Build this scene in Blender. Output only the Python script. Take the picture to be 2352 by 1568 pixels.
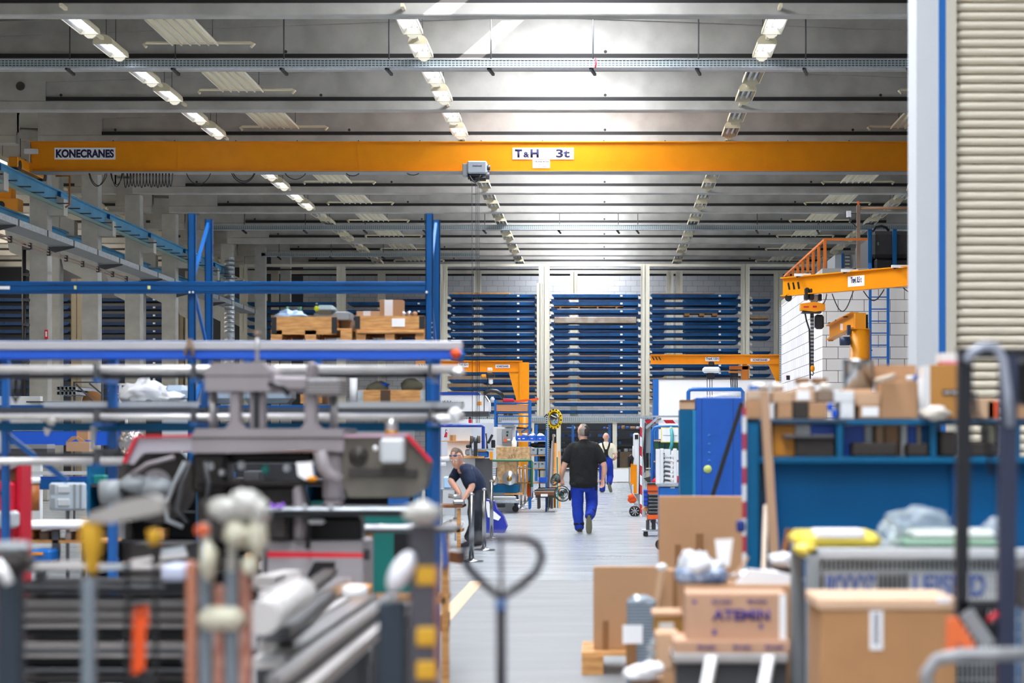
import bpy, bmesh, math, random
from mathutils import Vector, Matrix, Euler, noise as mnoise
R = math.radians
for o in list(bpy.data.objects): bpy.data.objects.remove(o)
SC = bpy.context.scene
COL = SC.collection
# ---------------------------------------------------------------- camera
FPX, VX, VY, EYE = 5000.0, 1385.0, 1014.0, 1.5     # focal length and vanishing point in pixels of a 2352 x 1568 frame, eye height in m
cam = bpy.data.objects.new('camera', bpy.data.cameras.new('camera')); COL.objects.link(cam)
cam.location = (0, 0, EYE); cam.rotation_euler = (R(90), 0, 0)
cd = cam.data; cd.sensor_width = 36; cd.sensor_fit = 'HORIZONTAL'; cd.lens = FPX/2352*36
cd.shift_x = -(VX-1176)/2352; cd.shift_y = (VY-784)/2352
cd.clip_start = 0.5; cd.clip_end = 400
cd.dof.use_dof = True; cd.dof.focus_distance = 52; cd.dof.aperture_fstop = 2.05
SC.camera = cam
# ---------------------------------------------------------------- world, sun, exposure
SC.view_settings.view_transform = 'Standard'; SC.view_settings.look = 'None'
SC.view_settings.gamma = 1; SC.view_settings.use_curve_mapping = False
SC.view_settings.exposure = 0.05
w = bpy.data.worlds.new('daylight'); SC.world = w; w.use_nodes = True
w.node_tree.nodes['Background'].inputs[0].default_value = (.86, .93, 1, 1)
w.node_tree.nodes['Background'].inputs[1].default_value = 0.9
sun = bpy.data.objects.new('sun', bpy.data.lights.new('sun', 'SUN')); COL.objects.link(sun)
sun.data.energy = 34; sun.data.angle = R(.6); sun.data.color = (1, .97, .92)
sun.rotation_euler = Vector((-1.15, 1.2, -1)).to_track_quat('-Z', 'Y').to_euler()
SKY = 31.0        # emission of the translucent ridge skylights
SKYL = 13.0
# ---------------------------------------------------------------- helpers
def X(px, d): return (px-VX)/FPX*d
def Z(py, d): return EYE-(py-VY)/FPX*d
def P(px, py, d): return Vector((X(px, d), d, Z(py, d)))
def lin(h):
    h = h.lstrip('#'); c = [int(h[i:i+2], 16)/255 for i in (0, 2, 4)]
    return tuple(x/12.92 if x <= .04045 else ((x+.055)/1.055)**2.4 for x in c)
_M = {}
def mat(name, col='#888888', rough=.5, metal=0, noise=0, scale=6, bump=0, emit=0, spec=.5, alpha=1, col2=None, stretch=(1, 1, 1), trans=0, coat=0):
    if name in _M: return _M[name]
    m = bpy.data.materials.new(name); m.use_nodes = True; _M[name] = m
    nt = m.node_tree; b = nt.nodes['Principled BSDF']; c = lin(col)
    b.inputs['Base Color'].default_value = (*c, 1); b.inputs['Roughness'].default_value = rough
    b.inputs['Metallic'].default_value = metal; b.inputs['Specular IOR Level'].default_value = spec
    b.inputs['Alpha'].default_value = alpha; b.inputs['Transmission Weight'].default_value = trans
    b.inputs['Coat Weight'].default_value = coat
    if emit:
        b.inputs['Emission Color'].default_value = (*c, 1); b.inputs['Emission Strength'].default_value = emit
    if noise or bump or col2:
        tc = nt.nodes.new('ShaderNodeTexCoord'); mp = nt.nodes.new('ShaderNodeMapping'); mp.inputs['Scale'].default_value = stretch
        n = nt.nodes.new('ShaderNodeTexNoise'); n.inputs['Scale'].default_value = scale; n.inputs['Detail'].default_value = 5
        nt.links.new(tc.outputs['Object'], mp.inputs[0]); nt.links.new(mp.outputs[0], n.inputs['Vector'])
        if noise or col2:
            r = nt.nodes.new('ShaderNodeValToRGB'); e = r.color_ramp.elements
            c2 = lin(col2) if col2 else tuple(min(1, x*(1+noise)) for x in c)
            c1 = c if col2 else tuple(x*(1-noise) for x in c)
            e[0].position, e[1].position = .36, .64; e[0].color = (*c1, 1); e[1].color = (*c2, 1)
            nt.links.new(n.outputs['Fac'], r.inputs[0]); nt.links.new(r.outputs[0], b.inputs['Base Color'])
        if bump:
            bp = nt.nodes.new('ShaderNodeBump'); bp.inputs['Strength'].default_value = bump; bp.inputs['Distance'].default_value = .02
            nt.links.new(n.outputs['Fac'], bp.inputs['Height']); nt.links.new(bp.outputs[0], b.inputs['Normal'])
    return m
def blocks(name, c1, c2, mortar, bw=.5, bh=.25, ms=.006, axis='x'):
    if name in _M: return _M[name]
    m = mat(name, c1, .9); nt = m.node_tree; b = nt.nodes['Principled BSDF']
    tc = nt.nodes.new('ShaderNodeTexCoord'); sp = nt.nodes.new('ShaderNodeSeparateXYZ'); cb = nt.nodes.new('ShaderNodeCombineXYZ')
    nt.links.new(tc.outputs['Object'], sp.inputs[0]); nt.links.new(sp.outputs[0 if axis == 'x' else 1], cb.inputs[0]); nt.links.new(sp.outputs[2], cb.inputs[1])
    t = nt.nodes.new('ShaderNodeTexBrick'); t.inputs['Scale'].default_value = 1; t.inputs['Brick Width'].default_value = bw; t.inputs['Row Height'].default_value = bh
    t.inputs['Mortar Size'].default_value = ms; t.inputs['Mortar Smooth'].default_value = .1; t.offset = .45
    for i, c in enumerate((c1, c2, mortar)): t.inputs[('Color1', 'Color2', 'Mortar')[i]].default_value = (*lin(c), 1)
    nt.links.new(cb.outputs[0], t.inputs['Vector']); nt.links.new(t.outputs['Color'], b.inputs['Base Color'])
    return m
def stripes(name, c1, c2, freq, axis=2, diag=0, rough=.5, duty=.5):
    """Painted bands along one object axis (hazard tape, slats of a grille)."""
    if name in _M: return _M[name]
    m = mat(name, c1, rough); nt = m.node_tree; b = nt.nodes['Principled BSDF']
    tc = nt.nodes.new('ShaderNodeTexCoord'); sp = nt.nodes.new('ShaderNodeSeparateXYZ'); nt.links.new(tc.outputs['Object'], sp.inputs[0])
    a = nt.nodes.new('ShaderNodeMath'); a.operation = 'MULTIPLY_ADD'; a.inputs[1].default_value = diag
    nt.links.new(sp.outputs[0 if axis == 2 else 2], a.inputs[0]); nt.links.new(sp.outputs[axis], a.inputs[2])
    f = nt.nodes.new('ShaderNodeMath'); f.operation = 'MULTIPLY'; f.inputs[1].default_value = freq; nt.links.new(a.outputs[0], f.inputs[0])
    g = nt.nodes.new('ShaderNodeMath'); g.operation = 'FRACT'; nt.links.new(f.outputs[0], g.inputs[0])
    h = nt.nodes.new('ShaderNodeMath'); h.operation = 'GREATER_THAN'; h.inputs[1].default_value = duty; nt.links.new(g.outputs[0], h.inputs[0])
    mx = nt.nodes.new('ShaderNodeMix'); mx.data_type = 'RGBA'; mx.inputs['A'].default_value = (*lin(c1), 1); mx.inputs['B'].default_value = (*lin(c2), 1)
    nt.links.new(h.outputs[0], mx.inputs['Factor']); nt.links.new(mx.outputs['Result'], b.inputs['Base Color'])
    return m
class MB:
    """Collects shapes in world metres; build() links them as ONE mesh object."""
    def __init__(s, m=None): s.v = []; s.f = []; s.mi = []; s.ms = []; s.cur = m; s.sm = []
    def _m(s, m):
        m = m or s.cur
        if m not in s.ms: s.ms.append(m)
        return s.ms.index(m)
    def add(s, vs, fs, m=None, smooth=False):
        o = len(s.v); s.v += [tuple(v) for v in vs]; i = s._m(m)
        for f in fs: s.f.append(tuple(o+k for k in f)); s.mi.append(i); s.sm.append(smooth)
        return s
    def box(s, x0, x1, y0, y1, z0, z1, m=None, c=0):
        if x0 > x1: x0, x1 = x1, x0
        if y0 > y1: y0, y1 = y1, y0
        if z0 > z1: z0, z1 = z1, z0
        c = min(c, (x1-x0)*.45, (y1-y0)*.45, (z1-z0)*.45)
        if c <= 0:
            return s.add([(x, y, z) for z in (z0, z1) for y in (y0, y1) for x in (x0, x1)],
                         [(0, 2, 3, 1), (4, 5, 7, 6), (0, 1, 5, 4), (2, 6, 7, 3), (0, 4, 6, 2), (1, 3, 7, 5)], m)
        vs = []; q = lambda a, b: (a+c, b-c)
        for z, e in ((z0, c), (z0+c, 0), (z1-c, 0), (z1, c)):
            for (x, y) in ((x0+e, y0+c), (x0+c, y0+e), (x1-c, y0+e), (x1-e, y0+c), (x1-e, y1-c), (x1-c, y1-e), (x0+c, y1-e), (x0+e, y1-c)):
                if e: x = min(max(x, x0+c), x1-c); y = min(max(y, y0+c), y1-c)
                vs.append((x, y, z))
        fs = [tuple(range(7, -1, -1)), tuple(range(24, 32))]
        for r in range(3):
            for i in range(8): j = (i+1) % 8; fs.append((r*8+i, r*8+j, r*8+8+j, r*8+8+i))
        return s.add(vs, fs, m)
    def pb(s, x0, y0, x1, y1, d, dep=.1, m=None, c=0):
        """Box whose front face covers the picture rectangle at distance d; dep metres deep."""
        return s.box(X(x0, d), X(x1, d), d, d+dep, Z(y1, d), Z(y0, d), m, c)
    def prism(s, poly, a0, a1, axis='y', m=None, smooth=False):
        n = len(poly); mk = {'y': lambda p, a: (p[0], a, p[1]), 'x': lambda p, a: (a, p[0], p[1]), 'z': lambda p, a: (p[0], p[1], a)}[axis]
        vs = [mk(p, a0) for p in poly]+[mk(p, a1) for p in poly]
        s.add(vs, [tuple(range(n)), tuple(range(2*n-1, n-1, -1))], m)
        o = len(s.v); s.add(vs, [(i, i+n, (i+1) % n+n, (i+1) % n) for i in range(n)], m, smooth)
        return s
    def pp(s, pts, d, dep=.1, m=None): return s.prism([(X(a, d), Z(b, d)) for a, b in pts], d, d+dep, 'y', m)
    def ring(s, c, u, v, a, b, n): return [Vector(c)+u*(math.cos(2*math.pi*i/n)*a)+v*(math.sin(2*math.pi*i/n)*b) for i in range(n)]
    def tube(s, pts, r, n=8, m=None, cap=True, close=False, smooth=True):
        pts = [Vector(p) for p in pts]; k = len(pts); rs = r if isinstance(r, (list, tuple)) else [r]*k
        vs = []; up = None
        for i, p in enumerate(pts):
            if close: t = (pts[(i+1) % k]-pts[i-1]).normalized()
            else: t = (pts[min(i+1, k-1)]-pts[max(i-1, 0)]).normalized()
            if up is None:
                up = Vector((0, 0, 1)) if abs(t.z) < .9 else Vector((0, 1, 0))
            u = t.cross(up)
            if u.length < 1e-4: u = t.orthogonal()
            u.normalize(); v = u.cross(t).normalized(); up = v
            vs += s.ring(p, u, v, rs[i], rs[i], n)
        fs = []; seg = k if close else k-1
        for i in range(seg):
            for j in range(n):
                a = i*n+j; b = i*n+(j+1) % n; i2 = (i+1) % k
                fs.append((a, b, i2*n+(j+1) % n, i2*n+j))
        s.add(vs, fs, m, smooth)
        if cap and not close:
            s.add(vs[:n], [tuple(range(n-1, -1, -1))], m); s.add(vs[-n:], [tuple(range(n))], m)
        return s
    def cyl(s, p, q, r, n=12, m=None, r2=None): return s.tube([p, q], [r, r if r2 is None else r2], n, m)
    def bar(s, p, q, w, h, m=None, up=(0, 0, 1)):
        """Rectangular bar between two points."""
        p, q = Vector(p), Vector(q); t = (q-p).normalized(); u = t.cross(Vector(up))
        if u.length < 1e-4: u = t.orthogonal()
        u.normalize(); v = u.cross(t).normalized(); vs = []
        for c in (p, q):
            for a, b in ((-1, -1), (1, -1), (1, 1), (-1, 1)): vs.append(c+u*(a*w/2)+v*(b*h/2))
        return s.add(vs, [(3, 2, 1, 0), (4, 5, 6, 7), (0, 1, 5, 4), (1, 2, 6, 5), (2, 3, 7, 6), (3, 0, 4, 7)], m)
    def ibeam(s, p, q, w, h, t=.02, m=None):
        up = Vector((0, 0, 1)); d = Vector(q)-Vector(p)
        if abs(d.normalized().z) > .9: up = Vector((0, 1, 0))
        o = up*(h/2-t/2)
        s.bar(Vector(p)+o, Vector(q)+o, w, t, m, up); s.bar(Vector(p)-o, Vector(q)-o, w, t, m, up); s.bar(p, q, t, h-2*t, m, up)
        return s
    def lathe(s, c, prof, n=20, m=None, axis='z'):
        """prof: (radius, height) pairs up the axis."""
        vs = []
        for r, h in prof:
            for i in range(n):
                a = 2*math.pi*i/n; x, y = r*math.cos(a), r*math.sin(a)
                vs.append({'z': (c[0]+x, c[1]+y, c[2]+h), 'y': (c[0]+x, c[1]+h, c[2]+y), 'x': (c[0]+h, c[1]+x, c[2]+y)}[axis])
        fs = [(i*n+j, i*n+(j+1) % n, (i+1)*n+(j+1) % n, (i+1)*n+j) for i in range(len(prof)-1) for j in range(n)]
        s.add(vs, fs, m, True)
        if prof[0][0] > 1e-4: s.add(vs[:n], [tuple(range(n-1, -1, -1))], m)
        if prof[-1][0] > 1e-4: s.add(vs[-n:], [tuple(range(n))], m)
        return s
    def blob(s, c, rx, ry, rz, m=None, n=14, rough=0, seed=0, flat=0, fr=3):
        """Rounded lump, optionally crumpled."""
        vs = []; k = n//2+1
        for i in range(k+1):
            th = math.pi*i/k
            for j in range(n):
                ph = 2*math.pi*j/n; d = Vector((math.sin(th)*math.cos(ph), math.sin(th)*math.sin(ph), math.cos(th)))
                f = 1+(mnoise.noise(d*fr+Vector((seed*7.3, 0, 0)))*rough if rough else 0)
                z = d.z*rz*f
                if flat: z = max(z, -rz*flat)
                vs.append((c[0]+d.x*rx*f, c[1]+d.y*ry*f, c[2]+z))
        fs = [(i*n+j, (i+1)*n+j, (i+1)*n+(j+1) % n, i*n+(j+1) % n) for i in range(k) for j in range(n)]
        return s.add(vs, fs, m, True)
    def bounds(s):
        return [(min(v[i] for v in s.v), max(v[i] for v in s.v)) for i in range(3)]
    def rot(s, c, ang, axis='Z'):
        c = Vector(c); r = Matrix.Rotation(R(ang), 3, axis); s.v = [tuple(r@(Vector(v)-c)+c) for v in s.v]; return s
    def build(s, name, parent=None, origin=None):
        me = bpy.data.meshes.new(name); b = s.bounds()
        if origin is None: origin = Vector(((b[0][0]+b[0][1])/2, (b[1][0]+b[1][1])/2, b[2][0])) if parent is None else Vector((0, 0, 0))
        base = wp(parent) if parent else Vector((0, 0, 0))
        off = base if parent else Vector(origin)
        me.from_pydata([tuple(Vector(v)-off) for v in s.v], [], s.f)
        for m in s.ms: me.materials.append(m)
        me.polygons.foreach_set('material_index', s.mi); me.polygons.foreach_set('use_smooth', s.sm); me.update()
        bm = bmesh.new(); bm.from_mesh(me); bmesh.ops.remove_doubles(bm, verts=bm.verts, dist=1e-5); bmesh.ops.recalc_face_normals(bm, faces=bm.faces)
        bm.to_mesh(me); bm.free()
        o = bpy.data.objects.new(name, me); COL.objects.link(o)
        if parent: o.parent = parent
        else: o.location = off
        return o
def wp(o):
    v = Vector((0, 0, 0))
    while o: v = v+Vector(o.location); o = o.parent
    return v
def tag(o, label, cat, group=None, kind=None):
    if label: o['label'] = label
    if cat: o['category'] = cat
    if group: o['group'] = group
    if kind: o['kind'] = kind
    return o
def T(name, label, cat, loc, group=None):
    o = bpy.data.objects.new(name, None); COL.objects.link(o); o.location = loc; o.empty_display_size = .1
    return tag(o, label, cat, group)
def solo(name, mb, label, cat, group=None, kind=None): return tag(mb.build(name), label, cat, group, kind)
def struct(name, mb, label=None): return tag(mb.build(name), label, None, None, 'structure')
def part(name, mb, parent, label=None):
    o = mb.build(name, parent)
    if label: o['label'] = label
    return o
def dup(o, loc=None, label=None, parent=None, rz=None):
    c = o.copy(); COL.objects.link(c)
    if parent: c.parent = parent
    if loc is not None: c.location = loc
    if label: c['label'] = label
    if rz is not None: c.rotation_euler = (0, 0, rz)
    for ch in list(o.children): dup(ch, parent=c)
    return c
def text(name, s, parent, c, h, m, w=None, face='y', bold=.0, space=1, up=0, lab=None):
    """Raised lettering centred on world point c, facing the camera (-Y)."""
    cu = bpy.data.curves.new(name, 'FONT'); cu.body = s; cu.size = 1; cu.align_x = 'CENTER'; cu.align_y = 'CENTER'; cu.extrude = .0; cu.offset = bold; cu.space_character = space
    t = bpy.data.objects.new(name, cu); COL.objects.link(t)
    dg = bpy.context.evaluated_depsgraph_get(); me = bpy.data.meshes.new_from_object(t.evaluated_get(dg)); bpy.data.objects.remove(t)
    xs = [v.co.x for v in me.vertices]; ys = [v.co.y for v in me.vertices]
    if not xs: return None
    sy = h/(max(ys)-min(ys)); sx = (w/(max(xs)-min(xs))) if w else sy; cx, cy = (max(xs)+min(xs))/2, (max(ys)+min(ys))/2
    base = wp(parent); bm = bmesh.new(); bm.from_mesh(me)
    g = bmesh.ops.extrude_face_region(bm, geom=list(bm.faces)); 
    for v in [e for e in g['geom'] if isinstance(e, bmesh.types.BMVert)]: v.co.z += .003
    ax = Vector((math.cos(up), math.sin(up), 0)) if face == 'y' else Vector((0, -1, 0))
    nn = Vector((math.sin(up), -math.cos(up), 0)) if face == 'y' else Vector((-1, 0, 0))
    for v in bm.verts:
        p = Vector(c)+ax*((v.co.x-cx)*sx)+Vector((0, 0, 1))*((v.co.y-cy)*sy)+nn*v.co.z; v.co = p-base
    bm.to_mesh(me); bm.free(); me.materials.clear(); me.materials.append(m)
    o = bpy.data.objects.new(name, me); COL.objects.link(o); o.parent = parent
    if lab: o['label'] = lab
    return o
ORD = ['topmost', 'second', 'third', 'fourth', 'fifth', 'sixth', 'seventh', 'eighth', 'ninth', 'tenth', 'eleventh', 'twelfth', 'thirteenth', 'fourteenth', 'fifteenth', 'sixteenth', 'seventeenth', 'eighteenth']
def nth(i): return ORD[i] if i == 0 else ORD[i]+' from the top'
NUM = ['first', 'second', 'third', 'fourth', 'fifth', 'sixth', 'seventh', 'eighth', 'ninth', 'tenth', 'eleventh', 'twelfth', 'thirteenth', 'fourteenth', 'fifteenth', 'sixteenth']
# ---------------------------------------------------------------- materials
CONC = mat('concrete', '#a5a29c', .85, noise=.12, scale=1.5)
CONC2 = mat('smooth concrete', '#aaa9a2', .8, noise=.10, scale=2.5, bump=.1)
DARK = mat('dark strip black', '#1c1a1b', .7)
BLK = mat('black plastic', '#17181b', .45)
BLK2 = mat('black steel', '#1b1d24', .35, metal=.3)
YEL = mat('crane yellow paint', '#e68f00', .45, noise=.03, scale=3, spec=.3)
YELD = mat('ochre paint', '#d88a0c', .4)
BLUE = mat('rack blue paint', '#004b88', .4, noise=.06, scale=4, spec=.25)
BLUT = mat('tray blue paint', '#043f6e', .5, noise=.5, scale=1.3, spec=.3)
BLUV = mat('bright blue plastic', '#0656cc', .4)
BLUL = mat('light blue paint', '#0b63b4', .4)
RUNB = mat('runway blue paint', '#4f97bd', .45, noise=.1, scale=2)
TEAL = mat('teal blue enamel', '#005a86', .45, noise=.12, scale=2, spec=.25)
BEIGE = mat('beige paint', '#d8d3c2', .5)
CREAM = mat('cream sheet metal', '#dcd2b4', .5)
WHITE = mat('white paint', '#f0f1f2', .5)
OFFW = mat('off white plastic', '#dfe1e3', .5)
GALV = mat('galvanised steel', '#b4bbc0', .38, metal=.6, noise=.15, scale=14)
STEEL = mat('brushed steel', '#b9b9ba', .3, metal=.85)
CHROME = mat('polished steel', '#9a9da0', .25, metal=1)
GREY = mat('grey paint', '#8d9296', .5)
LGREY = mat('light grey enamel', '#c2c6ca', .45)
DGREY = mat('dark grey steel', '#4b4c50', .5, metal=.3)
MACH = mat('machine grey enamel', '#8c8488', .45, noise=.06, scale=5)
IRON = mat('oily cast iron', '#3c3735', .5, metal=.4, noise=.3, scale=6)
ORAN = mat('orange plastic', '#f0560f', .45)
RED = mat('red paint', '#c8102e', .45)
CARD = mat('cardboard', '#b58c68', .85, noise=.05, scale=2)
CARD2 = mat('pale cardboard', '#c9a585', .85, noise=.05, scale=3)
CARDD = mat('brown parcel tape', '#8a6038', .5)
WOOD = mat('pale pine', '#d9a467', .7, col2='#b87f46', scale=5, stretch=(1, 1, 7))
WOODD = mat('dark oiled wood', '#7a4a24', .7, noise=.2)
OSB = mat('strand board', '#dbb88c', .8, col2='#b8905f', scale=14)
GREEN = mat('green paint', '#3f7a57', .5)
TEALG = mat('machine green paint', '#0d7f78', .5)
PAPER = mat('white paper', '#f4f4f6', .8)
FILM = mat('clear plastic film', '#dfe8ee', .25, alpha=.3)
YFILM = mat('yellow plastic wrap', '#e6cf4f', .35)
INK = mat('navy print', '#17194a', .7)
INKP = mat('violet print', '#4a3a86', .7)
SKIN = mat('skin', '#d39a80', .55)
TUBE = mat('lit fluorescent tube', '#e6ecff', .4, emit=7)
TUBO = mat('unlit fluorescent tube', '#c9ccd2', .3)
REFL = mat('lamp reflector', '#b9bcc0', .25, metal=.9)
GLASS = mat('mirror glass', '#aeb6bd', .04, metal=1)
# ---------------------------------------------------------------- floor, walls, roof
S = 5.5; HB = 9.0; RX = -1.4; CXL = -14.03; XR = 11.2
fm = mat('polished concrete floor', '#c3c8cc', .22, noise=.06, scale=.8); nt = fm.node_tree; bs = nt.nodes['Principled BSDF']
def floor_mat(name, col, rough, nz):
    m = mat(name, col, rough); nt = m.node_tree; bs = nt.nodes['Principled BSDF']
    tc = nt.nodes.new('ShaderNodeTexCoord'); mp = nt.nodes.new('ShaderNodeMapping'); mp.inputs['Scale'].default_value = (.5, 2.2, 1)
    n = nt.nodes.new('ShaderNodeTexNoise'); n.inputs['Scale'].default_value = 1.6; n.inputs['Detail'].default_value = 7; n.inputs['Roughness'].default_value = .65
    nt.links.new(tc.outputs['Object'], mp.inputs[0]); nt.links.new(mp.outputs[0], n.inputs['Vector'])
    r = nt.nodes.new('ShaderNodeValToRGB'); e = r.color_ramp.elements; c = lin(col); e[0].position, e[1].position = .3, .7
    e[0].color = (*[x*(1-nz) for x in c], 1); e[1].color = (*[min(1, x*(1+nz)) for x in c], 1)
    bk = nt.nodes.new('ShaderNodeTexBrick'); bk.inputs['Scale'].default_value = 1; bk.inputs['Brick Width'].default_value = 5; bk.inputs['Row Height'].default_value = 6
    bk.inputs['Mortar Size'].default_value = .02; bk.offset = 0
    bk.inputs['Color1'].default_value = bk.inputs['Color2'].default_value = (1, 1, 1, 1); bk.inputs['Mortar'].default_value = (.72, .72, .74, 1)
    nt.links.new(tc.outputs['Object'], bk.inputs['Vector'])
    mx = nt.nodes.new('ShaderNodeMix'); mx.data_type = 'RGBA'; mx.blend_type = 'MULTIPLY'; mx.inputs['Factor'].default_value = 1
    nt.links.new(n.outputs['Fac'], r.inputs[0]); nt.links.new(r.outputs[0], mx.inputs['A']); nt.links.new(bk.outputs['Color'], mx.inputs['B']); nt.links.new(mx.outputs['Result'], bs.inputs['Base Color'])
    rr = nt.nodes.new('ShaderNodeMapRange'); rr.inputs['To Min'].default_value = rough*.6; rr.inputs['To Max'].default_value = rough*1.5
    nt.links.new(n.outputs['Fac'], rr.inputs['Value']); nt.links.new(rr.outputs[0], bs.inputs['Roughness'])
    return m
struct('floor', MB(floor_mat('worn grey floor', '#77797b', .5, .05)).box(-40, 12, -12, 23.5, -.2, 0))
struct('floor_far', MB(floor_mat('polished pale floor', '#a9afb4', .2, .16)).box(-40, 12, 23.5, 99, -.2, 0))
struct('wall_back', MB(blocks('grey block wall', '#9a9ca0', '#a6a7aa', '#5d5f63')).box(-13.5, 12, 98, 98.3, 0, 10.5))
struct('wall_back_left', MB(mat('dark cladding', '#2b2e33', .7)).box(-40, -13.5, 98, 98.3, 0, 10.5))
struct('wall_right', MB(mat('right wall paint', '#b9bbbd', .8)).box(12, 12.2, -12, 98, 0, 11.2))
struct('wall_left', MB(mat('left wall paint', '#8d877b', .8)).box(-40.2, -40, -12, 98, 0, 11.2))
def ztop(x):
    return HB+1.10-abs(x-RX)*.037 if x > CXL-.3 else HB+1.10-abs(x+22.2)*.037
deck = MB(mat('roof deck', '#8f8a80', .8))
SL = (-2.1, .3)                                 # ridge skylight strip
def roofstrip(x0, x1, y0, y1):
    a, b = ztop(x0+.01)+.32, ztop(x1-.01)+.32
    deck.prism([(x0, a), (x1, b), (x1, b+.2), (x0, a+.2)], y0, y1)
SLIT = (-1.62, -1.08)
for y0, y1 in ((-12, 98.3),):
    roofstrip(-40.2, -23.6, y0, y1); roofstrip(-20.8, CXL-.3, y0, y1); roofstrip(CXL-.3, SL[0], y0, y1); roofstrip(SL[1], 12.2, y0, y1)
sky = MB(mat('translucent skylight', '#f4f8ff', .4, emit=SKY)); sk2 = MB(mat('translucent skylight of the left nave', '#fff3e2', .4, emit=SKYL))
zs = ztop(RX)+.25
for k in range(-1, 19):
    ya, yb, yn = (k-1)*S+.8, min(k*S-1.25, 97.6), min(k*S+.8, 98)
    if k in (7, 8):                               # a narrow opened vent beside the beam lets the sun in
        sky.box(SL[0], SLIT[0], ya, yb, zs, zs+.05).box(SLIT[1], SL[1], ya, yb, zs, zs+.05).box(SLIT[0], SLIT[1], ya, k*S-2.45, zs, zs+.05)
        deck.box(SL[0], SLIT[0], yb, yn, zs, zs+.1); deck.box(SLIT[1], SL[1], yb, yn, zs, zs+.1); deck.box(*SLIT, k*S-.5, yn, zs, zs+.1)
    else:
        sky.box(SL[0], SL[1], ya, yb, zs, zs+.05); deck.box(SL[0], SL[1], yb, yn, zs, zs+.1)
    sk2.box(-23.6, -20.8, ya, yb, zs, zs+.05); deck.box(-23.6, -20.8, yb, yn, zs-.02, zs+.2)
deck.box(SL[0], SL[1], 98-.5, 98.3, zs-.02, zs+.2); deck.box(-23.6, -20.8, 98-.5, 98.3, zs-.02, zs+.2)
struct('ceiling', deck)
tag(struct('skylight_strip', sky), 'bright translucent skylight along the roof ridge over the aisle', None)
tag(struct('skylight_strip', sk2), 'bright translucent skylight over the nave beyond the left columns', None)
HOLE = mat('shadowed bore', '#3a3836', .9)
for k in range(0, 18):
    y = k*S-.2
    for x0, x1, rx, tall in ((CXL-.2, XR, RX, 1), (-39.9, CXL-.75, -22.2, 1)):
        b = MB(CONC)
        zt = lambda x: HB+1.06-abs(x-rx)*.037
        b.prism([(x0, HB+.3), (x1, HB+.3), (x1, zt(x1)), (rx, zt(rx)), (x0, zt(x0))], y+.10, y+.28)           # web
        b.prism([(x0, zt(x0)), (rx, zt(rx)), (x1, zt(x1)), (x1, zt(x1)+.27), (rx, zt(rx)+.27), (x0, zt(x0)+.27)], y+.03, y+.35)   # top flange
        b.box(x0, x1, y, y+.38, HB, HB+.22, c=.02)                                                               # bottom flange
        b.box(x0, x0+1.6, y+.02, y+.36, HB+.2, zt(x0)+.1); b.box(x1-1.2, x1, y+.02, y+.36, HB+.2, zt(x1)+.1)
        o = struct('roof_beam', b); o['label'] = 'concrete roof beam spanning the hall'
        part('shadow_gap_strip', MB(DARK).box(x0, x1, y+.04, y+.1, HB+.22, HB+.31), o, 'black strip standing for the shadow gap')  # black strip added to stand for the shadow gap above the bottom flange
        bores = MB(HOLE)
        if x0 > -20:
            for xx in (-12.3, -6.4, .05, 6.3): bores.cyl((xx, y+.095, HB+.36), (xx, y+.13, HB+.36), .035, 8)
            if k == 9: bores.cyl((-13.2, y+.0, HB+.55), (-13.2, y+.03, HB+.55), .1, 14)
            part('bore', bores, o)
# the closing trim between roof slab and beams near the back
# ---------------------------------------------------------------- columns with crane corbels
def column(k, xl=-14.5, xr=-14.03, sub=False):
    y = k*S
    c = MB(CONC2).box(xl, xr, y, y+.45, 0, HB, c=.02)
    c.prism([(xr-.01, HB-1.78), (xr+.40, HB-1.78), (xr+.40, HB-1.36), (xr-.01, HB-1.18)], y+.02, y+.43)
    c.prism([(xl+.01, HB-2.95), (xl-.5, HB-2.7), (xl-.62, HB-2.15), (xl+.01, HB-2.15)], y+.02, y+.43)
    o = struct('concrete_column', c); o['label'] = 'grey concrete column carrying the crane runway'
    return o
for k in range(6, 17): column(k)
for k in range(6, 17): column(k, -15.55, -15.1)if k in (11, 13, 15) else None
for k in range(7, 17):
    struct('concrete_column', MB(CONC2).box(XR-.2, XR+.3, k*S, k*S+.45, 0, HB+.3))
col = column(5) if False else None
# standing details on the first columns
t = T('downpipe', 'black downpipe clamped to the left edge of the nearest column', 'pipe', (X(55, 54.8), 54.8, 0))
part('pipe', MB(BLK).cyl((X(55, 54.8), 54.8, 0), (X(55, 54.8), 54.8, Z(560, 54.8)), .055, 10), t)
for py in (570, 630, 688, 745, 830): part('clamp', MB(DGREY).box(X(51, 54.7), X(64, 54.7), 54.7, 54.9, Z(py+3, 54.7), Z(py-3, 54.7)), t)
solo('fire_sign', MB(RED).pb(102, 757, 110, 778, 54.98, .02).pb(104, 761, 108, 773, 54.97, .02, WHITE), 'small red and white sign on the side of the nearest column', 'sign')
dct = MB(GALV); 
for i in range(0, 48):
    d = 79; z = .5+i*.16
    dct.lathe((X(527, d), d, z), [(.19, 0), (.19, .15), (.2, .155), (.19, .16)], 14)
solo('spiral_duct', dct, 'shiny spiral wound ventilation duct standing behind the blue rack upright', 'duct')
for px, d in ((597, 84), (655, 88)):
    struct('concrete_column', MB(CONC2).box(X(px, d)-.2, X(px, d)+.2, d, d+.4, 0, HB))
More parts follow.
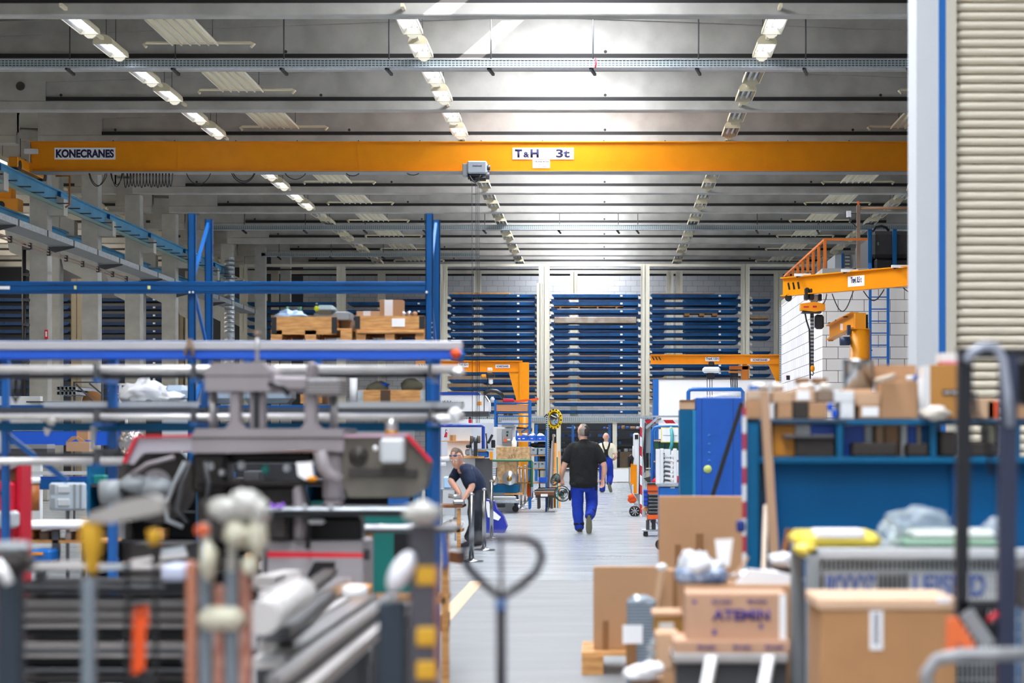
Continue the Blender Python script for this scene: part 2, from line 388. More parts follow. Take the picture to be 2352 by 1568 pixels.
# ---------------------------------------------------------------- lamps
def lamp_proto(lit):
    t = T('ceiling_lamp', 'lamp', 'ceiling lamp', (0, 0, 0), 'twin tube lamps hung between the roof beams')
    w, L, h = .185, 1.42, .14; n = 8
    prof = [(-w, 0)]+[(-w*math.cos(math.pi*i/n), .05+h*math.sin(math.pi*i/n)) for i in range(n+1)]+[(w, 0), (w-.015, 0)]+[((w-.015)*math.cos(math.pi*i/n), .045+(h-.02)*math.sin(math.pi*i/n)) for i in range(n+1)]+[(-w+.015, 0)]
    hs = MB(CREAM); m = len(prof)
    vs = [(p[0], 0, p[1]) for p in prof]+[(p[0], L, p[1]) for p in prof]
    hs.add(vs, [(i, (i+1) % m, (i+1) % m+m, i+m) for i in range(m)])
    for yy in (0, L): hs.prism([(-w, 0)]+[(-w*math.cos(math.pi*i/n), .05+h*math.sin(math.pi*i/n)) for i in range(n+1)]+[(w, 0)], yy-.01, yy+.01)
    part('housing', hs, t)
    rf = MB(REFL); rf.add([(-.1, .02, .12), (.1, .02, .12), (.1, L-.02, .12), (-.1, L-.02, .12), (-w+.02, .02, .01), (w-.02, .02, .01), (w-.02, L-.02, .01), (-w+.02, L-.02, .01)], [(0, 1, 2, 3), (0, 4, 7, 3), (1, 5, 6, 2)])
    part('reflector', rf, t)
    for sx in (-.06, .06): part('tube', MB(TUBE if lit else TUBO).cyl((sx, .08, .07), (sx, L-.08, .07), .028, 8), t)
    part('end_cap', MB(CREAM).lathe((0, L, .05), [(.13, 0), (.12, .08), (.07, .12)], 10, None, 'y'), t)
    for yy in (.3, L-.3): part('suspension_rod', MB(DGREY).cyl((.0, yy, .2), (.0, yy, 1.2), .008, 5), t)
    part('wiring_rail', MB(CREAM).box(-.03, .03, -.75, .02, .08, .14), t)
    return t
LP = {1: lamp_proto(True), 0: lamp_proto(False)}; used = {0: False, 1: False}
rows = ((-9.45, 'left row', 8, 12.6), (-3.5, 'middle row', 7, 11.6), (3.1, 'right row', 7, 7.9), (9.2, 'far right row', 7, 12), (-16.2, 'row beyond the columns', 8, 11.2))
for rx, rn, k0, klit in rows:
    i = 0
    for k in range(7, 17):
        for f in (.07, .51):
            lit = 1 if k+f < klit else 0
            if rn == 'middle row' and 10 < k < 12: lit = 0
            loc = (rx, (k+f)*S-.2, HB+.0)
            lb = ('glowing' if lit else 'unlit')+' twin tube ceiling lamp, %s in the %s counted from the front' % (NUM[i] if i < 16 else ('nineteenth', 'twentieth')[i % 2] if i > 17 else ('seventeenth', 'eighteenth')[i % 2], rn)
            if not used[lit]: used[lit] = True; LP[lit].location = loc; LP[lit]['label'] = lb
            else: dup(LP[lit], loc, lb)
            i += 1
# ---------------------------------------------------------------- radiant heater panels
def heater_proto():
    t = T('radiant_heater', 'x', 'heater', (0, 0, 0), 'corrugated radiant heater panels under the roof')
    W = .86; L = .54*S-.45
    p = MB(CREAM)
    for i in range(5):
        x = -W/2+i*W/5
        p.prism([(x, .0), (x+.03, .05), (x+W/5-.03, .05), (x+W/5, 0), (x+W/5, .02), (x+W/5-.025, .07), (x+.025, .07), (x, .02)], 0, L)
    part('corrugated_panel', p, t)
    for i in range(6): part('heating_pipe', MB(BEIGE).cyl((-W/2+i*W/5, 0, .0), (-W/2+i*W/5, L, .0), .018, 6), t)
    part('header_pipe', MB(CREAM).tube([(-.92, L-.02, -.04), (-.98, L, .02), (-.93, L+.02, .05), (-.5, L+.02, .05), (.5, L+.02, .05), (1.05, L+.02, .05), (1.12, L, .02), (1.06, L-.02, -.04)], .03, 8), t)
    ch = MB(DGREY)
    for sx in (-.3, .42): ch.cyl((sx, L-.5, .07), (sx, L-.5, 1.2), .008, 5)
    part('hanging_chain', ch, t)
    return t
hp = heater_proto(); first = True
for rx, rn in ((-7.75, 'left'), (7.35, 'right')):
    for n, k in enumerate(range(7, 17)):
        if rn == 'right' and k < 8: continue
        loc = (rx, k*S+.35, HB+.03); lb = 'cream corrugated radiant heater under the roof, %s from the front in the %s row' % (NUM[n], rn)
        if first: hp.location = loc; hp['label'] = lb; first = False
        else: dup(hp, loc, lb)
# ---------------------------------------------------------------- cable trays crossing the hall
def tray_mat():
    m = mat('perforated galvanised tray', '#a9b3b6', .4, metal=.4); nt = m.node_tree; b = nt.nodes['Principled BSDF']
    tc = nt.nodes.new('ShaderNodeTexCoord'); sp = nt.nodes.new('ShaderNodeSeparateXYZ'); nt.links.new(tc.outputs['Object'], sp.inputs[0])
    def saw(i, fr, th):
        a = nt.nodes.new('ShaderNodeMath'); a.operation = 'MULTIPLY'; a.inputs[1].default_value = fr; nt.links.new(sp.outputs[i], a.inputs[0])
        f = nt.nodes.new('ShaderNodeMath'); f.operation = 'FRACT'; nt.links.new(a.outputs[0], f.inputs[0])
        g = nt.nodes.new('ShaderNodeMath'); g.operation = 'GREATER_THAN'; g.inputs[1].default_value = th; nt.links.new(f.outputs[0], g.inputs[0]); return g
    a, c = saw(0, 14, .25), saw(2, 22, .45); q = nt.nodes.new('ShaderNodeMath'); q.operation = 'MULTIPLY'; nt.links.new(a.outputs[0], q.inputs[0]); nt.links.new(c.outputs[0], q.inputs[1])
    mx = nt.nodes.new('ShaderNodeMix'); mx.data_type = 'RGBA'; mx.inputs['A'].default_value = (*lin('#b7c1c4'), 1); mx.inputs['B'].default_value = (*lin('#4c5a5f'), 1)
    nt.links.new(q.outputs[0], mx.inputs['Factor']); nt.links.new(mx.outputs['Result'], b.inputs['Base Color']); return m
TRAY = tray_mat()
def crosstray(y, z0, z1, xa, xb, lab, rods, ztop_=HB+1.1):
    t = T('cable_tray', lab, 'cable tray', ((xa+xb)/2, y, z0))
    part('tray', MB(TRAY).box(xa, xb, y, y+.012, z0, z1).box(xa, xb, y, y+.3, z0-.008, z0, GALV).box(xa, xb, y-.02, y+.01, z1-.015, z1, GALV).box(xa, xb, y-.02, y+.01, z0-.01, z0+.01, GALV), t)
    for x in rods:
        r = part('hanger', MB(DGREY).cyl((x, y+.12, z0-.07), (x, y+.12, ztop_), .014, 6), t)
        part('bracket', MB(BLK).bar((x-.05, y+.02, z0-.02), (x+.04, y+.3, z0-.1), .05, .05), r)
d = 42.8
crosstray(d, Z(154, d), Z(136, d), -13.6, XR, 'perforated galvanised cable tray crossing the hall in front of the crane', [X(p, d) for p in (157, 400, 650, 892, 1127, 1362, 1605, 1852, 2090)])
solo('red_tape_band', MB(RED).tube([P(1367, 134, 42.78), P(1369, 146, 42.76), P(1367, 156, 42.78)], .015, 6), 'red tape band tied on the front cable tray by the thick white rod', 'tape')
d = 75.3
crosstray(d, Z(527, d), Z(516, d), -13.6, XR, 'perforated galvanised cable tray crossing the hall behind the crane', [X(p, d) for p in (560, 700, 838, 975, 1113, 1285, 1420, 1465, 1740, 1880)])
d = 84
crosstray(d, Z(588, d), Z(580, d), X(600, d), X(1100, d), 'short perforated cable tray ending above the hoist ropes at the far end', [X(p, d) for p in (640, 760, 880, 990)])
# ---------------------------------------------------------------- yellow bridge crane
d = 52.2; x0, x1 = X(70, d), XR-.4; z0, z1 = Z(394, d), Z(325, d)
cr = T('bridge_crane', 'long yellow overhead crane girder spanning the hall on its end carriage', 'crane', ((x0+x1)/2, d, z0))
g = MB(YEL).box(x0, x1, d, d+.02, z0+.02, z1-.02).box(x0, x1, d+.4, d+.42, z0+.02, z1-.02).box(x0-.01, x1, d-.05, d+.47, z1-.025, z1).box(x0-.01, x1, d-.08, d+.5, z0-.01, z0+.02)
g.box(x0, x0+.015, d, d+.42, z0, z1)
for px in (407, 820, 1402, 1760): g.box(X(px, d), X(px, d)+.012, d-.006, d+.01, z0+.02, z1-.03)
part('girder', g, cr)
part('lower_flange_edge', MB(mat('worn flange edge', '#8e8a86', .4, metal=.5)).box(x0, x1, d-.085, d-.08, z0-.012, z0+.004).box(x0, x1, d-.08, d+.5, z0-.016, z0-.0105), cr)
for i in range(14): part('lug', MB(DGREY).prism([(X(255+i*141, d), z1), (X(259+i*141, d), z1+.045), (X(262+i*141, d), z1)], d+.05, d+.08), cr)
def plate(name, pa, lab, x0, y0, x1, y1, d, m=PAPER):
    return part(name, MB(m).pb(x0, y0, x1, y1, d, .01), pa, lab)
s = plate('name_plate', cr, 'white maker plate at the left end', 125, 339, 265, 366, d-.015)
text('lettering', 'KONECRANES', s, P(195, 352.5, d-.016), .2, INK, w=X(261, d)-X(128, d), bold=.045)
s = plate('capacity_plate', cr, 'white load plate near the middle', 1177, 339, 1318, 366, d-.015)
text('lettering', 'T', s, P(1191, 352, d-.016), .2, INK, w=.17, bold=.06); text('lettering', '&', s, P(1209, 355, d-.016), .13, INK, w=.14, bold=.04)
text('lettering', 'H', s, P(1228, 352, d-.016), .2, INK, w=.2, bold=.045); text('lettering', '3t', s, P(1293, 352, d-.016), .2, INK, w=.33, bold=.03)
s = plate('service_label', cr, 'small white service label', 1223, 367, 1263, 386, d-.014)
text('lettering', 'KONECRANES T&H GmbH', s, P(1243, 371, d-.015), .03, INK, w=.37, bold=.02); text('lettering', 'Service', s, P(1243, 377, d-.015), .02, INK, w=.12); text('lettering', 'Tel. 09171 9660-0', s, P(1243, 382.5, d-.015), .03, INK, w=.3)
XRW = -13.85; zr_ = EYE+6.37
part('end_carriage', MB(YELD).box(XRW-.12, XRW+.12, d-1.1, d+1.5, z0-.02, z0+.22, c=.02).box(XRW-.18, x0+.05, d-.1, d+.6, z0-.0, z0+.2), cr)
for yy in (d-.95, d+1.35): part('wheel', MB(BLK).cyl((XRW-.14, yy, zr_+.14), (XRW+.14, yy, zr_+.14), .11, 16), cr)
part('junction_box', MB(OFFW).pb(55, 341, 86, 353, d-.1, .1, c=.01), cr); part('aerial', MB(DGREY).cyl(P(47, 318, d), P(47, 360, d), .01, 6), cr)
part('pickup_arm', MB(mat('rusty brown paint', '#9a5a1c', .6)).tube([P(128, 404, d), P(160, 404, d), P(160, 470, d-.2), P(150, 476, d-.2)], .025, 6), cr)
# hoist
hd = d-.62
h = T('rope_hoist', 'grey rope hoist trolley hanging under the yellow girder', 'hoist', P(1094, 400, hd))
part('gear_case', MB(mat('hoist grey enamel', '#9aa3ab', .45)).pb(1073, 369, 1118, 398, hd, .4, c=.03), h)
part('control_box', MB(GREY).pb(1062, 375, 1074, 404, hd+.05, .3, c=.02), h)
part('motor', MB(DGREY).cyl(P(1075, 404, hd+.2), P(1124, 404, hd+.2), .085, 14).cyl(P(1117, 385, hd+.1), P(1126, 385, hd+.1), .06, 12), h)
part('rope_drum', MB(BLK2).cyl(P(1080, 410, hd+.15), P(1116, 410, hd+.15), .06, 14), h)
part('cable_loop', MB(BLK).tube([P(1078+i*2.6, 402+16*math.sin(math.pi*i/10), hd) for i in range(11)], .018, 6), h)
text('lettering', 'KONECRANES', h, P(1096, 381, hd-.001), .035, INK, w=.22, bold=.02)
part('trolley_plate', MB(DGREY).box(X(1066, hd), X(1122, hd), hd+.4, hd+.535, z0-.1, z0+.14), h)
for px in (1084, 1093, 1096.5, 1100): part('hoist_rope', MB(BLK).cyl(P(px, 408, hd), P(px+1, 1010, hd), .007, 5), h)
part('hook_block', MB(RED).pb(1076, 962, 1083, 982, hd, .12, RED, c=.02).pb(1077, 957, 1082, 992, hd+.02, .06, BLK), h)
# festoon cables under the girder
f = T('festoon_cable', 'black festoon cables looping under the left part of the crane', 'cable', P(330, 400, d+.1))
def loopc(xa, xb, sag, dd=d-.1, y=398, r=.011):
    return MB(BLK).tube([P(xa+(xb-xa)*i/12, y+sag*math.sin(math.pi*i/12)**.7, dd) for i in range(13)], r, 5)
for i in range(15): part('cable_loop', loopc(284+i*7.4, 284+i*7.4+9, 33-(i*7 % 5), d-.1-(i % 3)*.04), f)
for a, b, sg in ((204, 242, 30), (206, 246, 28), (254, 282, 26), (256, 280, 30), (428, 484, 26), (532, 586, 22), (536, 584, 18), (655, 702, 14), (795, 825, 6), (935, 962, 4)): part('cable_loop', loopc(a, b, sg), f)
# ---------------------------------------------------------------- blue crane runways
def runway(xc, ya, yb, ztp, lab):
    r = T('crane_runway', lab, 'crane rail', (xc, ya, ztp-.55))
    part('rail_girder', MB(RUNB).box(xc-.1, xc+.1, ya, yb, ztp-.03, ztp).box(xc-.015, xc+.015, ya, yb, ztp-.32, ztp-.03).box(xc-.1, xc+.1, ya, yb, ztp-.35, ztp-.32), r)
    part('rail_head', MB(BLK2).box(xc-.03, xc+.03, ya, yb, ztp, ztp+.03), r)
    return r
zr = EYE+6.37
rw = runway(XRW, 40, 81, zr, 'blue crane runway girder on the corbels of the left columns')
for k in range(8, 15): part('stiffener', MB(BLUE).box(XRW+.015, XRW+.1, k*S+.2, k*S+.23, zr-.32, zr-.03), rw)
part('conductor_rail', MB(mat('green conductor rail', '#6f8f86', .4, metal=.4)).box(XRW+.14, XRW+.2, 40, 81, zr-.50, zr-.42), rw)
for i in range(34): part('conductor_bracket', MB(DGREY).box(XRW+.05, XRW+.42, 41.5+i*1.2, 41.54+i*1.2, zr-.40, zr-.37), rw)
runway(-14.95, 40, 90, zr-.55, 'second blue crane runway behind the left columns')
c2 = T('end_carriage', 'dirty yellow crane end carriage behind the columns at the left edge', 'crane carriage', P(25, 480, 57))
part('body', MB(YELD).pb(-10, 455, 42, 484, 57, .5, c=.02), c2); part('upper_box', MB(YEL).pb(-10, 415, 25, 455, 57.2, .5), c2)
part('wheel', MB(BLK).cyl(P(2, 470, 56.95), P(2, 470, 57.3), .1, 12), c2)
# longitudinal silver cable tray and pipe along the columns
xt = -13.4; zt = EYE+.3795*abs(xt)
t = T('cable_tray', 'long silver cable tray running back along the left columns', 'cable tray', (xt, 45, zt-.2))
part('tray', MB(GALV).box(xt, xt+.02, 40, 84, zt-.14, zt).box(xt-.58, xt, 40, 84, zt-.14, zt-.13, mat('tray underside', '#777b7f', .6)).box(xt-.6, xt-.58, 40, 84, zt-.14, zt), t)
for i in range(18): part('joint_plate', MB(DGREY).box(xt+.02, xt+.03, 42+i*2.6, 42.1+i*2.6, zt-.15, zt+.005), t)
for k in range(8, 15): part('support_arm', MB(DGREY).prism([(xt-.64, zt-.34), (xt-.62, zt-.16), (xt+.02, zt-.14), (xt+.02, zt-.18)], k*S+.1, k*S+.14), t)
xp = -13.3; zp = EYE+(1014-538)/1385*13.3
t = T('pipe_run', 'thin brown pipe pair running back under the silver cable tray', 'pipe', (xp, 45, zp-.1))
for dz in (0, -.07): part('pipe', MB(mat('brown pipe', '#8d7a6a', .4, metal=.4)).cyl((xp, 40, zp+dz), (xp, 66, zp+dz), .022, 8), t)
for k in range(14): part('pipe_clip', MB(BLK).box(xp-.04, xp+.04, 42+k*1.7, 42.08+k*1.7, zp-.11, zp+.04), t)
# ---------------------------------------------------------------- tall tray racks at the back
DF = 86.0
def post(par, px, d, ytop, ybot, w, m=BEIGE, name='post'):
    x = X(px, d); z1 = Z(ytop, d); z0 = 0 if ybot is None else Z(ybot, d)
    b = MB(m).box(x-w/2, x+w/2, d, d+.015, z0, z1).box(x-w/2, x+w/2, d+.2, d+.215, z0, z1).box(x-.01, x+.01, d, d+.2, z0, z1)
    b.box(x-w/2, x-w/2+.02, d-.02, d+.01, z0, z1).box(x+w/2-.02, x+w/2, d-.02, d+.01, z0, z1)
    return part(name, b, par)
rk = T('tray_rack', 'tall beige steel rack holding blue trays along the back wall, front row', 'rack', (X(1250, DF), DF, 0))
for px, w in ((559, .3), (783, .34), (1019, .28), (1250, .42), (1482, .34), (1712, .34)): post(rk, px, DF, 608, None, w)
for px in (1240, 1014): post(rk, px, DF-.25, 650, None, .24, name='guide_post')
part('top_beam', MB(BEIGE).pb(560, 606, 2060, 612, DF+.1, .2).pb(560, 617, 2040, 620, DF+.2, .1, DARK), rk)
hk = MB(BEIGE)
for a in (1031, 1233, 1268, 1470, 1494, 1700, 1724):
    for i in range(16): hk.pp([(a-4, 679+17.7*i), (a+4, 683+17.7*i), (a+4, 686+17.7*i), (a-4, 686+17.7*i)], DF-.02, .2)
part('tray_bracket', hk, rk)['kind'] = 'stuff'
DR = 90.0
rr = T('tray_rack', 'shaded beige steel rack behind the front row of the tray rack', 'rack', (X(1318, DR), DR, 0))
for px, w in ((434, .3), (631, .3), (876, .3), (1097, .3), (1318, .3), (1539, .28), (1560, .28), (1788, .36)): post(rr, px, DR, 622, None, w)
part('top_beam', MB(BEIGE).pb(560, 621, 1960, 628, DR+.1, .2).pb(560, 629, 1960, 633, DR+.3, .1, DARK), rr)
def storage_tray(x0, x1, d, z, lab, grp, m=BLUT, dep=1.3, h=.125):
    t = T('storage_tray', lab, 'storage tray', ((x0+x1)/2, d, z), grp)
    w = x1-x0; c = (x0+x1)/2
    b = MB(m).prism([(x0+.1, z), (x1-.1, z), (x1, z+h*.6), (x1, z+h), (x0, z+h), (x0, z+h*.6)], d, d+.05)
    b.prism([(x0+.1, z), (x1-.1, z), (x1, z+h*.6), (x1, z+h), (x0, z+h), (x0, z+h*.6)], d+dep-.05, d+dep)
    b.box(x0+.05, x1-.05, d+.05, d+dep-.05, z+.02, z+.05)
    part('tray_body', b, t)
    part('stiffener', MB(BLK).box(x0+w*.28, x0+w*.28+.05, d-.01, d, z+h*.35, z+h*.75).box(x0+w*.63, x0+w*.63+.05, d-.01, d, z+h*.35, z+h*.75), t)
    part('tray_label', MB(PAPER).box(x0+w*.77, x0+w*.77+.09, d-.008, d, z+h*.3, z+h*.8), t)
    return t
protos = {}
BLUT2 = mat('shaded tray blue paint', '#06305c', .5, noise=.3, scale=1)  # tray blue darkened: shade of the rear and left bays put into the colour
def shelfset(bay, xa, xb, d, ys, grp, m=BLUT):
    key = (round(X(xb, d)-X(xa, d), 1), m.name)
    w = key[0]
    for i, y in enumerate(ys):
        x = X(xa, d); z = Z(y, d)-.13; lab = 'blue tray, %s in the %s' % (nth(i), bay)
        if key not in protos: protos[key] = storage_tray(x, x+w, d, z, lab, grp, m)
        else: dup(protos[key], (x+w/2, d, z), lab)['group'] = grp
L16 = [675.5+17.75*i for i in range(16)]
shelfset('bay crossed by the hoist ropes', 1031, 1233, DF, L16, 'blue trays of the front rack')
skip = (3,)
shelfset('bay above the round mirror', 1268, 1470, DF, L16[:3]+L16[4:], 'blue trays of the front rack')
shelfset('bay over the white booth', 1494, 1700, DF, L16[:12], 'blue trays of the front rack')
shelfset('bay behind the wooden crates', 798, 1008, DF, L16[1:9], 'blue trays of the front rack')
shelfset('bay left of the wooden crates', 568, 772, DF, L16[1:9], 'blue trays of the front rack')
R2 = [686+17.2*i for i in range(14)]
g2 = 'blue trays of the rear rack'
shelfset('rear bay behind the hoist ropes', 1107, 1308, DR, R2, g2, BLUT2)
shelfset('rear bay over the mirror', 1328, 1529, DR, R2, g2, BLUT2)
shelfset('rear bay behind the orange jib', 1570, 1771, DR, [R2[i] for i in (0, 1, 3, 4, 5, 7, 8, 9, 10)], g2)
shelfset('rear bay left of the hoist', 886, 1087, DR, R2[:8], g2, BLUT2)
DL = 83.6
rl = T('tray_rack', 'brown shaded rack posts with blue trays behind the left columns', 'rack', (X(176, DL), DL, 0))
for px, w in ((-62, .3), (176, .42), (412, .3)): post(rl, px, DL, 640, None, w, mat('shaded beige paint', '#8f8571', .6))  # beige posts coloured brown, the shade behind the columns put into the paint
g3 = 'blue trays behind the left columns'
L3 = [684+18.2*i for i in range(13)]
shelfset('bay at the left picture edge', -50, 160, DL, L3, g3, BLUT2)
shelfset('bay between the first columns', 190, 400, DL, L3, g3, BLUT2)
# things lying on the trays
solo('roof_batten_stack', MB(WOOD).pb(1273, 702, 1432, 704.5, DF+.1, .9).pb(1285, 704.5, 1289, 708.5, DF+.1, .9).pb(1328, 704.5, 1332, 708.5, DF+.1, .9).pb(1371, 704.5, 1375, 708.5, DF+.1, .9).pb(1414, 704.5, 1418, 708.5, DF+.1, .9), 'long pale wooden skid lying on a blue tray above the mirror bay', 'wood')
def scrap(px0, px1, i, lab, m, hh=2.2, d=DF+.08, L=L16): solo('sheet_bundle', MB(m).pb(px0, L[i]-hh, px1, L[i], d, .9), lab, 'sheet metal')
solo('wrapped_bundle', MB(mat('taped grey package', '#a09488', .6, col2='#7f6f60', scale=3)).pb(1273, 727.5, 1462, 742, DF-.05, 1.1, c=.02), 'long grey brown taped package between the third and fourth trays of the mirror bay', 'package')
scrap(1040, 1170, 0, 'pale plank bundle on top of the rack bay behind the hoist ropes', WOOD, 4)
scrap(1270, 1400, 0, 'thin grey sheet lying on the topmost tray of the mirror bay', LGREY)
scrap(1280, 1460, 2, 'thin steel sheet on the third tray of the mirror bay', STEEL)
scrap(1275, 1435, 6, 'white sheet on the sixth tray of the mirror bay', WHITE, 2)
scrap(1272, 1400, 8, 'brown board on the eighth tray of the mirror bay', CARD, 2)
scrap(1275, 1430, 14, 'white board on the fourteenth tray of the mirror bay', WHITE, 2)
scrap(1497, 1640, 0, 'brown board on the topmost tray of the jib bay', CARDD, 1.8)
scrap(1500, 1690, 2, 'steel sheet on the third tray of the jib bay', STEEL, 2)
scrap(1500, 1690, 6, 'cream board on the seventh tray of the jib bay', CREAM, 2)
scrap(1500, 1660, 8, 'white board on the ninth tray of the jib bay', WHITE, 2)
for i, c in ((1, STEEL), (3, LGREY), (5, LGREY), (6, WHITE), (8, WOOD), (10, LGREY), (12, CARD)):
    scrap(1036, 1226, i, '%s sheet on the %s tray of the bay behind the hoist ropes' % ('brown' if c in (WOOD, CARD) else 'pale', NUM[i]), c, 1.8)
p = T('pallet', 'small wooden pallet on a high tray at the right of the jib bay', 'pallet', P(1609, 724, DF))
part('deck', MB(WOOD).pb(1572, 718, 1648, 720, DF+.1, .9), p)
for a in (1572, 1606, 1636): part('block', MB(WOOD).pb(a, 720, a+12, 725, DF+.1, .9), p)
solo('timber', MB(WOOD).pb(1724, 728, 1766, 731, DR-.1, .8), 'pale timber on the tray right of the white rack post', 'wood')
# stored crates lower in the rack and pale board behind
struct('wall_boarding', MB(mat('tan boarding', '#d9b48c', .8)).pb(1030, 858, 1700, 925, DR+3.2, .05), 'tan boards lining the lower back wall')
for i, (a, b, y0, y1, m) in enumerate(((1565, 1690, 880, 896, BLUT), (1390, 1446, 897, 904, CARD))): pass
# ---------------------------------------------------------------- safety fence in front of the rack
DN = 80.0
mesh_m = mat('black wire mesh', '#2a2c2e', .6)
fn = T('mesh_fence', 'beige framed wire mesh safety fence under the tray rack', 'fence', (X(1350, DN), DN, 0))
part('cable_tray', MB(TRAY).pb(1000, 958, 1510, 968, DN-.1, .012).pb(1000, 956, 1510, 958, DN-.1, .2, GALV), fn)
for px in (1186, 1222, 1283, 1412, 1508): part('post', MB(BEIGE).box(X(px, DN)-.08, X(px, DN)+.08, DN, DN+.08, 0, Z(968, DN)), fn)
part('rail', MB(BEIGE).pb(1000, 968, 1510, 971, DN-.01, .05).pb(1000, 1074, 1510, 1077, DN-.01, .05), fn)
def wire(px0, px1, y0, y1):
    b = MB(mesh_m); n = int((px1-px0)/2.2)
    for i in range(n+1): x = X(px0+(px1-px0)*i/n, DN+.04); b.box(x-.004, x+.004, DN+.04, DN+.05, Z(y1, DN), Z(y0, DN))
    n = int((y1-y0)/2.4)
    for i in range(n+1): z = Z(y0+(y1-y0)*i/n, DN); b.box(X(px0, DN), X(px1, DN), DN+.035, DN+.045, z-.004, z+.004)
    return b
for a, b in ((1190, 1219), (1288, 1407), (1417, 1504)): part('wire_panel', wire(a, b, 971, 1074), fn)
struct('trim_1', MB(WHITE).pb(1395, 1077, 1448, 1106, DN-.3, .1), 'low white kick panel at the end of the aisle')
struct('trim_2', MB(WHITE).pb(1290, 1084, 1400, 1106, DN+.3, .1), 'low white kick panel at the end of the aisle')
# dark storage behind the fence
DS = 83.0
ds = T('tool_shelving', 'dark shelving full of small crates behind the mesh fence', 'shelving', (X(1390, DS), DS, 0))
for i, y in enumerate((985, 1003, 1020, 1037, 1054, 1072)):
    part('shelf', MB(BLK2).pb(1230, y, 1510, y+5, DS, .8), ds)
for px in (1232, 1316, 1400, 1508): part('upright', MB(BLUL).box(X(px, DS)-.05, X(px, DS)+.05, DS-.02, DS+.04, 0, Z(975, DS)), ds)
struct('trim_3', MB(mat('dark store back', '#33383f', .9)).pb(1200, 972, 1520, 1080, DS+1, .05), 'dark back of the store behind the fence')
random.seed(5); gi = 0
for i, y in enumerate((985, 1003, 1020, 1037, 1054)):
    px = 1262+random.random()*8
    while px < 1500:
        w = random.choice((8, 10, 14)); hgt = random.uniform(4, 9)
        mm, cn = random.choice(((OFFW, 'white'), (BLUL, 'blue'), (DGREY, 'dark grey'), (CARD, 'brown'), (GREY, 'grey'), (BLUV, 'bright blue')))
        if random.random() < .75:
            solo('small_crate', MB(mm).pb(px, y-hgt, px+w-1.5, y, DS+.1, .4, c=.02), '%s crate on the %s shelf behind the mesh fence' % (cn, NUM[i]), 'crate', '%s crates on the %s shelf behind the fence' % (cn, NUM[i])); gi += 1
        px += w+random.choice((0, 0, 6))
solo('chipboard_panel', MB(mat('chipboard', '#8f7558', .8)).pb(1424, 1037, 1456, 1107, DN+.45, .1), 'brown board leaning behind the fence beside the low white panel', 'board')
# ---------------------------------------------------------------- near pillar and roller shutter on the right
d = 18
struct('wall_pillar', MB(mat('pale pillar paint', '#c9cdd2', .6)).box(X(2105, d), X(2156, d), d, d+.5, 0, 6.6))
struct('trim_4', MB(mat('blue frame paint', '#0f63b0', .4)).box(X(2156, d), X(2172, d), d-.01, d+.3, 0, 6.6), 'blue door frame strip')
struct('trim_5', MB(mat('shutter guide paint', '#c9c3b4', .5)).box(X(2172, d), X(2196, d), d-.02, d+.2, 0, 6.6), 'beige shutter guide')
sh = MB(mat('shutter cream', '#e6decb', .5)); x0, x1 = X(2194, d), X(2194, d)+3.2; n = 88; ph = .0745
for i in range(n):
    z = i*ph; prof = [(d+.09, z+.004), (d+.05, z+.012), (d+.032, z+.03), (d+.032, z+.05), (d+.05, z+.066), (d+.09, z+.0735)]
    vs = [(x0, a, b) for a, b in prof]+[(x1, a, b) for a, b in prof]; m = len(prof)
    sh.add(vs, [(j, j+1, j+1+m, j+m) for j in range(m-1)], None, False)
sh.box(x0, x1, d+.09, d+.1, 0, n*ph, mat('shutter joint', '#4a4640', .8))
struct('door_1', sh, 'cream ribbed roller shutter')
# ---------------------------------------------------------------- white block room
db = 46.0; xb = X(1889, db); hb = Z(629, db)
struct('wall_block_front', MB(blocks('white block wall', '#e2dcd6', '#eee8e2', '#6d6a68', .55, .25, .007)).box(xb, 11.9, db, db+.24, 0, hb))
struct('wall_block_side', MB(blocks('white block wall side', '#d3d1d3', '#dedcde', '#5e5c5c', .55, .25, .007, 'y')).box(xb, xb+.24, db+.24, 56.6, 0, hb))
struct('ceiling_block_room', MB(CONC).box(xb, 11.9, db, 56.6, hb, hb+.12))
solo('edge_profile', MB(TRAY).box(xb-.05, xb+.01, 56.5, 56.62, 0, hb-.05), 'dark perforated strip on the far edge of the white block wall', 'profile')
solo('warning_box', MB(BLK).box(xb-.08, xb, 54, 54.15, Z(872, 54), Z(862, 54)).box(xb-.09, xb-.02, 54.02, 54.1, Z(866, 54), Z(862, 54), RED), 'small red and black box on the side of the block room', 'switch')
# orange guard rail
rl = T('guard_rail', 'orange guard rail around the roof of the white block room', 'railing', (xb+.06, db, hb+.12))
OR = mat('orange rail paint', '#cf6a14', .45); zt = Z(543, 45.4)
part('top_rail', MB(OR).bar((xb+.06, db+.06, zt), (xb+.06, 56.4, zt), .045, .045).bar((xb+.06, db+.06, zt), (X(1994, db), db+.06, zt), .045, .045), rl)
for i in range(9): y = db+.06+i*1.28; part('post', MB(OR).box(xb+.03, xb+.09, y-.03, y+.03, hb+.12, zt), rl)
part('toe_board', MB(mat('dark blue board', '#1c2a3c', .6)).box(xb+.1, xb+.12, db+.2, 56.3, hb+.12, hb+.32), rl)
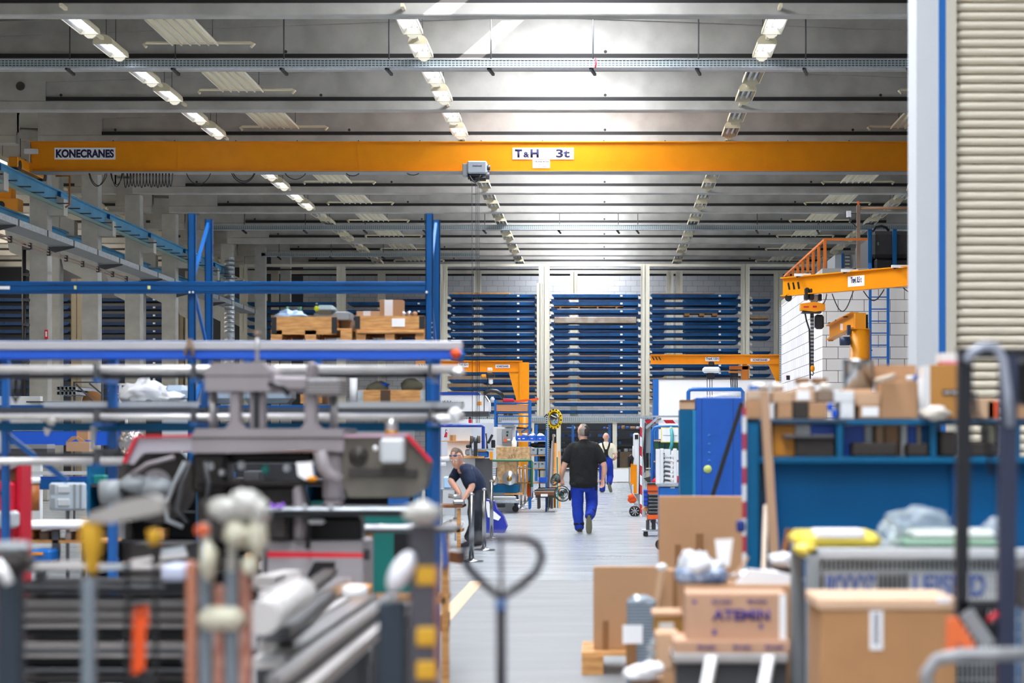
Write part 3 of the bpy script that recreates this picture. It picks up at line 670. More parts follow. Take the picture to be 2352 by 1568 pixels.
# machine on the roof
dm = 47.0
mc = T('air_handling_unit', 'black ribbed ventilation machine on the roof of the white block room', 'ventilation unit', P(2050, 630, dm))
part('casing', MB(mat('charcoal casing', '#2c2b2f', .6, noise=.15, scale=8)).box(X(2002, dm), X(2200, dm), dm, dm+3, Z(592, dm), Z(530, dm), c=.08), mc)
part('lower_casing', MB(BLK).box(X(2010, dm), X(2200, dm), dm+.05, dm+3, hb+.12, Z(592, dm), c=.05), mc)
part('side_panel', MB(DGREY).box(X(2002, dm)-.03, X(2002, dm), dm+.2, dm+2.8, hb+.15, Z(545, dm)), mc)
part('green_label', MB(GREEN).pb(2015, 556, 2019, 563, dm-.005, .01), mc)
for px in (1994, 2051): part('frame_post', MB(BLUE).pb(px, 526, px+9, 624, dm-.12, .1).pb(px+2.5, 530, px+6, 620, dm-.13, .02, TEAL), mc)
part('top_hose', MB(BLK).tube([P(2005, 530, dm+.2), P(2012, 521, dm+.3), P(2025, 519, dm+.3), P(2035, 522, dm+.3), P(2042, 530, dm+.3)], .03, 6), mc)
s2 = T('switch_cabinet', 'grey roof shed with a blue corner behind the ventilation machine', 'cabinet', P(1935, 625, 52))
part('body', MB(GREY).box(X(1918, 52), X(1990, 52), 52, 54, hb+.12, Z(585, 52)), s2); part('corner', MB(BLUE).pb(1933, 581, 1937, 622, 51.95, .1), s2)
part('louvre', MB(stripes('louvre', '#8d9296', '#3a3c40', 12)).pb(1941, 583, 1952, 622, 51.93, .1), s2)
pst = T('signal_post', 'brown steel post with an orange tip rising from the block room roof', 'post', P(1972, 625, 46.3))
BRN = mat('brown primer', '#85705f', .5)
part('post', MB(BRN).box(X(1968, 46.3), X(1976, 46.3), 46.3, 46.38, hb+.12, Z(470, 46.3)), pst); part('tip', MB(ORAN).pb(1970, 462, 1974, 470, 46.3, .05), pst)
part('cross_pipe', MB(mat('copper brown pipe', '#9a7354', .4)).cyl(P(1976, 478, 46.34), P(2140, 478, 46.34), .03, 8), pst)
part('junction_box', MB(OFFW).pb(1945, 484, 1955, 498, 46.3, .08), pst); part('arm', MB(DGREY).cyl(P(1955, 490, 46.34), P(1969, 490, 46.34), .012, 6), pst)
part('cable', MB(BLK).tube([P(1950, 498, 46.3), P(1952, 508, 46.3), P(1962, 516, 46.3), P(1968, 522, 46.3)], .009, 5), pst)
# blue ladder
dl = 45.6; ld = T('ladder', 'blue steel ladder fixed to the white block wall', 'ladder', P(2020, 1014+7500/dl, dl))
for px in (1999, 2040): part('rail', MB(BLUL).box(X(px-3, dl), X(px+3, dl), dl, dl+.05, 0, hb+.2 if px < 2000 else hb-.2), ld)
i = 0
while 682+27.6*i < 1170: part('rung', MB(BLUL).cyl(P(2001, 682+27.6*i, dl+.03), P(2038, 682+27.6*i, dl+.03), .014, 6), ld); i += 1
for zz in (1.2, 3.4): part('wall_bracket', MB(BLUL).box(X(2001, dl), X(2001, dl)+.03, dl+.03, db, zz, zz+.03), ld)
# ---------------------------------------------------------------- half tonne jib across the block wall
def jib(nm, lab, pa, pb_, h, w=.16):
    t = T(nm, lab, 'jib crane', (Vector(pa)+Vector(pb_))/2); part('boom', MB(YEL).ibeam(pa, pb_, w, h, .02), t)
    return t
d1, d2 = 43.0, 39.2; a = P(1799, 659, d1); b = P(2200, 624, d2)
j = jib('jib_crane', 'yellow jib crane arm reaching in front of the block room', a, b, .37)
ang = math.atan2(b.y-a.y, b.x-a.x)
def onj(px, dy=0, off=-.09):
    f = (px-1799)/(2200-1799); d = 1/((1-f)/d1+f/d2); p = P(px, 659-35*f+dy, d); return p+Vector((0, off, 0))
q = onj(1965, -9, -.02)
def jplate(px0, px1, y0, y1, m, nm, lab=None, off=-.02):
    a_, b_ = onj(px0, 0, off), onj(px1, 0, off); z0 = Z(y1, a_.y); z1 = Z(y0, a_.y)
    return part(nm, MB(m).add([(a_.x, a_.y, z0), (b_.x, b_.y, z0), (b_.x, b_.y, z1), (a_.x, a_.y, z1), (a_.x, a_.y-.006, z0), (b_.x, b_.y-.006, z0), (b_.x, b_.y-.006, z1), (a_.x, a_.y-.006, z1)], [(0, 1, 2, 3), (4, 7, 6, 5), (0, 4, 5, 1), (3, 2, 6, 7), (1, 5, 6, 2), (0, 3, 7, 4)]), j, lab)
s = jplate(1947, 1985, 635, 659, PAPER, 'load_plate', 'white load plate'); text('lettering', 'Tragl. 0,5 t', s, onj(1966, -2+3.5, -.03)+Vector((0, 0, .01)), .15, INK, w=.29, bold=.03, up=ang)
for px in (1810, 1821, 1832): part('hazard_mark', MB(BLK).add([onj(px-2, -8, -.03), onj(px+2, -9, -.03), onj(px+5, 7, -.03), onj(px+1, 8, -.03)], [(0, 1, 2, 3)]), j)
for px in (1842, 1950, 2066):
    c = onj(px, -23, -.1); part('work_lamp', MB(WHITE).bar(c-Vector((.16, 0, 0)), c+Vector((.16, 0, 0)), .09, .05).bar(c-Vector((.12, 0, .04)), c+Vector((.12, 0, .04)), .05, .03, BLK), j, 'white lamp on the boom')
part('end_stop', MB(BLK).cyl(onj(1810, 26, -.1), onj(1812, 26, .1), .07, 12), j)
part('mounting_head', MB(YELD).box(b.x-.1, b.x+.25, b.y-.15, b.y+.25, b.z-.5, b.z+.3), j)
part('post', MB(YELD).cyl((b.x+.1, b.y+.1, 0), (b.x+.1, b.y+.1, b.z-.4), .16, 14), j)
dh = 42.45
h = T('chain_hoist', 'yellow electric chain hoist hanging from the half tonne jib', 'hoist', P(1866, 692, dh))
part('trolley', MB(BLK).pb(1849, 660, 1859, 688, dh-.15, .3, c=.02).pb(1860, 662, 1870, 688, dh-.15, .3, c=.02).pb(1880, 675, 1888, 690, dh-.1, .2), h)
part('shackle', MB(OFFW).pb(1862, 676, 1880, 694, dh-.05, .12, c=.02), h)
part('hoist_body', MB(mat('hoist orange yellow', '#f29a0c', .4)).prism([(X(x, dh), Z(y, dh)) for x, y in ((1838, 698), (1868, 694), (1893, 698), (1894, 713), (1870, 717), (1838, 713))], dh-.15, dh+.15), h)
part('lower_case', MB(DGREY).pb(1842, 714, 1888, 719, dh-.13, .26, c=.02), h)
part('red_mark', MB(RED).pb(1846, 703, 1858, 706, dh-.16, .01).pb(1867, 702, 1876, 706, dh-.16, .01), h)
part('chain_bag', MB(BLK).pb(1872, 722, 1893, 755, dh-.1, .2, c=.04), h)
part('chain', MB(stripes('chain links', '#9a9da0', '#3a3b3e', 14)).cyl(P(1863, 719, dh), P(1864, 842, dh), .02, 6).cyl(P(1867, 719, dh), P(1867, 842, dh), .02, 6), h)
part('control_cable', MB(BLK).tube([P(1849, 718, dh), P(1852, 735, dh), P(1859, 757, dh), P(1860, 800, dh), P(1861, 870, dh)], .016, 6), h)
part('hook', MB(YEL).blob(P(1866, 846, dh), .045, .04, .07).tube([P(1866, 852, dh), P(1869, 857, dh), P(1866, 862, dh), P(1862, 859, dh)], .013, 6, DGREY), h)
f = T('festoon_cable', 'black supply cable looping under the half tonne jib', 'cable', P(1950, 680, 41.6))
for xa, xb_, ya, yb, sg in ((1911, 1960, 674, 668, 44), (1983, 2031, 668, 664, 24), (2074, 2110, 660, 657, 12)):
    part('cable_loop', MB(BLK).tube([P(xa+(xb_-xa)*i/12, ya+(yb-ya)*i/12+sg*math.sin(math.pi*i/12), 41.2) for i in range(13)], .011, 5), f)
part('cable_loop', MB(BLK).tube([P(1899, 676, 41.8), P(1897, 685, 41.9), P(1893, 695, 42.2), P(1886, 700, 42.5)], .011, 5), f)
# ochre pillar jib behind
dp = 40.5; j2 = T('pillar_jib', 'ochre pillar jib crane beside the blue ladder', 'jib crane', P(1974, 1199, dp))
part('pillar', MB(YELD).cyl((X(1975, dp), dp, 0), (X(1975, dp), dp, Z(756, dp)), .19, 20), j2)
part('head', MB(YELD).box(X(1963, dp), X(1987, dp), dp-.12, dp+.12, Z(756, dp), Z(719, dp)).box(X(1953, dp), X(1995, dp), dp-.19, dp+.19, Z(757, dp), Z(755, dp)), j2)
aa, bb = P(1906, 764, 43.6), P(1962, 735, dp+.15); part('boom', MB(YELD).ibeam(aa, bb, .16, .3, .02), j2)
part('boom_plate', MB(OFFW).pb(1930, 743, 1936, 758, 41.9, .02), j2)
part('drive_motor', MB(mat('dark blue casting', '#1f2f4e', .5)).cyl(P(1929, 783, dp-.1), P(1952, 783, dp-.1), .085, 14).pb(1947, 746, 1954, 768, dp-.1, .15), j2)
part('end_stop', MB(YELD).pb(1904, 774, 1914, 783, 43.5, .15), j2)
for px in (1909, 1925, 1943): part('cable_clip', MB(BLK).pb(px-6, 740-(px-1909)*.4, px+6, 742-(px-1909)*.4, 43.4-(px-1905)*.055, .1), j2)
part('cable_box', MB(BLK).pb(1986, 722, 1994, 765, dp+.1, .1), j2)
# ---------------------------------------------------------------- one tonne jib over the white booth
d3 = 57.0; j3 = T('jib_crane', 'yellow one tonne jib crane over the white booth', 'jib crane', P(1640, 830, d3))
part('boom', MB(YEL).box(X(1494, d3), X(1790, d3), d3, d3+.02, Z(834, d3), Z(816, d3)).box(X(1494, d3), X(1790, d3), d3-.08, d3+.1, Z(816, d3), Z(814, d3)).box(X(1494, d3), X(1790, d3), d3-.08, d3+.1, Z(836, d3), Z(834, d3)), j3)
part('bracket', MB(YEL).prism([(X(x, d3), Z(y, d3)) for x, y in ((1762, 830), (1790, 817), (1790, 882), (1786, 882))], d3-.02, d3+.1), j3)
for px in (1499, 1506.5, 1514): part('hazard_mark', MB(BLK).pp([(px-2, 819), (px+1, 819), (px+5, 827), (px+2, 827)], d3-.012, .01), j3)
s = part('load_plate', MB(PAPER).pb(1620, 820, 1652, 829, d3-.012, .01), j3, 'white load plate'); text('lettering', 'Tragl. 1,0 t', s, P(1636, 824.5, d3-.013), .085, INK, w=.33, bold=.03)
s = part('name_plate', MB(PAPER).pb(1724, 823, 1768, 830, d3-.012, .01), j3, 'white maker plate'); text('lettering', 'KONECRANES', s, P(1746, 826.5, d3-.013), .05, INK, w=.38, bold=.03)
h = T('chain_hoist', 'grey chain hoist hanging from the one tonne jib', 'hoist', P(1634, 848, d3))
part('hoist_body', MB(OFFW).pb(1614, 842, 1655, 856, d3-.15, .3, c=.05), h); part('trolley', MB(BLK).pb(1627, 830, 1641, 841, d3-.1, .2, c=.03), h)
part('chain_box', MB(BLK2).pb(1623, 856, 1642, 870, d3-.1, .2, c=.03), h)
for px in (1624, 1630, 1635): part('chain', MB(DGREY).cyl(P(px, 868, d3), P(px+.5, 915, d3), .01, 5), h)
tl = T('tool_balancer', 'orange bracket with dark hoses hanging under the one tonne jib', 'bracket', P(1700, 845, d3+.3))
part('arm', MB(mat('burnt orange paint', '#c4731a', .5)).pb(1676, 840, 1722, 848, d3+.2, .15).pb(1706, 836, 1716, 840, d3, .3).pb(1703, 838, 1720, 872, d3+.2, .2, None, .02).pb(1674, 852, 1700, 856, d3+.2, .1), tl)
for i in range(5): part('hose', MB(BLK).tube([P(1679+i*3.5, 850, d3+.25), P(1678+i*3.6, 870, d3+.25), P(1680+i*3.4, 898-i*3 % 7, d3+.25)], .015, 5), tl)
# white booth
d4 = 60.0
bo = T('booth', 'white panelled booth with a blue corner under the one tonne jib', 'booth', P(1640, 1014+7500/d4, d4))
part('front_panel', MB(mat('booth white', '#fbfbfc', .5)).box(X(1512, d4), X(1794, d4), d4, d4+.08, 0, Z(871, d4)), bo); part('corner_post', MB(BLUL).box(X(1502, d4), X(1512, d4), d4-.03, d4+1.5, 0, Z(870, d4)), bo)
part('top_trim', MB(DGREY).pb(1502, 869, 1794, 871, d4-.02, .1), bo)
# ---------------------------------------------------------------- equipment along the right side of the aisle
d5 = 43.5
ga = T('light_gantry', 'aluminium gantry with red and white striped edges at the right of the aisle', 'gantry', P(1480, 1186, d5))
SR = stripes('red white diagonal tape', '#c2102c', '#eceff2', 2.6, 2, .8); SRH = stripes('red white tape across', '#c2102c', '#eceff2', 2.6, 0, .8)
part('striped_post', MB(SR).box(X(1470, d5), X(1474.5, d5), d5, d5+.06, 0, Z(961, d5)), ga); part('post', MB(GALV).box(X(1474.5, d5), X(1481, d5), d5, d5+.08, 0, Z(961, d5)), ga)
part('cross_beam', MB(GALV).pb(1464, 954, 1565, 958, d5, .1), ga); part('striped_beam', MB(SRH).pb(1482, 964, 1565, 972, d5+.05, .03), ga)
part('brace', MB(GALV).bar(P(1483, 983, d5), P(1512, 958, d5), .05, .05).bar(P(1497, 980, d5+.1), P(1518, 960, d5+.1), .04, .04), ga)
part('control_panel', MB(GREY).pb(1484, 962, 1495, 1040, d5+.1, .1), ga); part('hanging_cable', MB(BLK).tube([P(1482, 970, d5-.1), P(1481, 1000, d5-.1), P(1480, 1040, d5-.1), P(1482, 1065, d5-.1), P(1481, 1085, d5-.1)], [.012, .012, .03, .03, .008], 6), ga)
part('rear_post', MB(GALV).box(X(1491, d5), X(1493, d5), d5+.3, d5+.35, 0, Z(958, d5)), ga)
wc = T('machine_housing', 'cream machine housing behind the striped gantry', 'machine', P(1460, 1180, 52))
part('housing', MB(OFFW).pb(1455, 994, 1468, 1150, 52, .8, c=.03), wc); part('hose_opening', MB(BLK).pb(1458, 998, 1466, 1008, 51.98, .05), wc); part('side_column', MB(OFFW).pb(1453, 1024, 1456, 1160, 51.5, .4), wc)
# yellow stacker
st = T('hand_stacker', 'yellow hand stacker parked at the right of the aisle', 'stacker', P(1457, 1186, 44))
d = 44.0
part('mast', MB(YEL).pb(1448, 1060, 1455, 1112, d, .1).pb(1455, 1067, 1463, 1133, d-.1, .1), st); part('handle', MB(BLK).tube([P(1445, 1072, d), P(1445, 1050, d), P(1450, 1045, d), P(1453, 1052, d), P(1451, 1064, d)], .03, 8), st)
part('side_rail', MB(GREY).pb(1444, 1072, 1447, 1112, d, .05).bar(P(1446, 1110, d), P(1453, 1140, d), .03, .03), st)
part('pump_lever', MB(BLK).tube([P(1471, 1045, d-.2), P(1470, 1100, d-.2), P(1469, 1135, d-.2)], .022, 6), st)
part('pump', MB(ORAN).pb(1442, 1140, 1462, 1155, d-.15, .25, c=.04).cyl(P(1444, 1143, d-.15), P(1456, 1137, d-.15), .05, 10), st)
part('fork_carriage', MB(GREY).prism([(X(x, d), Z(y, d)) for x, y in ((1456, 1134), (1478, 1133), (1484, 1176), (1486, 1182), (1472, 1182), (1466, 1150))], d-.05, d+.4), st)
wh = part('wheel', MB(BLK).lathe(P(1458, 1174, d-.2), [(.04, 0), (.105, .0), (.115, .015), (.115, .055), (.105, .07), (.04, .07)], 24, None, 'y'), st)
part('wheel_rim', MB(GREY).lathe(P(1458, 1174, d-.205), [(.0, 0), (.03, .0), (.03, .01)], 12, None, 'y'), wh)
sp = MB(OFFW)
for i in range(8):
    a_ = i*math.pi/4+.2; c = P(1458, 1174, d-.206); sp.bar(c+Vector((math.cos(a_)*.03, 0, math.sin(a_)*.03)), c+Vector((math.cos(a_)*.085, 0, math.sin(a_)*.085)), .008, .018, None, (0, 1, 0))
part('spokes', sp, wh)
# blue trolley
d = 40.0
tr = T('blue_trolley', 'blue tubular trolley hung with white notices beside the gantry', 'trolley', P(1530, 1200, d))
BL = BLUL
part('frame', MB(BL).tube([P(1498, 1196, d), P(1498, 990, d), P(1502, 982, d), P(1512, 980, d), P(1556, 980, d), P(1562, 990, d), P(1562, 1196, d)], .028, 8).tube([P(1504, 1196, d+.6), P(1504, 990, d+.6), P(1510, 982, d+.6), P(1556, 982, d+.6)], .025, 8), tr)
for y in (1010, 1058, 1100, 1150): part('shelf', MB(WOOD).pb(1496, y, 1562, y+3, d, .6).pb(1496, y-2, 1562, y, d, .03, BL), tr)
for px in (1515, 1527, 1540): part('bar', MB(BL).cyl(P(px, 1012, d+.3), P(px, 1060, d+.3), .012, 6), tr)
for px in (1500, 1558): part('castor', MB(BLK).cyl(P(px, 1196, d-.02), P(px, 1196, d+.05), .05, 12), tr)
s = T('notice', 'white notice with a yellow border hanging on the blue trolley', 'sign', P(1540, 1016, d-.05)); part('card', MB(mat('yellow border', '#e8d560', .6)).pb(1518, 981, 1561, 1016, d-.06, .01).pb(1520, 983, 1560, 1014, d-.065, .01, PAPER), s)
text('lettering', 'Kommissionierlager', s, P(1540, 1000, d-.067), .025, INK, w=.26)
solo('green_sheet', MB(GREEN).pb(1503, 1014, 1562, 1034, d+.35, .02), 'green sheet behind the bars of the blue trolley', 'sheet')
solo('blue_crate', MB(BLUV).pb(1494, 1079, 1532, 1090, d-.05+.1, .4, c=.02), 'bright blue crate on the trolley shelf', 'crate'); solo('red_cloth', MB(RED).blob(P(1512, 1104, d-.1), .12, .1, .05, None, 12, .5, 3).blob(P(1556, 1100, d-.1), .08, .1, .06, None, 12, .5, 5), 'red bags on the lower shelf of the blue trolley', 'bag')
solo('bench_vise', MB(IRON).pp([(1478, 1098), (1500, 1092), (1500, 1104), (1494, 1108), (1494, 1194), (1486, 1194), (1486, 1106)], 41.5, .15), 'dark iron anvil block behind the orange tool cart', 'anvil')
# orange tool cart
d = 34.5
tc_ = T('tool_cart', 'black drawer cart with orange top and bottom bands on castors', 'tool cart', P(1500, 1232, d))
part('top', MB(BLK).pb(1487, 1109, 1532, 1113, d-.02, .5), tc_); part('upper_band', MB(mat('cart orange', '#e05a18', .45)).pb(1488, 1113, 1530, 1134, d, .45).pb(1488, 1126, 1530, 1130, d-.005, .01, mat('cart brown', '#7a3216', .5)), tc_)
for i in range(6): part('drawer', MB(mat('drawer charcoal', '#2e3034', .4)).pb(1489, 1134.5+i*8, 1530, 1141+i*8, d, .45, c=.01).pb(1490, 1134.5+i*8, 1529, 1136+i*8, d-.012, .01, GREY), tc_)
part('lower_band', MB(mat('cart orange', '#e05a18', .45)).pb(1487, 1182, 1530, 1192, d, .45), tc_)
part('undercarriage', MB(DGREY).pb(1484, 1194, 1492, 1218, d+.1, .2).pb(1497, 1194, 1506, 1216, d+.15, .2).pb(1475, 1217, 1530, 1220, d-.05, .5, GALV), tc_)
for dy in (0, .45): cs = part('castor', MB(BLK).cyl(P(1483, 1227, d+dy), P(1483, 1227, d+dy+.03), .04, 14).pb(1478, 1219, 1488, 1224, d+dy-.02, .05), tc_)
part('bin_stack', MB(stripes('bin stack blue', '#0b49c8', '#0a2f86', 14)).pb(1479, 1124, 1488, 1162, d+.1, .3, c=.01), tc_, 'bright blue bins hung on the side')
solo('tan_glove', MB(mat('tan leather', '#d9a070', .7)).blob(P(1483, 1168, 34.7), .06, .04, .035, None, 10, .7, 2), 'tan work gloves below the blue bins', 'gloves')
# louvred tray cabinet on blue cart
d = 30.0
lc = T('blue_cart', 'low blue cart carrying the white louvred rack', 'cart', P(1535, 1264, d))
part('body', MB(BLUL).pb(1513, 1118, 1562, 1240, d, .5, c=.01), lc); part('top', MB(GALV).pb(1510, 1110, 1564, 1117, d-.03, .56), lc); part('latch', MB(CREAM).pb(1540, 1118, 1550, 1121, d-.01, .02), lc)
for px in (1518, 1556): part('castor', MB(BLK).cyl(P(px, 1250, d), P(px, 1250, d+.05), .08, 12), lc)
lr = T('louvred_rack', 'white louvred tray rack standing on the blue cart', 'rack', P(1535, 1110, d))
for px in (1517, 1547): part('side_post', MB(OFFW).pb(px, 1030, px+8, 1110, d, .35, c=.01), lr)
for i in range(7): part('tray', MB(OFFW).pp([(1522, 1041+i*10.5), (1549, 1045+i*10.5), (1549, 1050+i*10.5), (1522, 1046+i*10.5)], d+.02, .3).pb(1524, 1040+i*10.5, 1527, 1043+i*10.5, d-.01, .02, BLK), lr)
solo('box_file', MB(OFFW).pb(1507, 1031, 1540, 1112, d+.37, .3), 'white box behind the louvred rack', 'box')
solo('teal_strap', MB(mat('teal strap', '#3aa0a8', .6)).tube([P(1541, 981, 39.98), P(1544, 1000, 39.85), P(1543, 1020, 39.8), P(1538, 1036, 39.8)], .03, 6), 'teal strap hanging from the blue trolley', 'strap')
# tall blue cabinets
d = 24.0
cb = T('tall_cabinet', 'tall bright blue steel cabinet behind the big cardboard sheet', 'cabinet', P(1650, 1014+7500/d, d))
part('body', MB(mat('cabinet blue', '#0a55b4', .4, noise=.05)).box(X(1598, d), X(1706, d), d, d+.9, .05, Z(913, d), c=.008), cb); part('door_seam', MB(mat('seam blue', '#083f8a', .6)).pb(1611, 914, 1613, 1300, d-.003, .01).pb(1683, 914, 1685, 1300, d-.003, .01), cb)
part('round_sticker', MB(mat('yellow green sticker', '#c8d878', .6)).lathe(P(1625.5, 1077, d-.004), [(.0, 0), (.045, 0), (.045, .004)], 20, None, 'y'), cb)
for y in (1000, 1020, 1040, 1058): part('vent_hole', MB(mat('vent blue', '#2d70c0', .6)).lathe(P(1629, y, d-.003), [(0, 0), (.018, 0), (.018, .003)], 10, None, 'y'), cb)
part('plinth', MB(BLK).box(X(1600, d), X(1704, d), d+.02, d+.88, 0, .05), cb); part('film_on_top', MB(FILM).blob(P(1660, 912, d+.3), .2, .2, .03, None, 12, .5, 4), cb)
cb = T('tall_cabinet', 'narrower teal blue cabinet left of the tall bright one', 'cabinet', P(1580, 1014+7500/d, d+.3))
part('body', MB(TEAL).box(X(1562, d), X(1590, d), d, d+.5, .05, Z(941, d)).box(X(1590, d), X(1598, d), d+.02, d+.5, .05, Z(941, d), mat('lighter teal', '#1b86b8', .4)), cb); part('plinth', MB(BLK).box(X(1564, d), X(1596, d), d+.02, d+.48, 0, .05), cb)
solo('cardboard_box', MB(CARD2).pb(1563, 918, 1597, 941, d+.02, .4, c=.01).pb(1563, 918, 1597, 922, d+.01, .4, CARDD), 'small cardboard box on top of the narrow teal cabinet', 'box')
bf = T('clothes_rail', 'light blue tubular frame rising behind the tall cabinets', 'frame', P(1640, 1200, 33))
part('rail', MB(BLUL).tube([P(1581, 1240, 33), P(1581, 900, 33), P(1585, 895, 33), P(1590, 894, 33), P(1702, 894, 33), P(1706, 900, 33), P(1706, 1240, 33)], .03, 8), bf); part('lower_rail', MB(OFFW).cyl(P(1640, 908, 33), P(1702, 906, 33), .035, 8), bf)
solo('black_strut', MB(BLK).bar(P(1704, 925, 17.5), P(1704-68*2.55, 925+215*2.55, 17.5), .035, .035), 'black bar leaning across the tall blue cabinet', 'bar')
# ---------------------------------------------------------------- people
def loft(b, pts, rad, side=(1, 0, 0), n=16, m=None):
    """Elliptical tube: rad = (across, deep) per point, across measured along side. Rounded ends."""
    pts = [Vector(p) for p in pts]; rad = [r if isinstance(r, (tuple, list)) else (r, r) for r in rad]
    t0 = (pts[1]-pts[0]).normalized(); t1 = (pts[-1]-pts[-2]).normalized(); e0, e1 = min(rad[0]), min(rad[-1])
    P_, R_ = [], []
    for f in (.98, .7): P_.append(pts[0]-t0*e0*f*.6); R_.append((rad[0][0]*math.sqrt(1-f*f), rad[0][1]*math.sqrt(1-f*f)))
    P_ += pts; R_ += rad
    for f in (.7, .98): P_.append(pts[-1]+t1*e1*f*.6); R_.append((rad[-1][0]*math.sqrt(1-f*f), rad[-1][1]*math.sqrt(1-f*f)))
    # smooth the path with Catmull-Rom samples
    Q, RR = [], []; k = len(P_)
    for i in range(k-1):
        a, p, q, c = P_[max(i-1, 0)], P_[i], P_[i+1], P_[min(i+2, k-1)]
        for s_ in (0, .5):
            t = s_; Q.append(.5*((2*p)+(q-a)*t+(2*a-5*p+4*q-c)*t*t+(3*p-a-3*q+c)*t**3)); RR.append(tuple(R_[i][j]*(1-t)+R_[i+1][j]*t for j in (0, 1)))
    Q.append(P_[-1]); RR.append(R_[-1]); vs = []; k = len(Q); sd = Vector(side)
    for i in range(k):
        t = (Q[min(i+1, k-1)]-Q[max(i-1, 0)]).normalized(); u = (sd-t*sd.dot(t))
        if u.length < .05: u = t.orthogonal()
        u.normalize(); v = t.cross(u).normalized(); vs += b.ring(Q[i], u, v, RR[i][0], RR[i][1], n)
    fs = [(i*n+j, i*n+(j+1) % n, (i+1)*n+(j+1) % n, (i+1)*n+j) for i in range(k-1) for j in range(n)]
    b.add(vs+[Q[0], Q[-1]], fs+[(k*n, (j+1) % n, j) for j in range(n)]+[(k*n+1, (k-1)*n+j, (k-1)*n+(j+1) % n) for j in range(n)], m, True)
    return b
def fused(name, b, par, voxel=.009, smooth=4, label=None, wrinkle=0):
    o = part(name, b, par, label); m = o.modifiers.new('fuse', 'REMESH'); m.mode = 'VOXEL'; m.voxel_size = voxel; m.use_smooth_shade = True
    s = o.modifiers.new('soft', 'SMOOTH'); s.iterations = smooth; s.factor = .5
    if wrinkle:
        tx = bpy.data.textures.new(name, 'CLOUDS'); tx.noise_scale = .09; dm_ = o.modifiers.new('folds', 'DISPLACE'); dm_.texture = tx; dm_.strength = wrinkle; dm_.mid_level = .5
    return o
def hand(b, wrist, dirv, palm_n, thumb_side, curl=.5, s=1.0):
    """Palm, four unequal curled fingers and a thumb leaving the side of the palm."""
    w = Vector(wrist); d = Vector(dirv).normalized(); n = Vector(palm_n); n = (n-d*n.dot(d)).normalized(); t = Vector(thumb_side); t = (t-d*t.dot(d)-n*t.dot(n)).normalized()
    loft(b, [w-d*.02*s, w+d*.03*s, w+d*.085*s], [(.026*s, .019*s), (.038*s, .017*s), (.040*s, .014*s)], t, 10)
    for i, (o, L) in enumerate(((.030, .072), (.010, .080), (-.010, .075), (-.029, .060))):
        p = w+d*.085*s+t*o*s; c = curl; q = p+(d*math.cos(c*.6)+n*math.sin(c*.6))*L*.45*s; r_ = q+(d*math.cos(c*1.5)+n*math.sin(c*1.5))*L*.33*s; e = r_+(d*math.cos(c*2.3)+n*math.sin(c*2.3))*L*.25*s
        loft(b, [p-d*.015*s, p, q, r_, e], [.0095*s, .0095*s, .0088*s, .0082*s, .007*s], t, 8)
    p = w+d*.025*s+t*.034*s; q = p+(d*.6+t*.6+n*.3).normalized()*.038*s; e = q+(d*.8+t*.1+n*.5).normalized()*.032*s
    loft(b, [p-t*.012*s, p, q, e], [.012*s, .012*s, .0105*s, .0085*s], n, 8)
def shoe(par, ankle, toe_dir, up, m, sole, s=1.0, name='shoe'):
    a = Vector(ankle); d = Vector(toe_dir).normalized(); u = Vector(up); u = (u-d*u.dot(d)).normalized(); sd = d.cross(u)
    b = MB(m); loft(b, [a-d*.06*s-u*.05*s, a+d*.02*s-u*.045*s, a+d*.12*s-u*.06*s, a+d*.185*s-u*.065*s], [(.038*s, .034*s), (.043*s, .040*s), (.047*s, .026*s), (.036*s, .020*s)], sd, 12)
    loft(b, [a-u*.05*s-d*.02*s, a+u*.0*s, a+u*.05*s-d*.01*s], [(.042*s, .05*s), (.038*s, .044*s), (.037*s, .042*s)], sd, 12)
    o = part(name, b, par)
    sb = MB(sole); c = a-u*.088*s; n = 14; vs = []
    for h in (0, .022):
        for i in range(n):
            an = 2*math.pi*i/n; L = math.cos(an); W = math.sin(an)
            vs.append(c+d*(.06+L*.14)*s+sd*W*(.046+.006*L)*s+u*h*s)
    sb.add(vs, [tuple(range(n)), tuple(range(n, 2*n))]+[(i, (i+1) % n, (i+1) % n+n, i+n) for i in range(n)])
    part('sole', sb, o)
def head(b, c, fwd, r=1.0):
    """Skull, jaw, nose, ears, neck root; fwd is where the face looks."""
    c = Vector(c); f = Vector(fwd).normalized(); u = Vector((0, 0, 1)); u = (u-f*u.dot(f)).normalized(); s_ = f.cross(u)
    loft(b, [c-u*.115*r+f*.045*r, c-u*.06*r+f*.03*r, c+u*.0*r, c+u*.05*r-f*.01*r, c+u*.085*r-f*.012*r], [(.042*r, .045*r), (.062*r, .075*r), (.076*r, .095*r), (.075*r, .095*r), (.055*r, .072*r)], s_, 18)
    loft(b, [c+f*.085*r+u*.02*r, c+f*.105*r-u*.02*r], [.010*r, .014*r], s_, 8)                       # nose
    loft(b, [c+f*.083*r-u*.058*r-s_*.02*r, c+f*.088*r-u*.058*r, c+f*.083*r-u*.058*r+s_*.02*r], [.007*r]*3, u, 8)   # lips
    for q in (-1, 1): loft(b, [c+s_*q*.078*r-u*.03*r-f*.002*r, c+s_*q*.086*r+u*.0*r-f*.008*r, c+s_*q*.083*r+u*.03*r-f*.01*r], [(.008*r, .011*r), (.008*r, .018*r), (.007*r, .013*r)], s_, 8)
    return f, u, s_
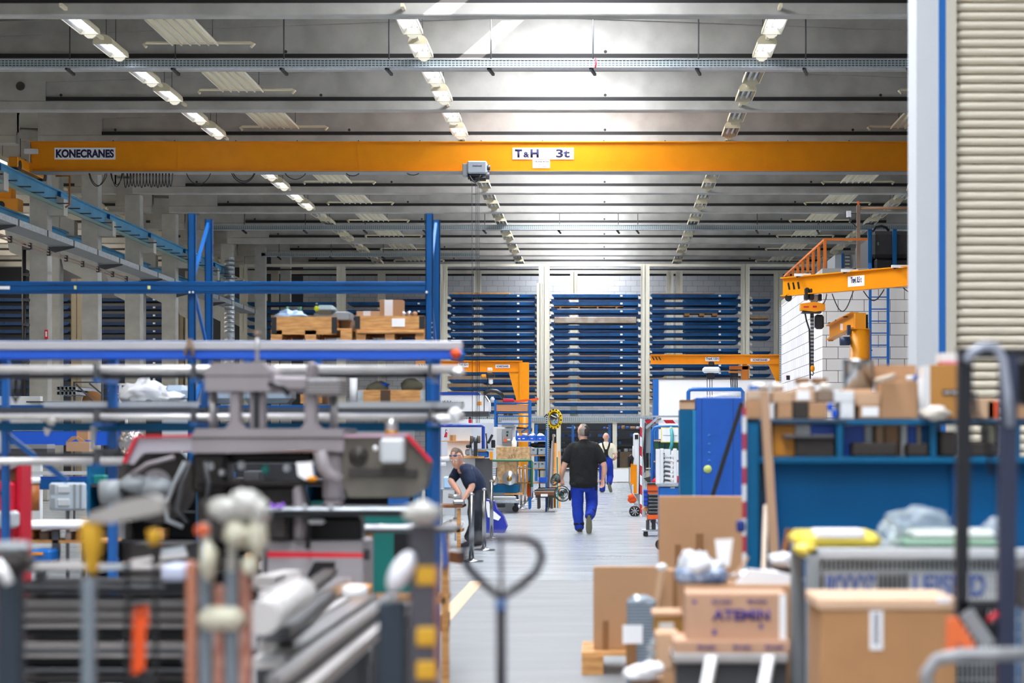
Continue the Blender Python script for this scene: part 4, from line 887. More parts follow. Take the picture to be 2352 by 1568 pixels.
def face(par, c, f, u, s_, r=1.0):
    c = Vector(c)
    for q in (-1, 1):
        e = MB(WHITE).blob(c+f*.083*r+s_*q*.031*r+u*.015*r, .011*r, .011*r, .008*r, None, 10); o = part('eye', e, par)
        part('iris', MB(INK).blob(c+f*.0925*r+s_*q*.031*r+u*.015*r, .004*r, .004*r, .004*r, None, 8), o)
    part('mouth', MB(mat('lip colour', '#a85a50', .5)).tube([c+f*.091*r-u*.058*r-s_*.018*r, c+f*.0955*r-u*.058*r, c+f*.091*r-u*.058*r+s_*.018*r], .003, 6), par)
SK1 = mat('light skin', '#d8a48c', .5, noise=.05, scale=20)
# --- man in the black T-shirt walking away
d = 35.7; cx = X(1340.5, d); M1 = lambda x, y, z: Vector((cx+x, d+y, z))
m1 = T('person', 'man in black T-shirt and blue work trousers walking away, holding fans in his left hand', 'person', (cx, d, 0))
b = MB(SK1); hc = M1(-.01, 0, 1.665); hf = Vector((-.45, .9, -.12)); f, u, s_ = head(b, hc, hf, 1.08)
loft(b, [M1(-.005, -.01, 1.45), M1(-.005, 0, 1.55), M1(-.008, 0, 1.62)], [(.075, .07), (.064, .064), (.06, .062)])
loft(b, [M1(0, 0, .86), M1(0, 0, 1.0), M1(0, 0, 1.2), M1(0, -.01, 1.38), M1(0, 0, 1.46)], [(.17, .12), (.165, .12), (.18, .12), (.19, .11), (.12, .08)])
AL = [M1(-.19, 0, 1.42), M1(-.26, -.01, 1.27), M1(-.315, -.02, 1.12), M1(-.35, .02, 1.0), M1(-.365, .06, .90)]
AR = [M1(.19, 0, 1.42), M1(.27, -.02, 1.27), M1(.335, -.05, 1.11), M1(.335, -.02, 1.0), M1(.315, .02, .89)]
for A in (AL, AR): loft(b, A, [.062, .056, .048, .046, .030])
hand(b, AL[-1], (.12, .1, -1), (.3, .9, 0), (.3, 1, .2), 1.1); hand(b, AR[-1], (-.05, -.05, -1), (-.4, -.9, 0), (-1, .3, 0), .45)
LL = [M1(-.10, 0, .88), M1(-.095, .03, .66), M1(-.085, .04, .45), M1(-.075, .0, .25), M1(-.065, -.01, .10)]
LR = [M1(.10, 0, .88), M1(.12, .08, .68), M1(.135, .12, .49), M1(.115, -.08, .36), M1(.09, -.24, .27)]
for L in (LL, LR): loft(b, L, [.085, .078, .058, .052, .04])
fused('body', b, m1, .006, 3)
hb_ = MB(mat('dark brown hair', '#2a201d', .8)); c = hc-f*.02+s_*.02
loft(hb_, [hc-f*.088-u*.075+s_*.02, hc-f*.105-u*.02+s_*.02, hc-f*.085+u*.06+s_*.015, hc-f*.02+u*.108, hc+f*.05+u*.105], [(.042, .02), (.05, .022), (.05, .028), (.045, .022), (.03, .012)], s_, 12)
fused('hair', hb_, m1, .006, 2, 'dark hair strip over the shaved head')
gh = MB(mat('cropped grey hair', '#8a8079', .85)); loft(gh, [hc-u*.04-f*.03, hc+u*.03-f*.02, hc+u*.092-f*.015], [(.078, .083), (.0865, .1), (.055, .075)], s_, 16); fused('cropped_hair', gh, m1, .006, 2, 'cropped grey hair')
be = MB(mat('grey beard', '#b5b0aa', .9)); loft(be, [hc-u*.13+f*.06, hc-u*.10+f*.065, hc-u*.06+f*.06], [(.03, .03), (.055, .045), (.068, .045)], s_, 12); fused('beard', be, m1, .007, 2)
face(m1, hc, f, u, s_, 1.08)
TSH = mat('black cotton', '#0d0e11', .9, noise=.2, scale=8)
b = MB(TSH); loft(b, [M1(0, -.01, .80), M1(0, 0, .95), M1(0, 0, 1.12), M1(0, -.01, 1.28), M1(0, -.01, 1.40), M1(0, -.005, 1.47), M1(-.005, 0, 1.515)], [(.235, .165), (.232, .17), (.235, .165), (.24, .15), (.22, .13), (.15, .10), (.078, .078)], n=24)
for A, q in ((AL, -1), (AR, 1)): loft(b, [M1(q*.12, 0, 1.43), M1(q*.19, 0, 1.40), A[1], A[1]*.45+A[2]*.55], [.075, .085, .082, .078])
fused('tshirt', b, m1, .010, 6, 'black T-shirt', .016)
TRO = mat('royal blue workwear', '#06309c', .85, noise=.12, scale=6)
b = MB(TRO); loft(b, [M1(0, 0, .96), M1(0, 0, .86), M1(0, 0, .76)], [(.20, .14), (.215, .15), (.20, .14)], n=20)
loft(b, [M1(-.11, 0, .84), M1(-.105, .03, .66), M1(-.10, .03, .47), M1(-.09, -.005, .28), M1(-.07, -.01, .08)], [(.115, .13), (.108, .12), (.098, .10), (.088, .095), (.075, .085)], n=16)
loft(b, [M1(.11, 0, .84), M1(.125, .08, .68), M1(.135, .11, .50), M1(.12, -.07, .375), M1(.095, -.22, .285)], [(.115, .13), (.108, .12), (.10, .105), (.09, .095), (.078, .085)], n=16)
fused('work_trousers', b, m1, .010, 6, 'royal blue work trousers', .02)
bd = MB(TSH)
for c, ax in ((M1(-.076, -.01, .155), Vector((0, .05, 1))), (M1(.113, -.13, .335), Vector((-.15, -.8, -.5)))):
    ax.normalize(); loft(bd, [c-ax*.012, c+ax*.012], [(.088, .092), (.088, .092)], (1, 0, 0), 16)
part('ankle_band', bd, m1, 'black bands on the trouser legs'); part('side_pocket', MB(TSH).blob(M1(-.225, .02, .62), .03, .05, .09, None, 10, .3, 1).box(cx+.19, cx+.225, d-.06, d+.06, .70, .84, c=.01), m1, 'black holster pockets')
part('belt_bag', MB(TSH).blob(M1(-.14, -.1, .79), .08, .05, .045, None, 10, .3, 3), m1)
SOLE = mat('olive rubber sole', '#6f6d5c', .8)
shoe(m1, LL[-1]+Vector((0, 0, .01)), (0, 1, 0), (0, 0, 1), BLK, SOLE, 1.05); shoe(m1, LR[-1]+Vector((0, 0, -.03)), (0, .35, -1), (0, 1, .35), BLK, SOLE, 1.12)
# the fans he carries
def fan(nm, lab, c, n_, rad):
    c = Vector(c); n_ = Vector(n_).normalized(); u_ = n_.orthogonal().normalized(); v_ = n_.cross(u_)
    t = T(nm, lab, 'fan', c); g = MB(mat('dark green plastic', '#26312f', .4))
    for k_, (rr_, off) in enumerate(((rad, 0), (rad*.97, .02), (rad*.6, .035), (rad*.35, .04))): g.tube([c+n_*off+u_*math.cos(a)*rr_+v_*math.sin(a)*rr_ for a in [2*math.pi*i/24 for i in range(24)]], .006 if k_ else .009, 5, None, False, True)
    for i in range(12):
        a = 2*math.pi*i/12; e = u_*math.cos(a)+v_*math.sin(a); g.tube([c+e*rad, c+e*rad*.6+n_*.035, c+n_*.042], .002, 4)
    part('cage', g, t); bl = MB(mat('grey green translucent blade', '#7d9391', .2))
    for i in range(3):
        a = 2*math.pi*i/3+.4; e = u_*math.cos(a)+v_*math.sin(a); e2 = u_*math.cos(a+.9)+v_*math.sin(a+.9); bl.add([c, c+e*rad*.5-n_*.02, c+e*rad*.88-n_*.02, c+(e+e2).normalized()*rad*.9, c+e2*rad*.8+n_*.015, c+e2*rad*.35+n_*.01], [(0, 1, 2, 3, 4, 5)])
    part('blades', bl, t); part('motor', MB(BLK).cyl(c-n_*.09, c+n_*.0, rad*.3, 12), t); return t
fan('hand_fan', 'dark fan head with a round cage hanging low from the walking man\'s left hand', P(1291, 1133, d), (.35, -1, .25), .13)
fan('hand_fan', 'dark fan head held higher in the walking man\'s left hand, pale blade to the left', P(1276, 1101, d-.02), (-.8, -.7, .4), .1)
# --- bald man in blue dungarees
d = 63.6; cx2 = X(1392, d); M2 = lambda x, y, z: Vector((cx2+x, d+y, z))
m2 = T('person', 'bald man in cream T-shirt and blue dungarees walking away, farthest down the aisle', 'person', (cx2, d, 0))
b = MB(SK1); hc = M2(.0, 0, 1.63); f, u, s_ = head(b, hc, (.3, .95, -.1), 1.08)
loft(b, [M2(0, 0, 1.42), M2(0, 0, 1.52), M2(0, 0, 1.58)], [(.07, .07), (.06, .062), (.058, .06)]); loft(b, [M2(0, 0, .85), M2(0, 0, 1.1), M2(0, 0, 1.36), M2(0, 0, 1.44)], [(.16, .11), (.16, .11), (.18, .1), (.11, .08)])
AL2 = [M2(-.18, 0, 1.38), M2(-.25, .03, 1.22), M2(-.27, .08, 1.08), M2(-.25, .16, .98), M2(-.22, .24, .92)]; AR2 = [M2(.18, 0, 1.38), M2(.25, -.02, 1.24), M2(.29, -.06, 1.08), M2(.25, .05, 1.0), M2(.17, .16, .96)]
for A in (AL2, AR2): loft(b, A, [.058, .052, .045, .042, .03])
hand(b, AL2[-1], (.1, .5, -.8), (1, 0, 0), (0, 1, 0), .6); hand(b, AR2[-1], (-.5, .6, -.4), (-1, 0, 0), (0, .6, 1), .6)
for L in ([M2(-.1, 0, .86), M2(-.1, .03, .45), M2(-.1, 0, .1)], [M2(.1, 0, .86), M2(.12, .12, .48), M2(.08, -.2, .28)]): loft(b, L, [.08, .06, .04])
fused('body', b, m2, .008, 3); face(m2, hc, f, u, s_, 1.08)
b = MB(mat('cream cotton', '#d3ccb2', .85)); loft(b, [M2(0, 0, .95), M2(0, 0, 1.15), M2(0, 0, 1.32), M2(0, 0, 1.42), M2(0, 0, 1.48)], [(.19, .14), (.2, .145), (.225, .14), (.16, .1), (.075, .075)], n=20)
for A, q in ((AL2, -1), (AR2, 1)): loft(b, [M2(q*.12, 0, 1.4), M2(q*.18, 0, 1.37), A[1], A[1]*.6+A[2]*.4], [.07, .08, .078, .075])
fused('tshirt', b, m2, .012, 5, 'cream T-shirt', .014)
b = MB(TRO); loft(b, [M2(0, -.0, 1.12), M2(0, 0, .98), M2(0, 0, .84), M2(0, 0, .78)], [(.13, .155), (.195, .16), (.205, .15), (.19, .14)], n=20)
loft(b, [M2(-.1, 0, .84), M2(-.105, .03, .47), M2(-.105, -.005, .25), M2(-.11, -.01, .08)], [(.11, .12), (.095, .10), (.085, .095), (.085, .09)]); loft(b, [M2(.1, 0, .84), M2(.12, .1, .50), M2(.1, -.08, .36), M2(.09, -.2, .28)], [(.11, .12), (.1, .105), (.09, .095), (.078, .085)])
fused('dungarees', b, m2, .012, 5, 'royal blue dungarees', .02)
st_ = MB(TSH)
for q in (-1, 1): st_.tube([M2(q*.03, -.165, 1.10), M2(q*.035, -.155, 1.24), M2(q*.085, -.135, 1.38), M2(q*.10, -.06, 1.46), M2(q*.10, .03, 1.45)], .024, 6)
st_.prism([(cx2-.06, 1.05), (cx2+.06, 1.05), (cx2+.055, 1.28), (cx2-.055, 1.28)], d-.175, d-.150); part('braces', st_, m2, 'black crossed braces')
shoe(m2, M2(-.11, -.01, .11), (0, 1, 0), (0, 0, 1), BLK, SOLE, 1.05); shoe(m2, M2(.09, -.23, .25), (.3, .35, -1), (0, 1, .35), BLK, SOLE, 1.1)
# --- man bending over the bench
d = 31.2; m3 = T('person', 'man in navy T-shirt with glasses on his forehead bending over the left bench', 'person', P(1085, 1250, d))
b = MB(SK1); hc = P(1048, 1051, d-.02); f, u, s_ = head(b, hc, (-.35, -.8, -.55), 1.08)
nk = P(1062, 1075, d+.05); loft(b, [hc+Vector((.03, .04, -.06)), P(1057, 1068, d+.05), nk+Vector((.03, .03, -.03))], [.058, .06, .075])
loft(b, [nk, P(1080, 1090, d+.1), P(1092, 1115, d+.15), P(1095, 1135, d+.15)], [(.14, .09), (.18, .11), (.16, .11), (.15, .11)], (0, 1, 0))
RA = [P(1070, 1076, d-.14), P(1078, 1095, d-.22), P(1084, 1116, d-.26), P(1076, 1130, d-.28), P(1067, 1143, d-.30)]
LA = [P(1058, 1074, d+.15), P(1045, 1092, d+.15), P(1036, 1104, d+.08), P(1046, 1118, d-.05), P(1056, 1132, d-.16)]
for A in (RA, LA): loft(b, A, [.058, .054, .047, .044, .03])
hand(b, RA[-1], (-.6, 0, -.8), (-.8, 0, .5), (0, 1, 0), .9); hand(b, LA[-1], (.3, -.3, -.8), (-.8, 0, -.3), (0, -1, 0), .9)
LG = [[P(1096, 1138, d+.05), P(1090, 1175, d-.12), P(1090, 1208, d-.05), P(1078, 1240, d+.0)], [P(1098, 1138, d+.25), P(1092, 1172, d+.2), P(1100, 1205, d+.25), P(1098, 1238, d+.35)]]
for L in LG: loft(b, L, [.085, .07, .055, .04])
fused('body', b, m3, .006, 3); face(m3, hc, f, u, s_, 1.08)
g = MB(mat('short greying hair', '#6b5b50', .85)); loft(g, [hc-f*.06-u*.03, hc-f*.045+u*.04, hc+u*.095-f*.02, hc+f*.045+u*.088], [(.082, .07), (.086, .085), (.065, .06), (.05, .02)], s_, 16); fused('hair', g, m3, .006, 2)
gl = MB(mat('dark glasses', '#3b4a66', .15)); 
for q in (-1, 1): gl.blob(hc+f*.07+u*.082+s_*q*.033, .026, .014, .018)
gl.tube([hc+s_*-.088+u*.045, hc+f*.066+u*.086-s_*.05, hc+f*.08+u*.088, hc+f*.066+u*.086+s_*.05, hc+s_*.088+u*.045], .004, 6); part('glasses', gl, m3, 'glasses pushed up on the forehead')
NAVY = mat('navy cotton', '#12233f', .85, noise=.15, scale=8)
b = MB(NAVY); loft(b, [nk+Vector((-.0, 0, .0)), P(1072, 1083, d+.06), P(1083, 1096, d+.1), P(1094, 1118, d+.15), P(1096, 1134, d+.15)], [(.10, .085), (.20, .13), (.23, .155), (.20, .15), (.19, .14)], (0, 1, 0), 22)
loft(b, [P(1068, 1078, d-.08), RA[0], RA[1], RA[1]*.4+RA[2]*.6], [.08, .085, .082, .078]); loft(b, [P(1062, 1078, d+.12), LA[0], LA[1], LA[1]*.4+LA[2]*.6], [.08, .085, .078, .07])
fused('tshirt', b, m3, .009, 5, 'navy T-shirt with a pale print on the back', .014)
part('back_print', MB(mat('pale print', '#8fa3b5', .8)).tube([P(1078+6*math.cos(a), 1077+7*math.sin(a), d-.08) for a in [i*math.pi/5 for i in range(10)]], .006, 5, None, False, True), m3)
b = MB(mat('dark work trousers', '#1a212c', .85)); loft(b, [P(1095, 1128, d+.15), P(1098, 1142, d+.15)], [(.19, .145), (.18, .15)], (0, 1, 0), 20)
for L in LG: loft(b, [L[0], L[1], L[2], L[3]+Vector((0, 0, .03))], [(.12, .13), (.10, .11), (.09, .09), (.08, .085)])
fused('work_trousers', b, m3, .010, 5, 'dark work trousers', .02)
part('blue_belt_trim', MB(TRO).tube([P(1080, 1131, d+.0), P(1092, 1136, d-.02), P(1106, 1133, d+.05), P(1110, 1128, d+.2)], .02, 6), m3, 'blue waistband')
shoe(m3, LG[0][-1]+Vector((0, 0, .0)), (-.7, -.7, 0), (0, 0, 1), BLK, BLK, 1.05); shoe(m3, LG[1][-1]+Vector((0, 0, -.0)), (-.5, -.8, 0), (0, 0, 1), BLK, BLK, 1.05)
# ---------------------------------------------------------------- half tonne jib left of the aisle
d = 62.0; j = T('jib_crane', 'yellow half tonne jib crane on a post behind the left workbenches', 'jib crane', (X(1204, d), d, 0))
part('boom', MB(YEL).box(X(958, d), X(1200, d), d, d+.02, Z(852, d), Z(830, d)).box(X(958, d), X(1200, d), d-.09, d+.1, Z(830, d), Z(828, d)).box(X(958, d), X(1200, d), d-.09, d+.1, Z(854, d), Z(851, d)), j)
part('post', MB(YEL).box(X(1195, d), X(1215, d), d-.1, d+.15, 0, Z(832, d)).box(X(1193, d), X(1198, d), d-.13, d-.1, 0, Z(832, d)), j)
part('foot_tube', MB(YELD).cyl((X(1204, d), d, 0), (X(1204, d), d, Z(920, d)), .17, 14), j)
part('brace', MB(YEL).prism([(X(x, d), Z(y, d)) for x, y in ((1168, 852), (1194, 852), (1194, 925), (1186, 918))], d-.06, d+.1), j); part('tip', MB(mat('pale orange tip', '#f0b478', .5)).pb(955, 829, 1005, 851, d-.015, .01), j)
for px in (962, 968, 974): part('hazard_mark', MB(BLK).pp([(px-1, 836), (px+1.5, 836), (px+5, 845), (px+2, 845)], d-.02, .008), j)
s = part('load_plate', MB(PAPER).pb(1052, 833, 1076, 843, d-.02, .01), j, 'white load plate'); text('lettering', 'Tragl. 0,5 t', s, P(1064, 838, d-.021), .09, INK, w=.26, bold=.03)
s = part('name_plate', MB(PAPER).pb(1138, 837, 1171, 845, d-.02, .01), j, 'white maker plate'); text('lettering', 'KONECRANES', s, P(1154.5, 841, d-.021), .06, INK, w=.34, bold=.03)
h = T('chain_hoist', 'small orange and black chain hoist under the left jib crane', 'hoist', P(1122, 862, d))
part('body', MB(BLK).pb(1117, 857, 1136, 867, d-.12, .24, c=.03), h); part('cover', MB(YELD).pb(1104, 859, 1117, 867, d-.12, .24, c=.03), h); part('trolley', MB(OFFW).pb(1119, 844, 1131, 857, d-.06, .14, c=.02), h); part('chain_box', MB(OFFW).pb(1122, 869, 1132, 882, d-.06, .14, c=.03), h)
part('chain', MB(BLK).cyl(P(1120, 867, d), P(1119, 960, d), .012, 5).cyl(P(1129, 880, d), P(1111, 955, d-.2), .008, 5), h)
# ---------------------------------------------------------------- vacuum lifter machine with lettering
d = 55; lm = T('sheet_lifter', 'white sheet lifting machine with a blue top edge and dark lettering', 'machine', P(1060, 950, d)); lm.location.z = 0
part('housing', MB(OFFW).pp([(950, 907), (1098, 907), (1112, 907), (1122, 922), (1122, 944), (950, 946)], d, 1.2), lm); part('top_edge', MB(mat('deep blue stripe', '#0d3f98', .4)).pp([(950, 900), (1097, 900), (1104, 907), (950, 907)], d-.02, 1.2), lm)
part('side_seam', MB(DGREY).bar(P(1111, 905, d-.03), P(1122, 922, d-.03), .02, .02).bar(P(1112, 910, d-.02), P(1112, 945, d-.02), .01, .02), lm); part('warning_plate', MB(YELD).pb(1096, 922, 1106, 930, d-.02, .01), lm)
text('lettering', 'LiftMaster', lm, P(1037, 925, d-.005), .12, INK, w=.6, bold=.03)
part('undercarriage', MB(DGREY).pb(1000, 946, 1122, 956, d+.1, .8), lm); part('column', MB(DGREY).box(X(1010, d), X(1050, d), d+.3, d+.9, 0, Z(950, d)), lm); part('hose', MB(BLK).tube([P(1112, 905, d), P(1118, 900, d), P(1128, 897, d), P(1140, 898, d), P(1150, 904, d), P(1157, 913, d)], .05, 8), lm)
part('rear_cabinet', MB(OFFW).box(X(1000, d), X(1136, d), d-.6, d+.02, 0, Z(963, d)), lm)
solo('panel_board', MB(mat('light grey panel', '#c8ccd4', .6)).box(X(1008, 50), X(1152, 50), 50, 50.05, 0, Z(971, 50)), 'light grey partition panel behind the left workbench', 'panel')
# ---------------------------------------------------------------- workbench with blue frame
d = 45; wb = T('workbench', 'blue framed workbench with white back panel and shelf', 'workbench', P(1060, 1180, d))
part('frame', MB(mat('navy blue tube', '#123f9e', .4)).tube([P(1008, 1180, d), P(1008, 982, d), P(1011, 978, d), P(1016, 977, d), P(1104, 977, d), P(1110, 980, d), P(1110, 1180, d)], .035, 8), wb)
part('back_panel', MB(WHITE).pb(1028, 984, 1082, 1050, d+.1, .03), wb); part('shelf', MB(WOOD).pb(1012, 1012, 1108, 1014, d-.0, .35), wb)
part('bench_top', MB(WOOD).pb(1000, 1047, 1112, 1052, d-.5, .9), wb); part('under_cabinet', MB(LGREY).box(X(1010, d), X(1108, d), d-.3, d+.3, 0, Z(1052, d)), wb)
solo('cardboard_cube', MB(stripes('box with brown edge', '#c99a6a', '#a97b50', 6, 0, 0, .8, .7)).pb(1033, 999, 1047, 1012, d+.05, .15), 'small cardboard cube on the workbench shelf', 'box')
solo('red_clamp', MB(RED).prism([(X(x, d), Z(y, d)) for x, y in ((1019, 1004), (1023, 991), (1027, 993), (1026, 1004))], d+.04, d+.09).tube([P(1023, 991, d+.06), P(1024, 986, d+.06), P(1027, 988, d+.06)], .008, 5, BLK), 'red hanging tool at the left of the workbench shelf', 'tool')
gr = T('bench_grinder', 'double wheeled bench grinder on the left workbench', 'grinder', P(1093, 1047, d-.6))
for px in (1084, 1100): part('wheel', MB(mat('brown grinding wheel', '#5f4d3c', .7)).cyl(P(px-3, 1009, d-.6), P(px+3, 1009, d-.6), .075, 18).cyl(P(px-4, 1009, d-.6), P(px-3.2, 1009, d-.6), .085, 18, BLK), gr)
part('motor', MB(mat('blue grey casting', '#5a6f7c', .5)).cyl(P(1087, 1009, d-.6), P(1098, 1009, d-.6), .05, 14), gr); part('stand', MB(BLK).pb(1088, 1014, 1096, 1047, d-.62, .1), gr)
dr = T('drill_press', 'dark drilling machine on the bench beside the grinder', 'machine', P(1078, 1047, d-.4))
part('head', MB(BLK).pb(1070, 1021, 1082, 1029, d-.55, .2, c=.02), dr); part('table', MB(GREY).pb(1068, 1031, 1098, 1046, d-.5, .3, c=.03), dr); part('column', MB(STEEL).cyl(P(1081, 1012, d-.5), P(1081, 1046, d-.5), .03, 8), dr)
bs_ = T('belt_sander', 'blue and yellow machine with a grey top right of the drill', 'machine', P(1120, 1052, d-.3))
part('top', MB(GREY).pb(1090, 1030, 1132, 1034, d-.5, .3), bs_); part('body', MB(BLUL).pb(1098, 1036, 1122, 1050, d-.45, .25, c=.02), bs_); part('yellow_guard', MB(YEL).pb(1125, 1037, 1131, 1055, d-.5, .15).pb(1096, 1034, 1116, 1037, d-.48, .2), bs_)
part('stand', MB(DGREY).box(X(1094, d), X(1132, d), d-.4, d-.1, 0, Z(1052, d)), bs_); part('lever', MB(BLK).tube([P(1119, 1030, d-.4), P(1118, 1012, d-.4), P(1116, 995, d-.4)], [.02, .01, .018], 6).bar(P(1121, 1018, d-.4), P(1131, 998, d-.4), .05, .05), bs_)
solo('spring_coil', MB(BLK).lathe(P(1133, 1028, d-.2), [(.05, 0), (.035, .02), (.05, .04), (.035, .06), (.05, .08), (.035, .1), (.05, .12), (.035, .14), (.045, .16)], 12), 'black ribbed bellows beside the control cabinet', 'part')
cc = T('control_cabinet', 'white framed control cabinet with a grey keypad box', 'control cabinet', P(1158, 1040, 47)); cc.location.z = 0
part('frame', MB(OFFW).box(X(1133, 47), X(1184, 47), 47, 47.5, 0, Z(980, 47)), cc); part('inner_panel', MB(LGREY).pb(1141, 984, 1153, 1020, 46.99, .02), cc); part('top_tray', MB(GREY).pb(1160, 977, 1183, 980, 46.9, .3), cc)
kb = part('keypad_box', MB(GREY).pb(1154, 984, 1176, 1016, 46.9, .12, c=.01), cc); part('display', MB(mat('dark display', '#1f4a44', .3)).pb(1163, 990, 1168, 994, 46.89, .01), kb); part('keypad', MB(BLK).pb(1163, 997, 1167, 1002, 46.89, .01), kb)
part('main_switch', MB(ORAN).pb(1158, 1007, 1163, 1014, 46.86, .05), kb); part('buttons', MB(WHITE).pb(1165, 1008, 1172, 1011, 46.88, .03), kb)
solo('white_bottle', MB(WHITE).lathe(P(1181, 1026, 46.6), [(.05, 0), (.055, .02), (.055, .12), (.02, .17), (.015, .21)], 14), 'white spray bottle beside the keypad box', 'bottle')
ob = T('crate', 'chipboard crate marked 353 standing in the green framed cage', 'crate', P(1178, 1056, 46)); ob.location.z = Z(1110, 46)
part('upper_board', MB(OSB).pb(1140, 1026, 1217, 1056, 46, .6, c=.005), ob); part('lower_board', MB(OSB).pb(1142, 1060, 1186, 1110, 46.1, .6), ob)
text('lettering', '353', ob, P(1175, 1048, 45.995), .075, BRN, w=.16); text('lettering', '~ 16', ob, P(1178, 1034, 45.995), .05, BRN, w=.2)
cg = T('cage_cart', 'green tube framed cart carrying the chipboard crate', 'cart', P(1168, 1140, 46)); cg.location.z = 0
part('frame', MB(GREEN).tube([P(1115, 1118, 45.8), P(1115, 1059, 45.8), P(1118, 1057, 45.8), P(1220, 1057, 45.8), P(1222, 1060, 45.8), P(1222, 1118, 45.8)], .022, 8), cg); part('rear_frame', MB(GREEN).tube([P(1117, 1118, 46.9), P(1117, 1058, 46.9), P(1218, 1058, 46.9), P(1218, 1118, 46.9)], .02, 6), cg)
part('base', MB(TEAL).pb(1112, 1113, 1190, 1131, 45.7, 1.2), cg); part('skirt_board', MB(WOOD).pb(1158, 1132, 1200, 1136, 45.7, .5), cg)
for px in (1116, 1184): part('castor', MB(BLK).cyl(P(px, 1168, 45.8), P(px, 1168, 45.86), .07, 12).pb(px-3, 1131, px+3, 1162, 45.8, .05), cg)
for i, (px, py, r_) in enumerate(((1134, 1103, .10), (1170, 1097.5, .15))):
    sb = T('saw_blade', ('small steel disc' if i == 0 else 'large steel disc with a brass centre')+' leaning on the green cart', 'disc', P(px, py, 45.5)); part('disc', MB(STEEL).lathe(P(px, py, 45.55), [(.0, 0), (r_, 0), (r_, .012), (0, .012)], 28, None, 'y'), sb); part('hub', MB(mat('brass', '#a8803a', .35, metal=.8)).lathe(P(px, py+2, 45.54), [(0, 0), (r_*.35, 0), (r_*.35, .01)], 18, None, 'y'), sb)
solo('wire_basket', MB(stripes('white basket', '#eceff2', '#9fa9b8', 22)).pb(1117, 1074, 1139, 1100, 46, .5), 'white wire basket in the green cart', 'basket')
# blue rack with wooden crates
d = 48.5; sk = T('shelf_rack', 'blue shelving bay with wooden crates and red box on top', 'shelving', P(1178, 1168, d)); sk.location.z = 0
for px in (1137.5, 1216): part('upright', MB(BLUL).box(X(px-2.5, d), X(px+2.5, d), d, d+.05, 0, Z(918, d)).box(X(px-2, d), X(px+2, d), d+.7, d+.75, 0, Z(918, d)), sk)
for y in (924, 946, 954, 972): part('beam', MB(BLUL).pb(1138, y, 1216, y+2, d, .75), sk)
part('brace', MB(BLUL).bar(P(1198, 992, d+.1), P(1214, 980, d+.1), .03, .03), sk)
solo('wooden_crate', MB(mat('reddish plank', '#c48a62', .8)).pb(1140, 929, 1213, 945, d+.02, .6, c=.008), 'wide reddish wooden crate on the top level of the blue shelving bay', 'crate')
solo('red_box', MB(RED).pb(1155, 915, 1180, 923, d+.1, .3, c=.01), 'red box on top of the blue shelving bay', 'box'); solo('orange_profile', MB(ORAN).bar(P(1182, 922, d+.2), P(1237, 916, d+.2), .04, .05), 'orange bar lying on top of the blue shelving bay', 'bar')
solo('white_tray', MB(WHITE).pb(1152, 965, 1192, 971, d+.1, .4), 'white tray on the lower level of the blue shelving bay', 'tray'); solo('yellow_tin', MB(YEL).lathe(P(1161, 953.5, d+.2), [(.04, 0), (.04, .035)], 12), 'small yellow tin on the middle level of the blue shelving bay', 'tin')
solo('glass_jar', MB(LGREY).lathe(P(1131, 924, d+.2), [(.05, 0), (.05, .09), (.03, .11), (.035, .13)], 12), 'grey canister at the left end of the blue shelving bay', 'canister'); solo('steel_tube_bundle', MB(DGREY).cyl(P(1160, 982, d+.2), P(1222, 987, d+.2), .04, 8), 'dark tube lying under the blue shelving bay', 'tube')
solo('brown_case', MB(BRN).pb(1167, 948, 1178, 954, d+.1, .2), 'brown case beside the yellow tin', 'case'); solo('wood_offcuts', MB(mat('reddish plank', '#c48a62', .8)).pb(1186, 984, 1214, 994, d+.1, .5), 'short planks under the lower level of the blue shelving bay', 'wood')
# low blue bin shelving
d = 46.8; bs2 = T('bin_shelving', 'blue shelving with bright blue bins beside the mirror post', 'shelving', P(1220, 1174, d)); bs2.location.z = 0
for px in (1186, 1254): part('upright', MB(BLUL).box(X(px-1.5, d), X(px+1.5, d), d, d+.04, 0, Z(988, d)).box(X(px-1.5, d), X(px+1.5, d), d+.5, d+.54, 0, Z(988, d)), bs2)
for y in (1012, 1045, 1075, 1108): part('shelf', MB(WOOD if y > 1020 else LGREY).pb(1186, y, 1254, y+2, d, .54), bs2)
for i, (a, b_) in enumerate(((1185, 1194), (1195, 1213), (1214, 1232), (1233, 1252))):
    bn = T('storage_bin', 'bright blue open bin, %s from the left on the bin shelving' % NUM[i], 'bin', P((a+b_)/2, 1012, d), 'bright blue open bins'); part('shell', MB(BLUV).pp([(a, 1001), (b_, 1001), (b_-1, 1012), (a+1, 1012)], d+.02, .35), bn); part('contents', MB(PAPER).blob(P((a+b_)/2, 1000, d+.2), (b_-a)*.004, .12, .045, None, 10, .8, i), bn); part('bin_label', MB(PAPER).pb(a+5, 1006, a+10, 1008, d+.01, .01), bn)
for i, (a, y0) in enumerate(((1218, 1029), (1236, 1029), (1222, 1061), (1238, 1061))):
    solo('grey_crate', MB(mat('blue grey crate plastic', '#a3b3bd', .5)).pb(a, y0, a+15, y0+15, d+.03, .4, c=.015).pb(a-1, y0-1, a+16, y0+1.5, d+.02, .42).pb(a+5, y0+3, a+10, y0+5, d+.02, .02, BLK), '%s grey crate on the %s shelf of the bin shelving' % (('left', 'right')[i % 2], ('upper', 'lower')[i//2]), 'crate')
solo('metal_fittings', MB(IRON).blob(P(1210, 1040, d+.2), .1, .1, .05, None, 12, .9, 3).blob(P(1230, 1022, d+.2), .12, .1, .045, None, 12, .9, 8), 'heap of dark metal fittings on the bin shelving', 'fittings'); solo('blue_tub', MB(BLUV).pp([(1237, 1096), (1257, 1096), (1256, 1108), (1238, 1108)], d-.02, .3), 'bright blue tub on the lowest shelf of the bin shelving', 'tub')
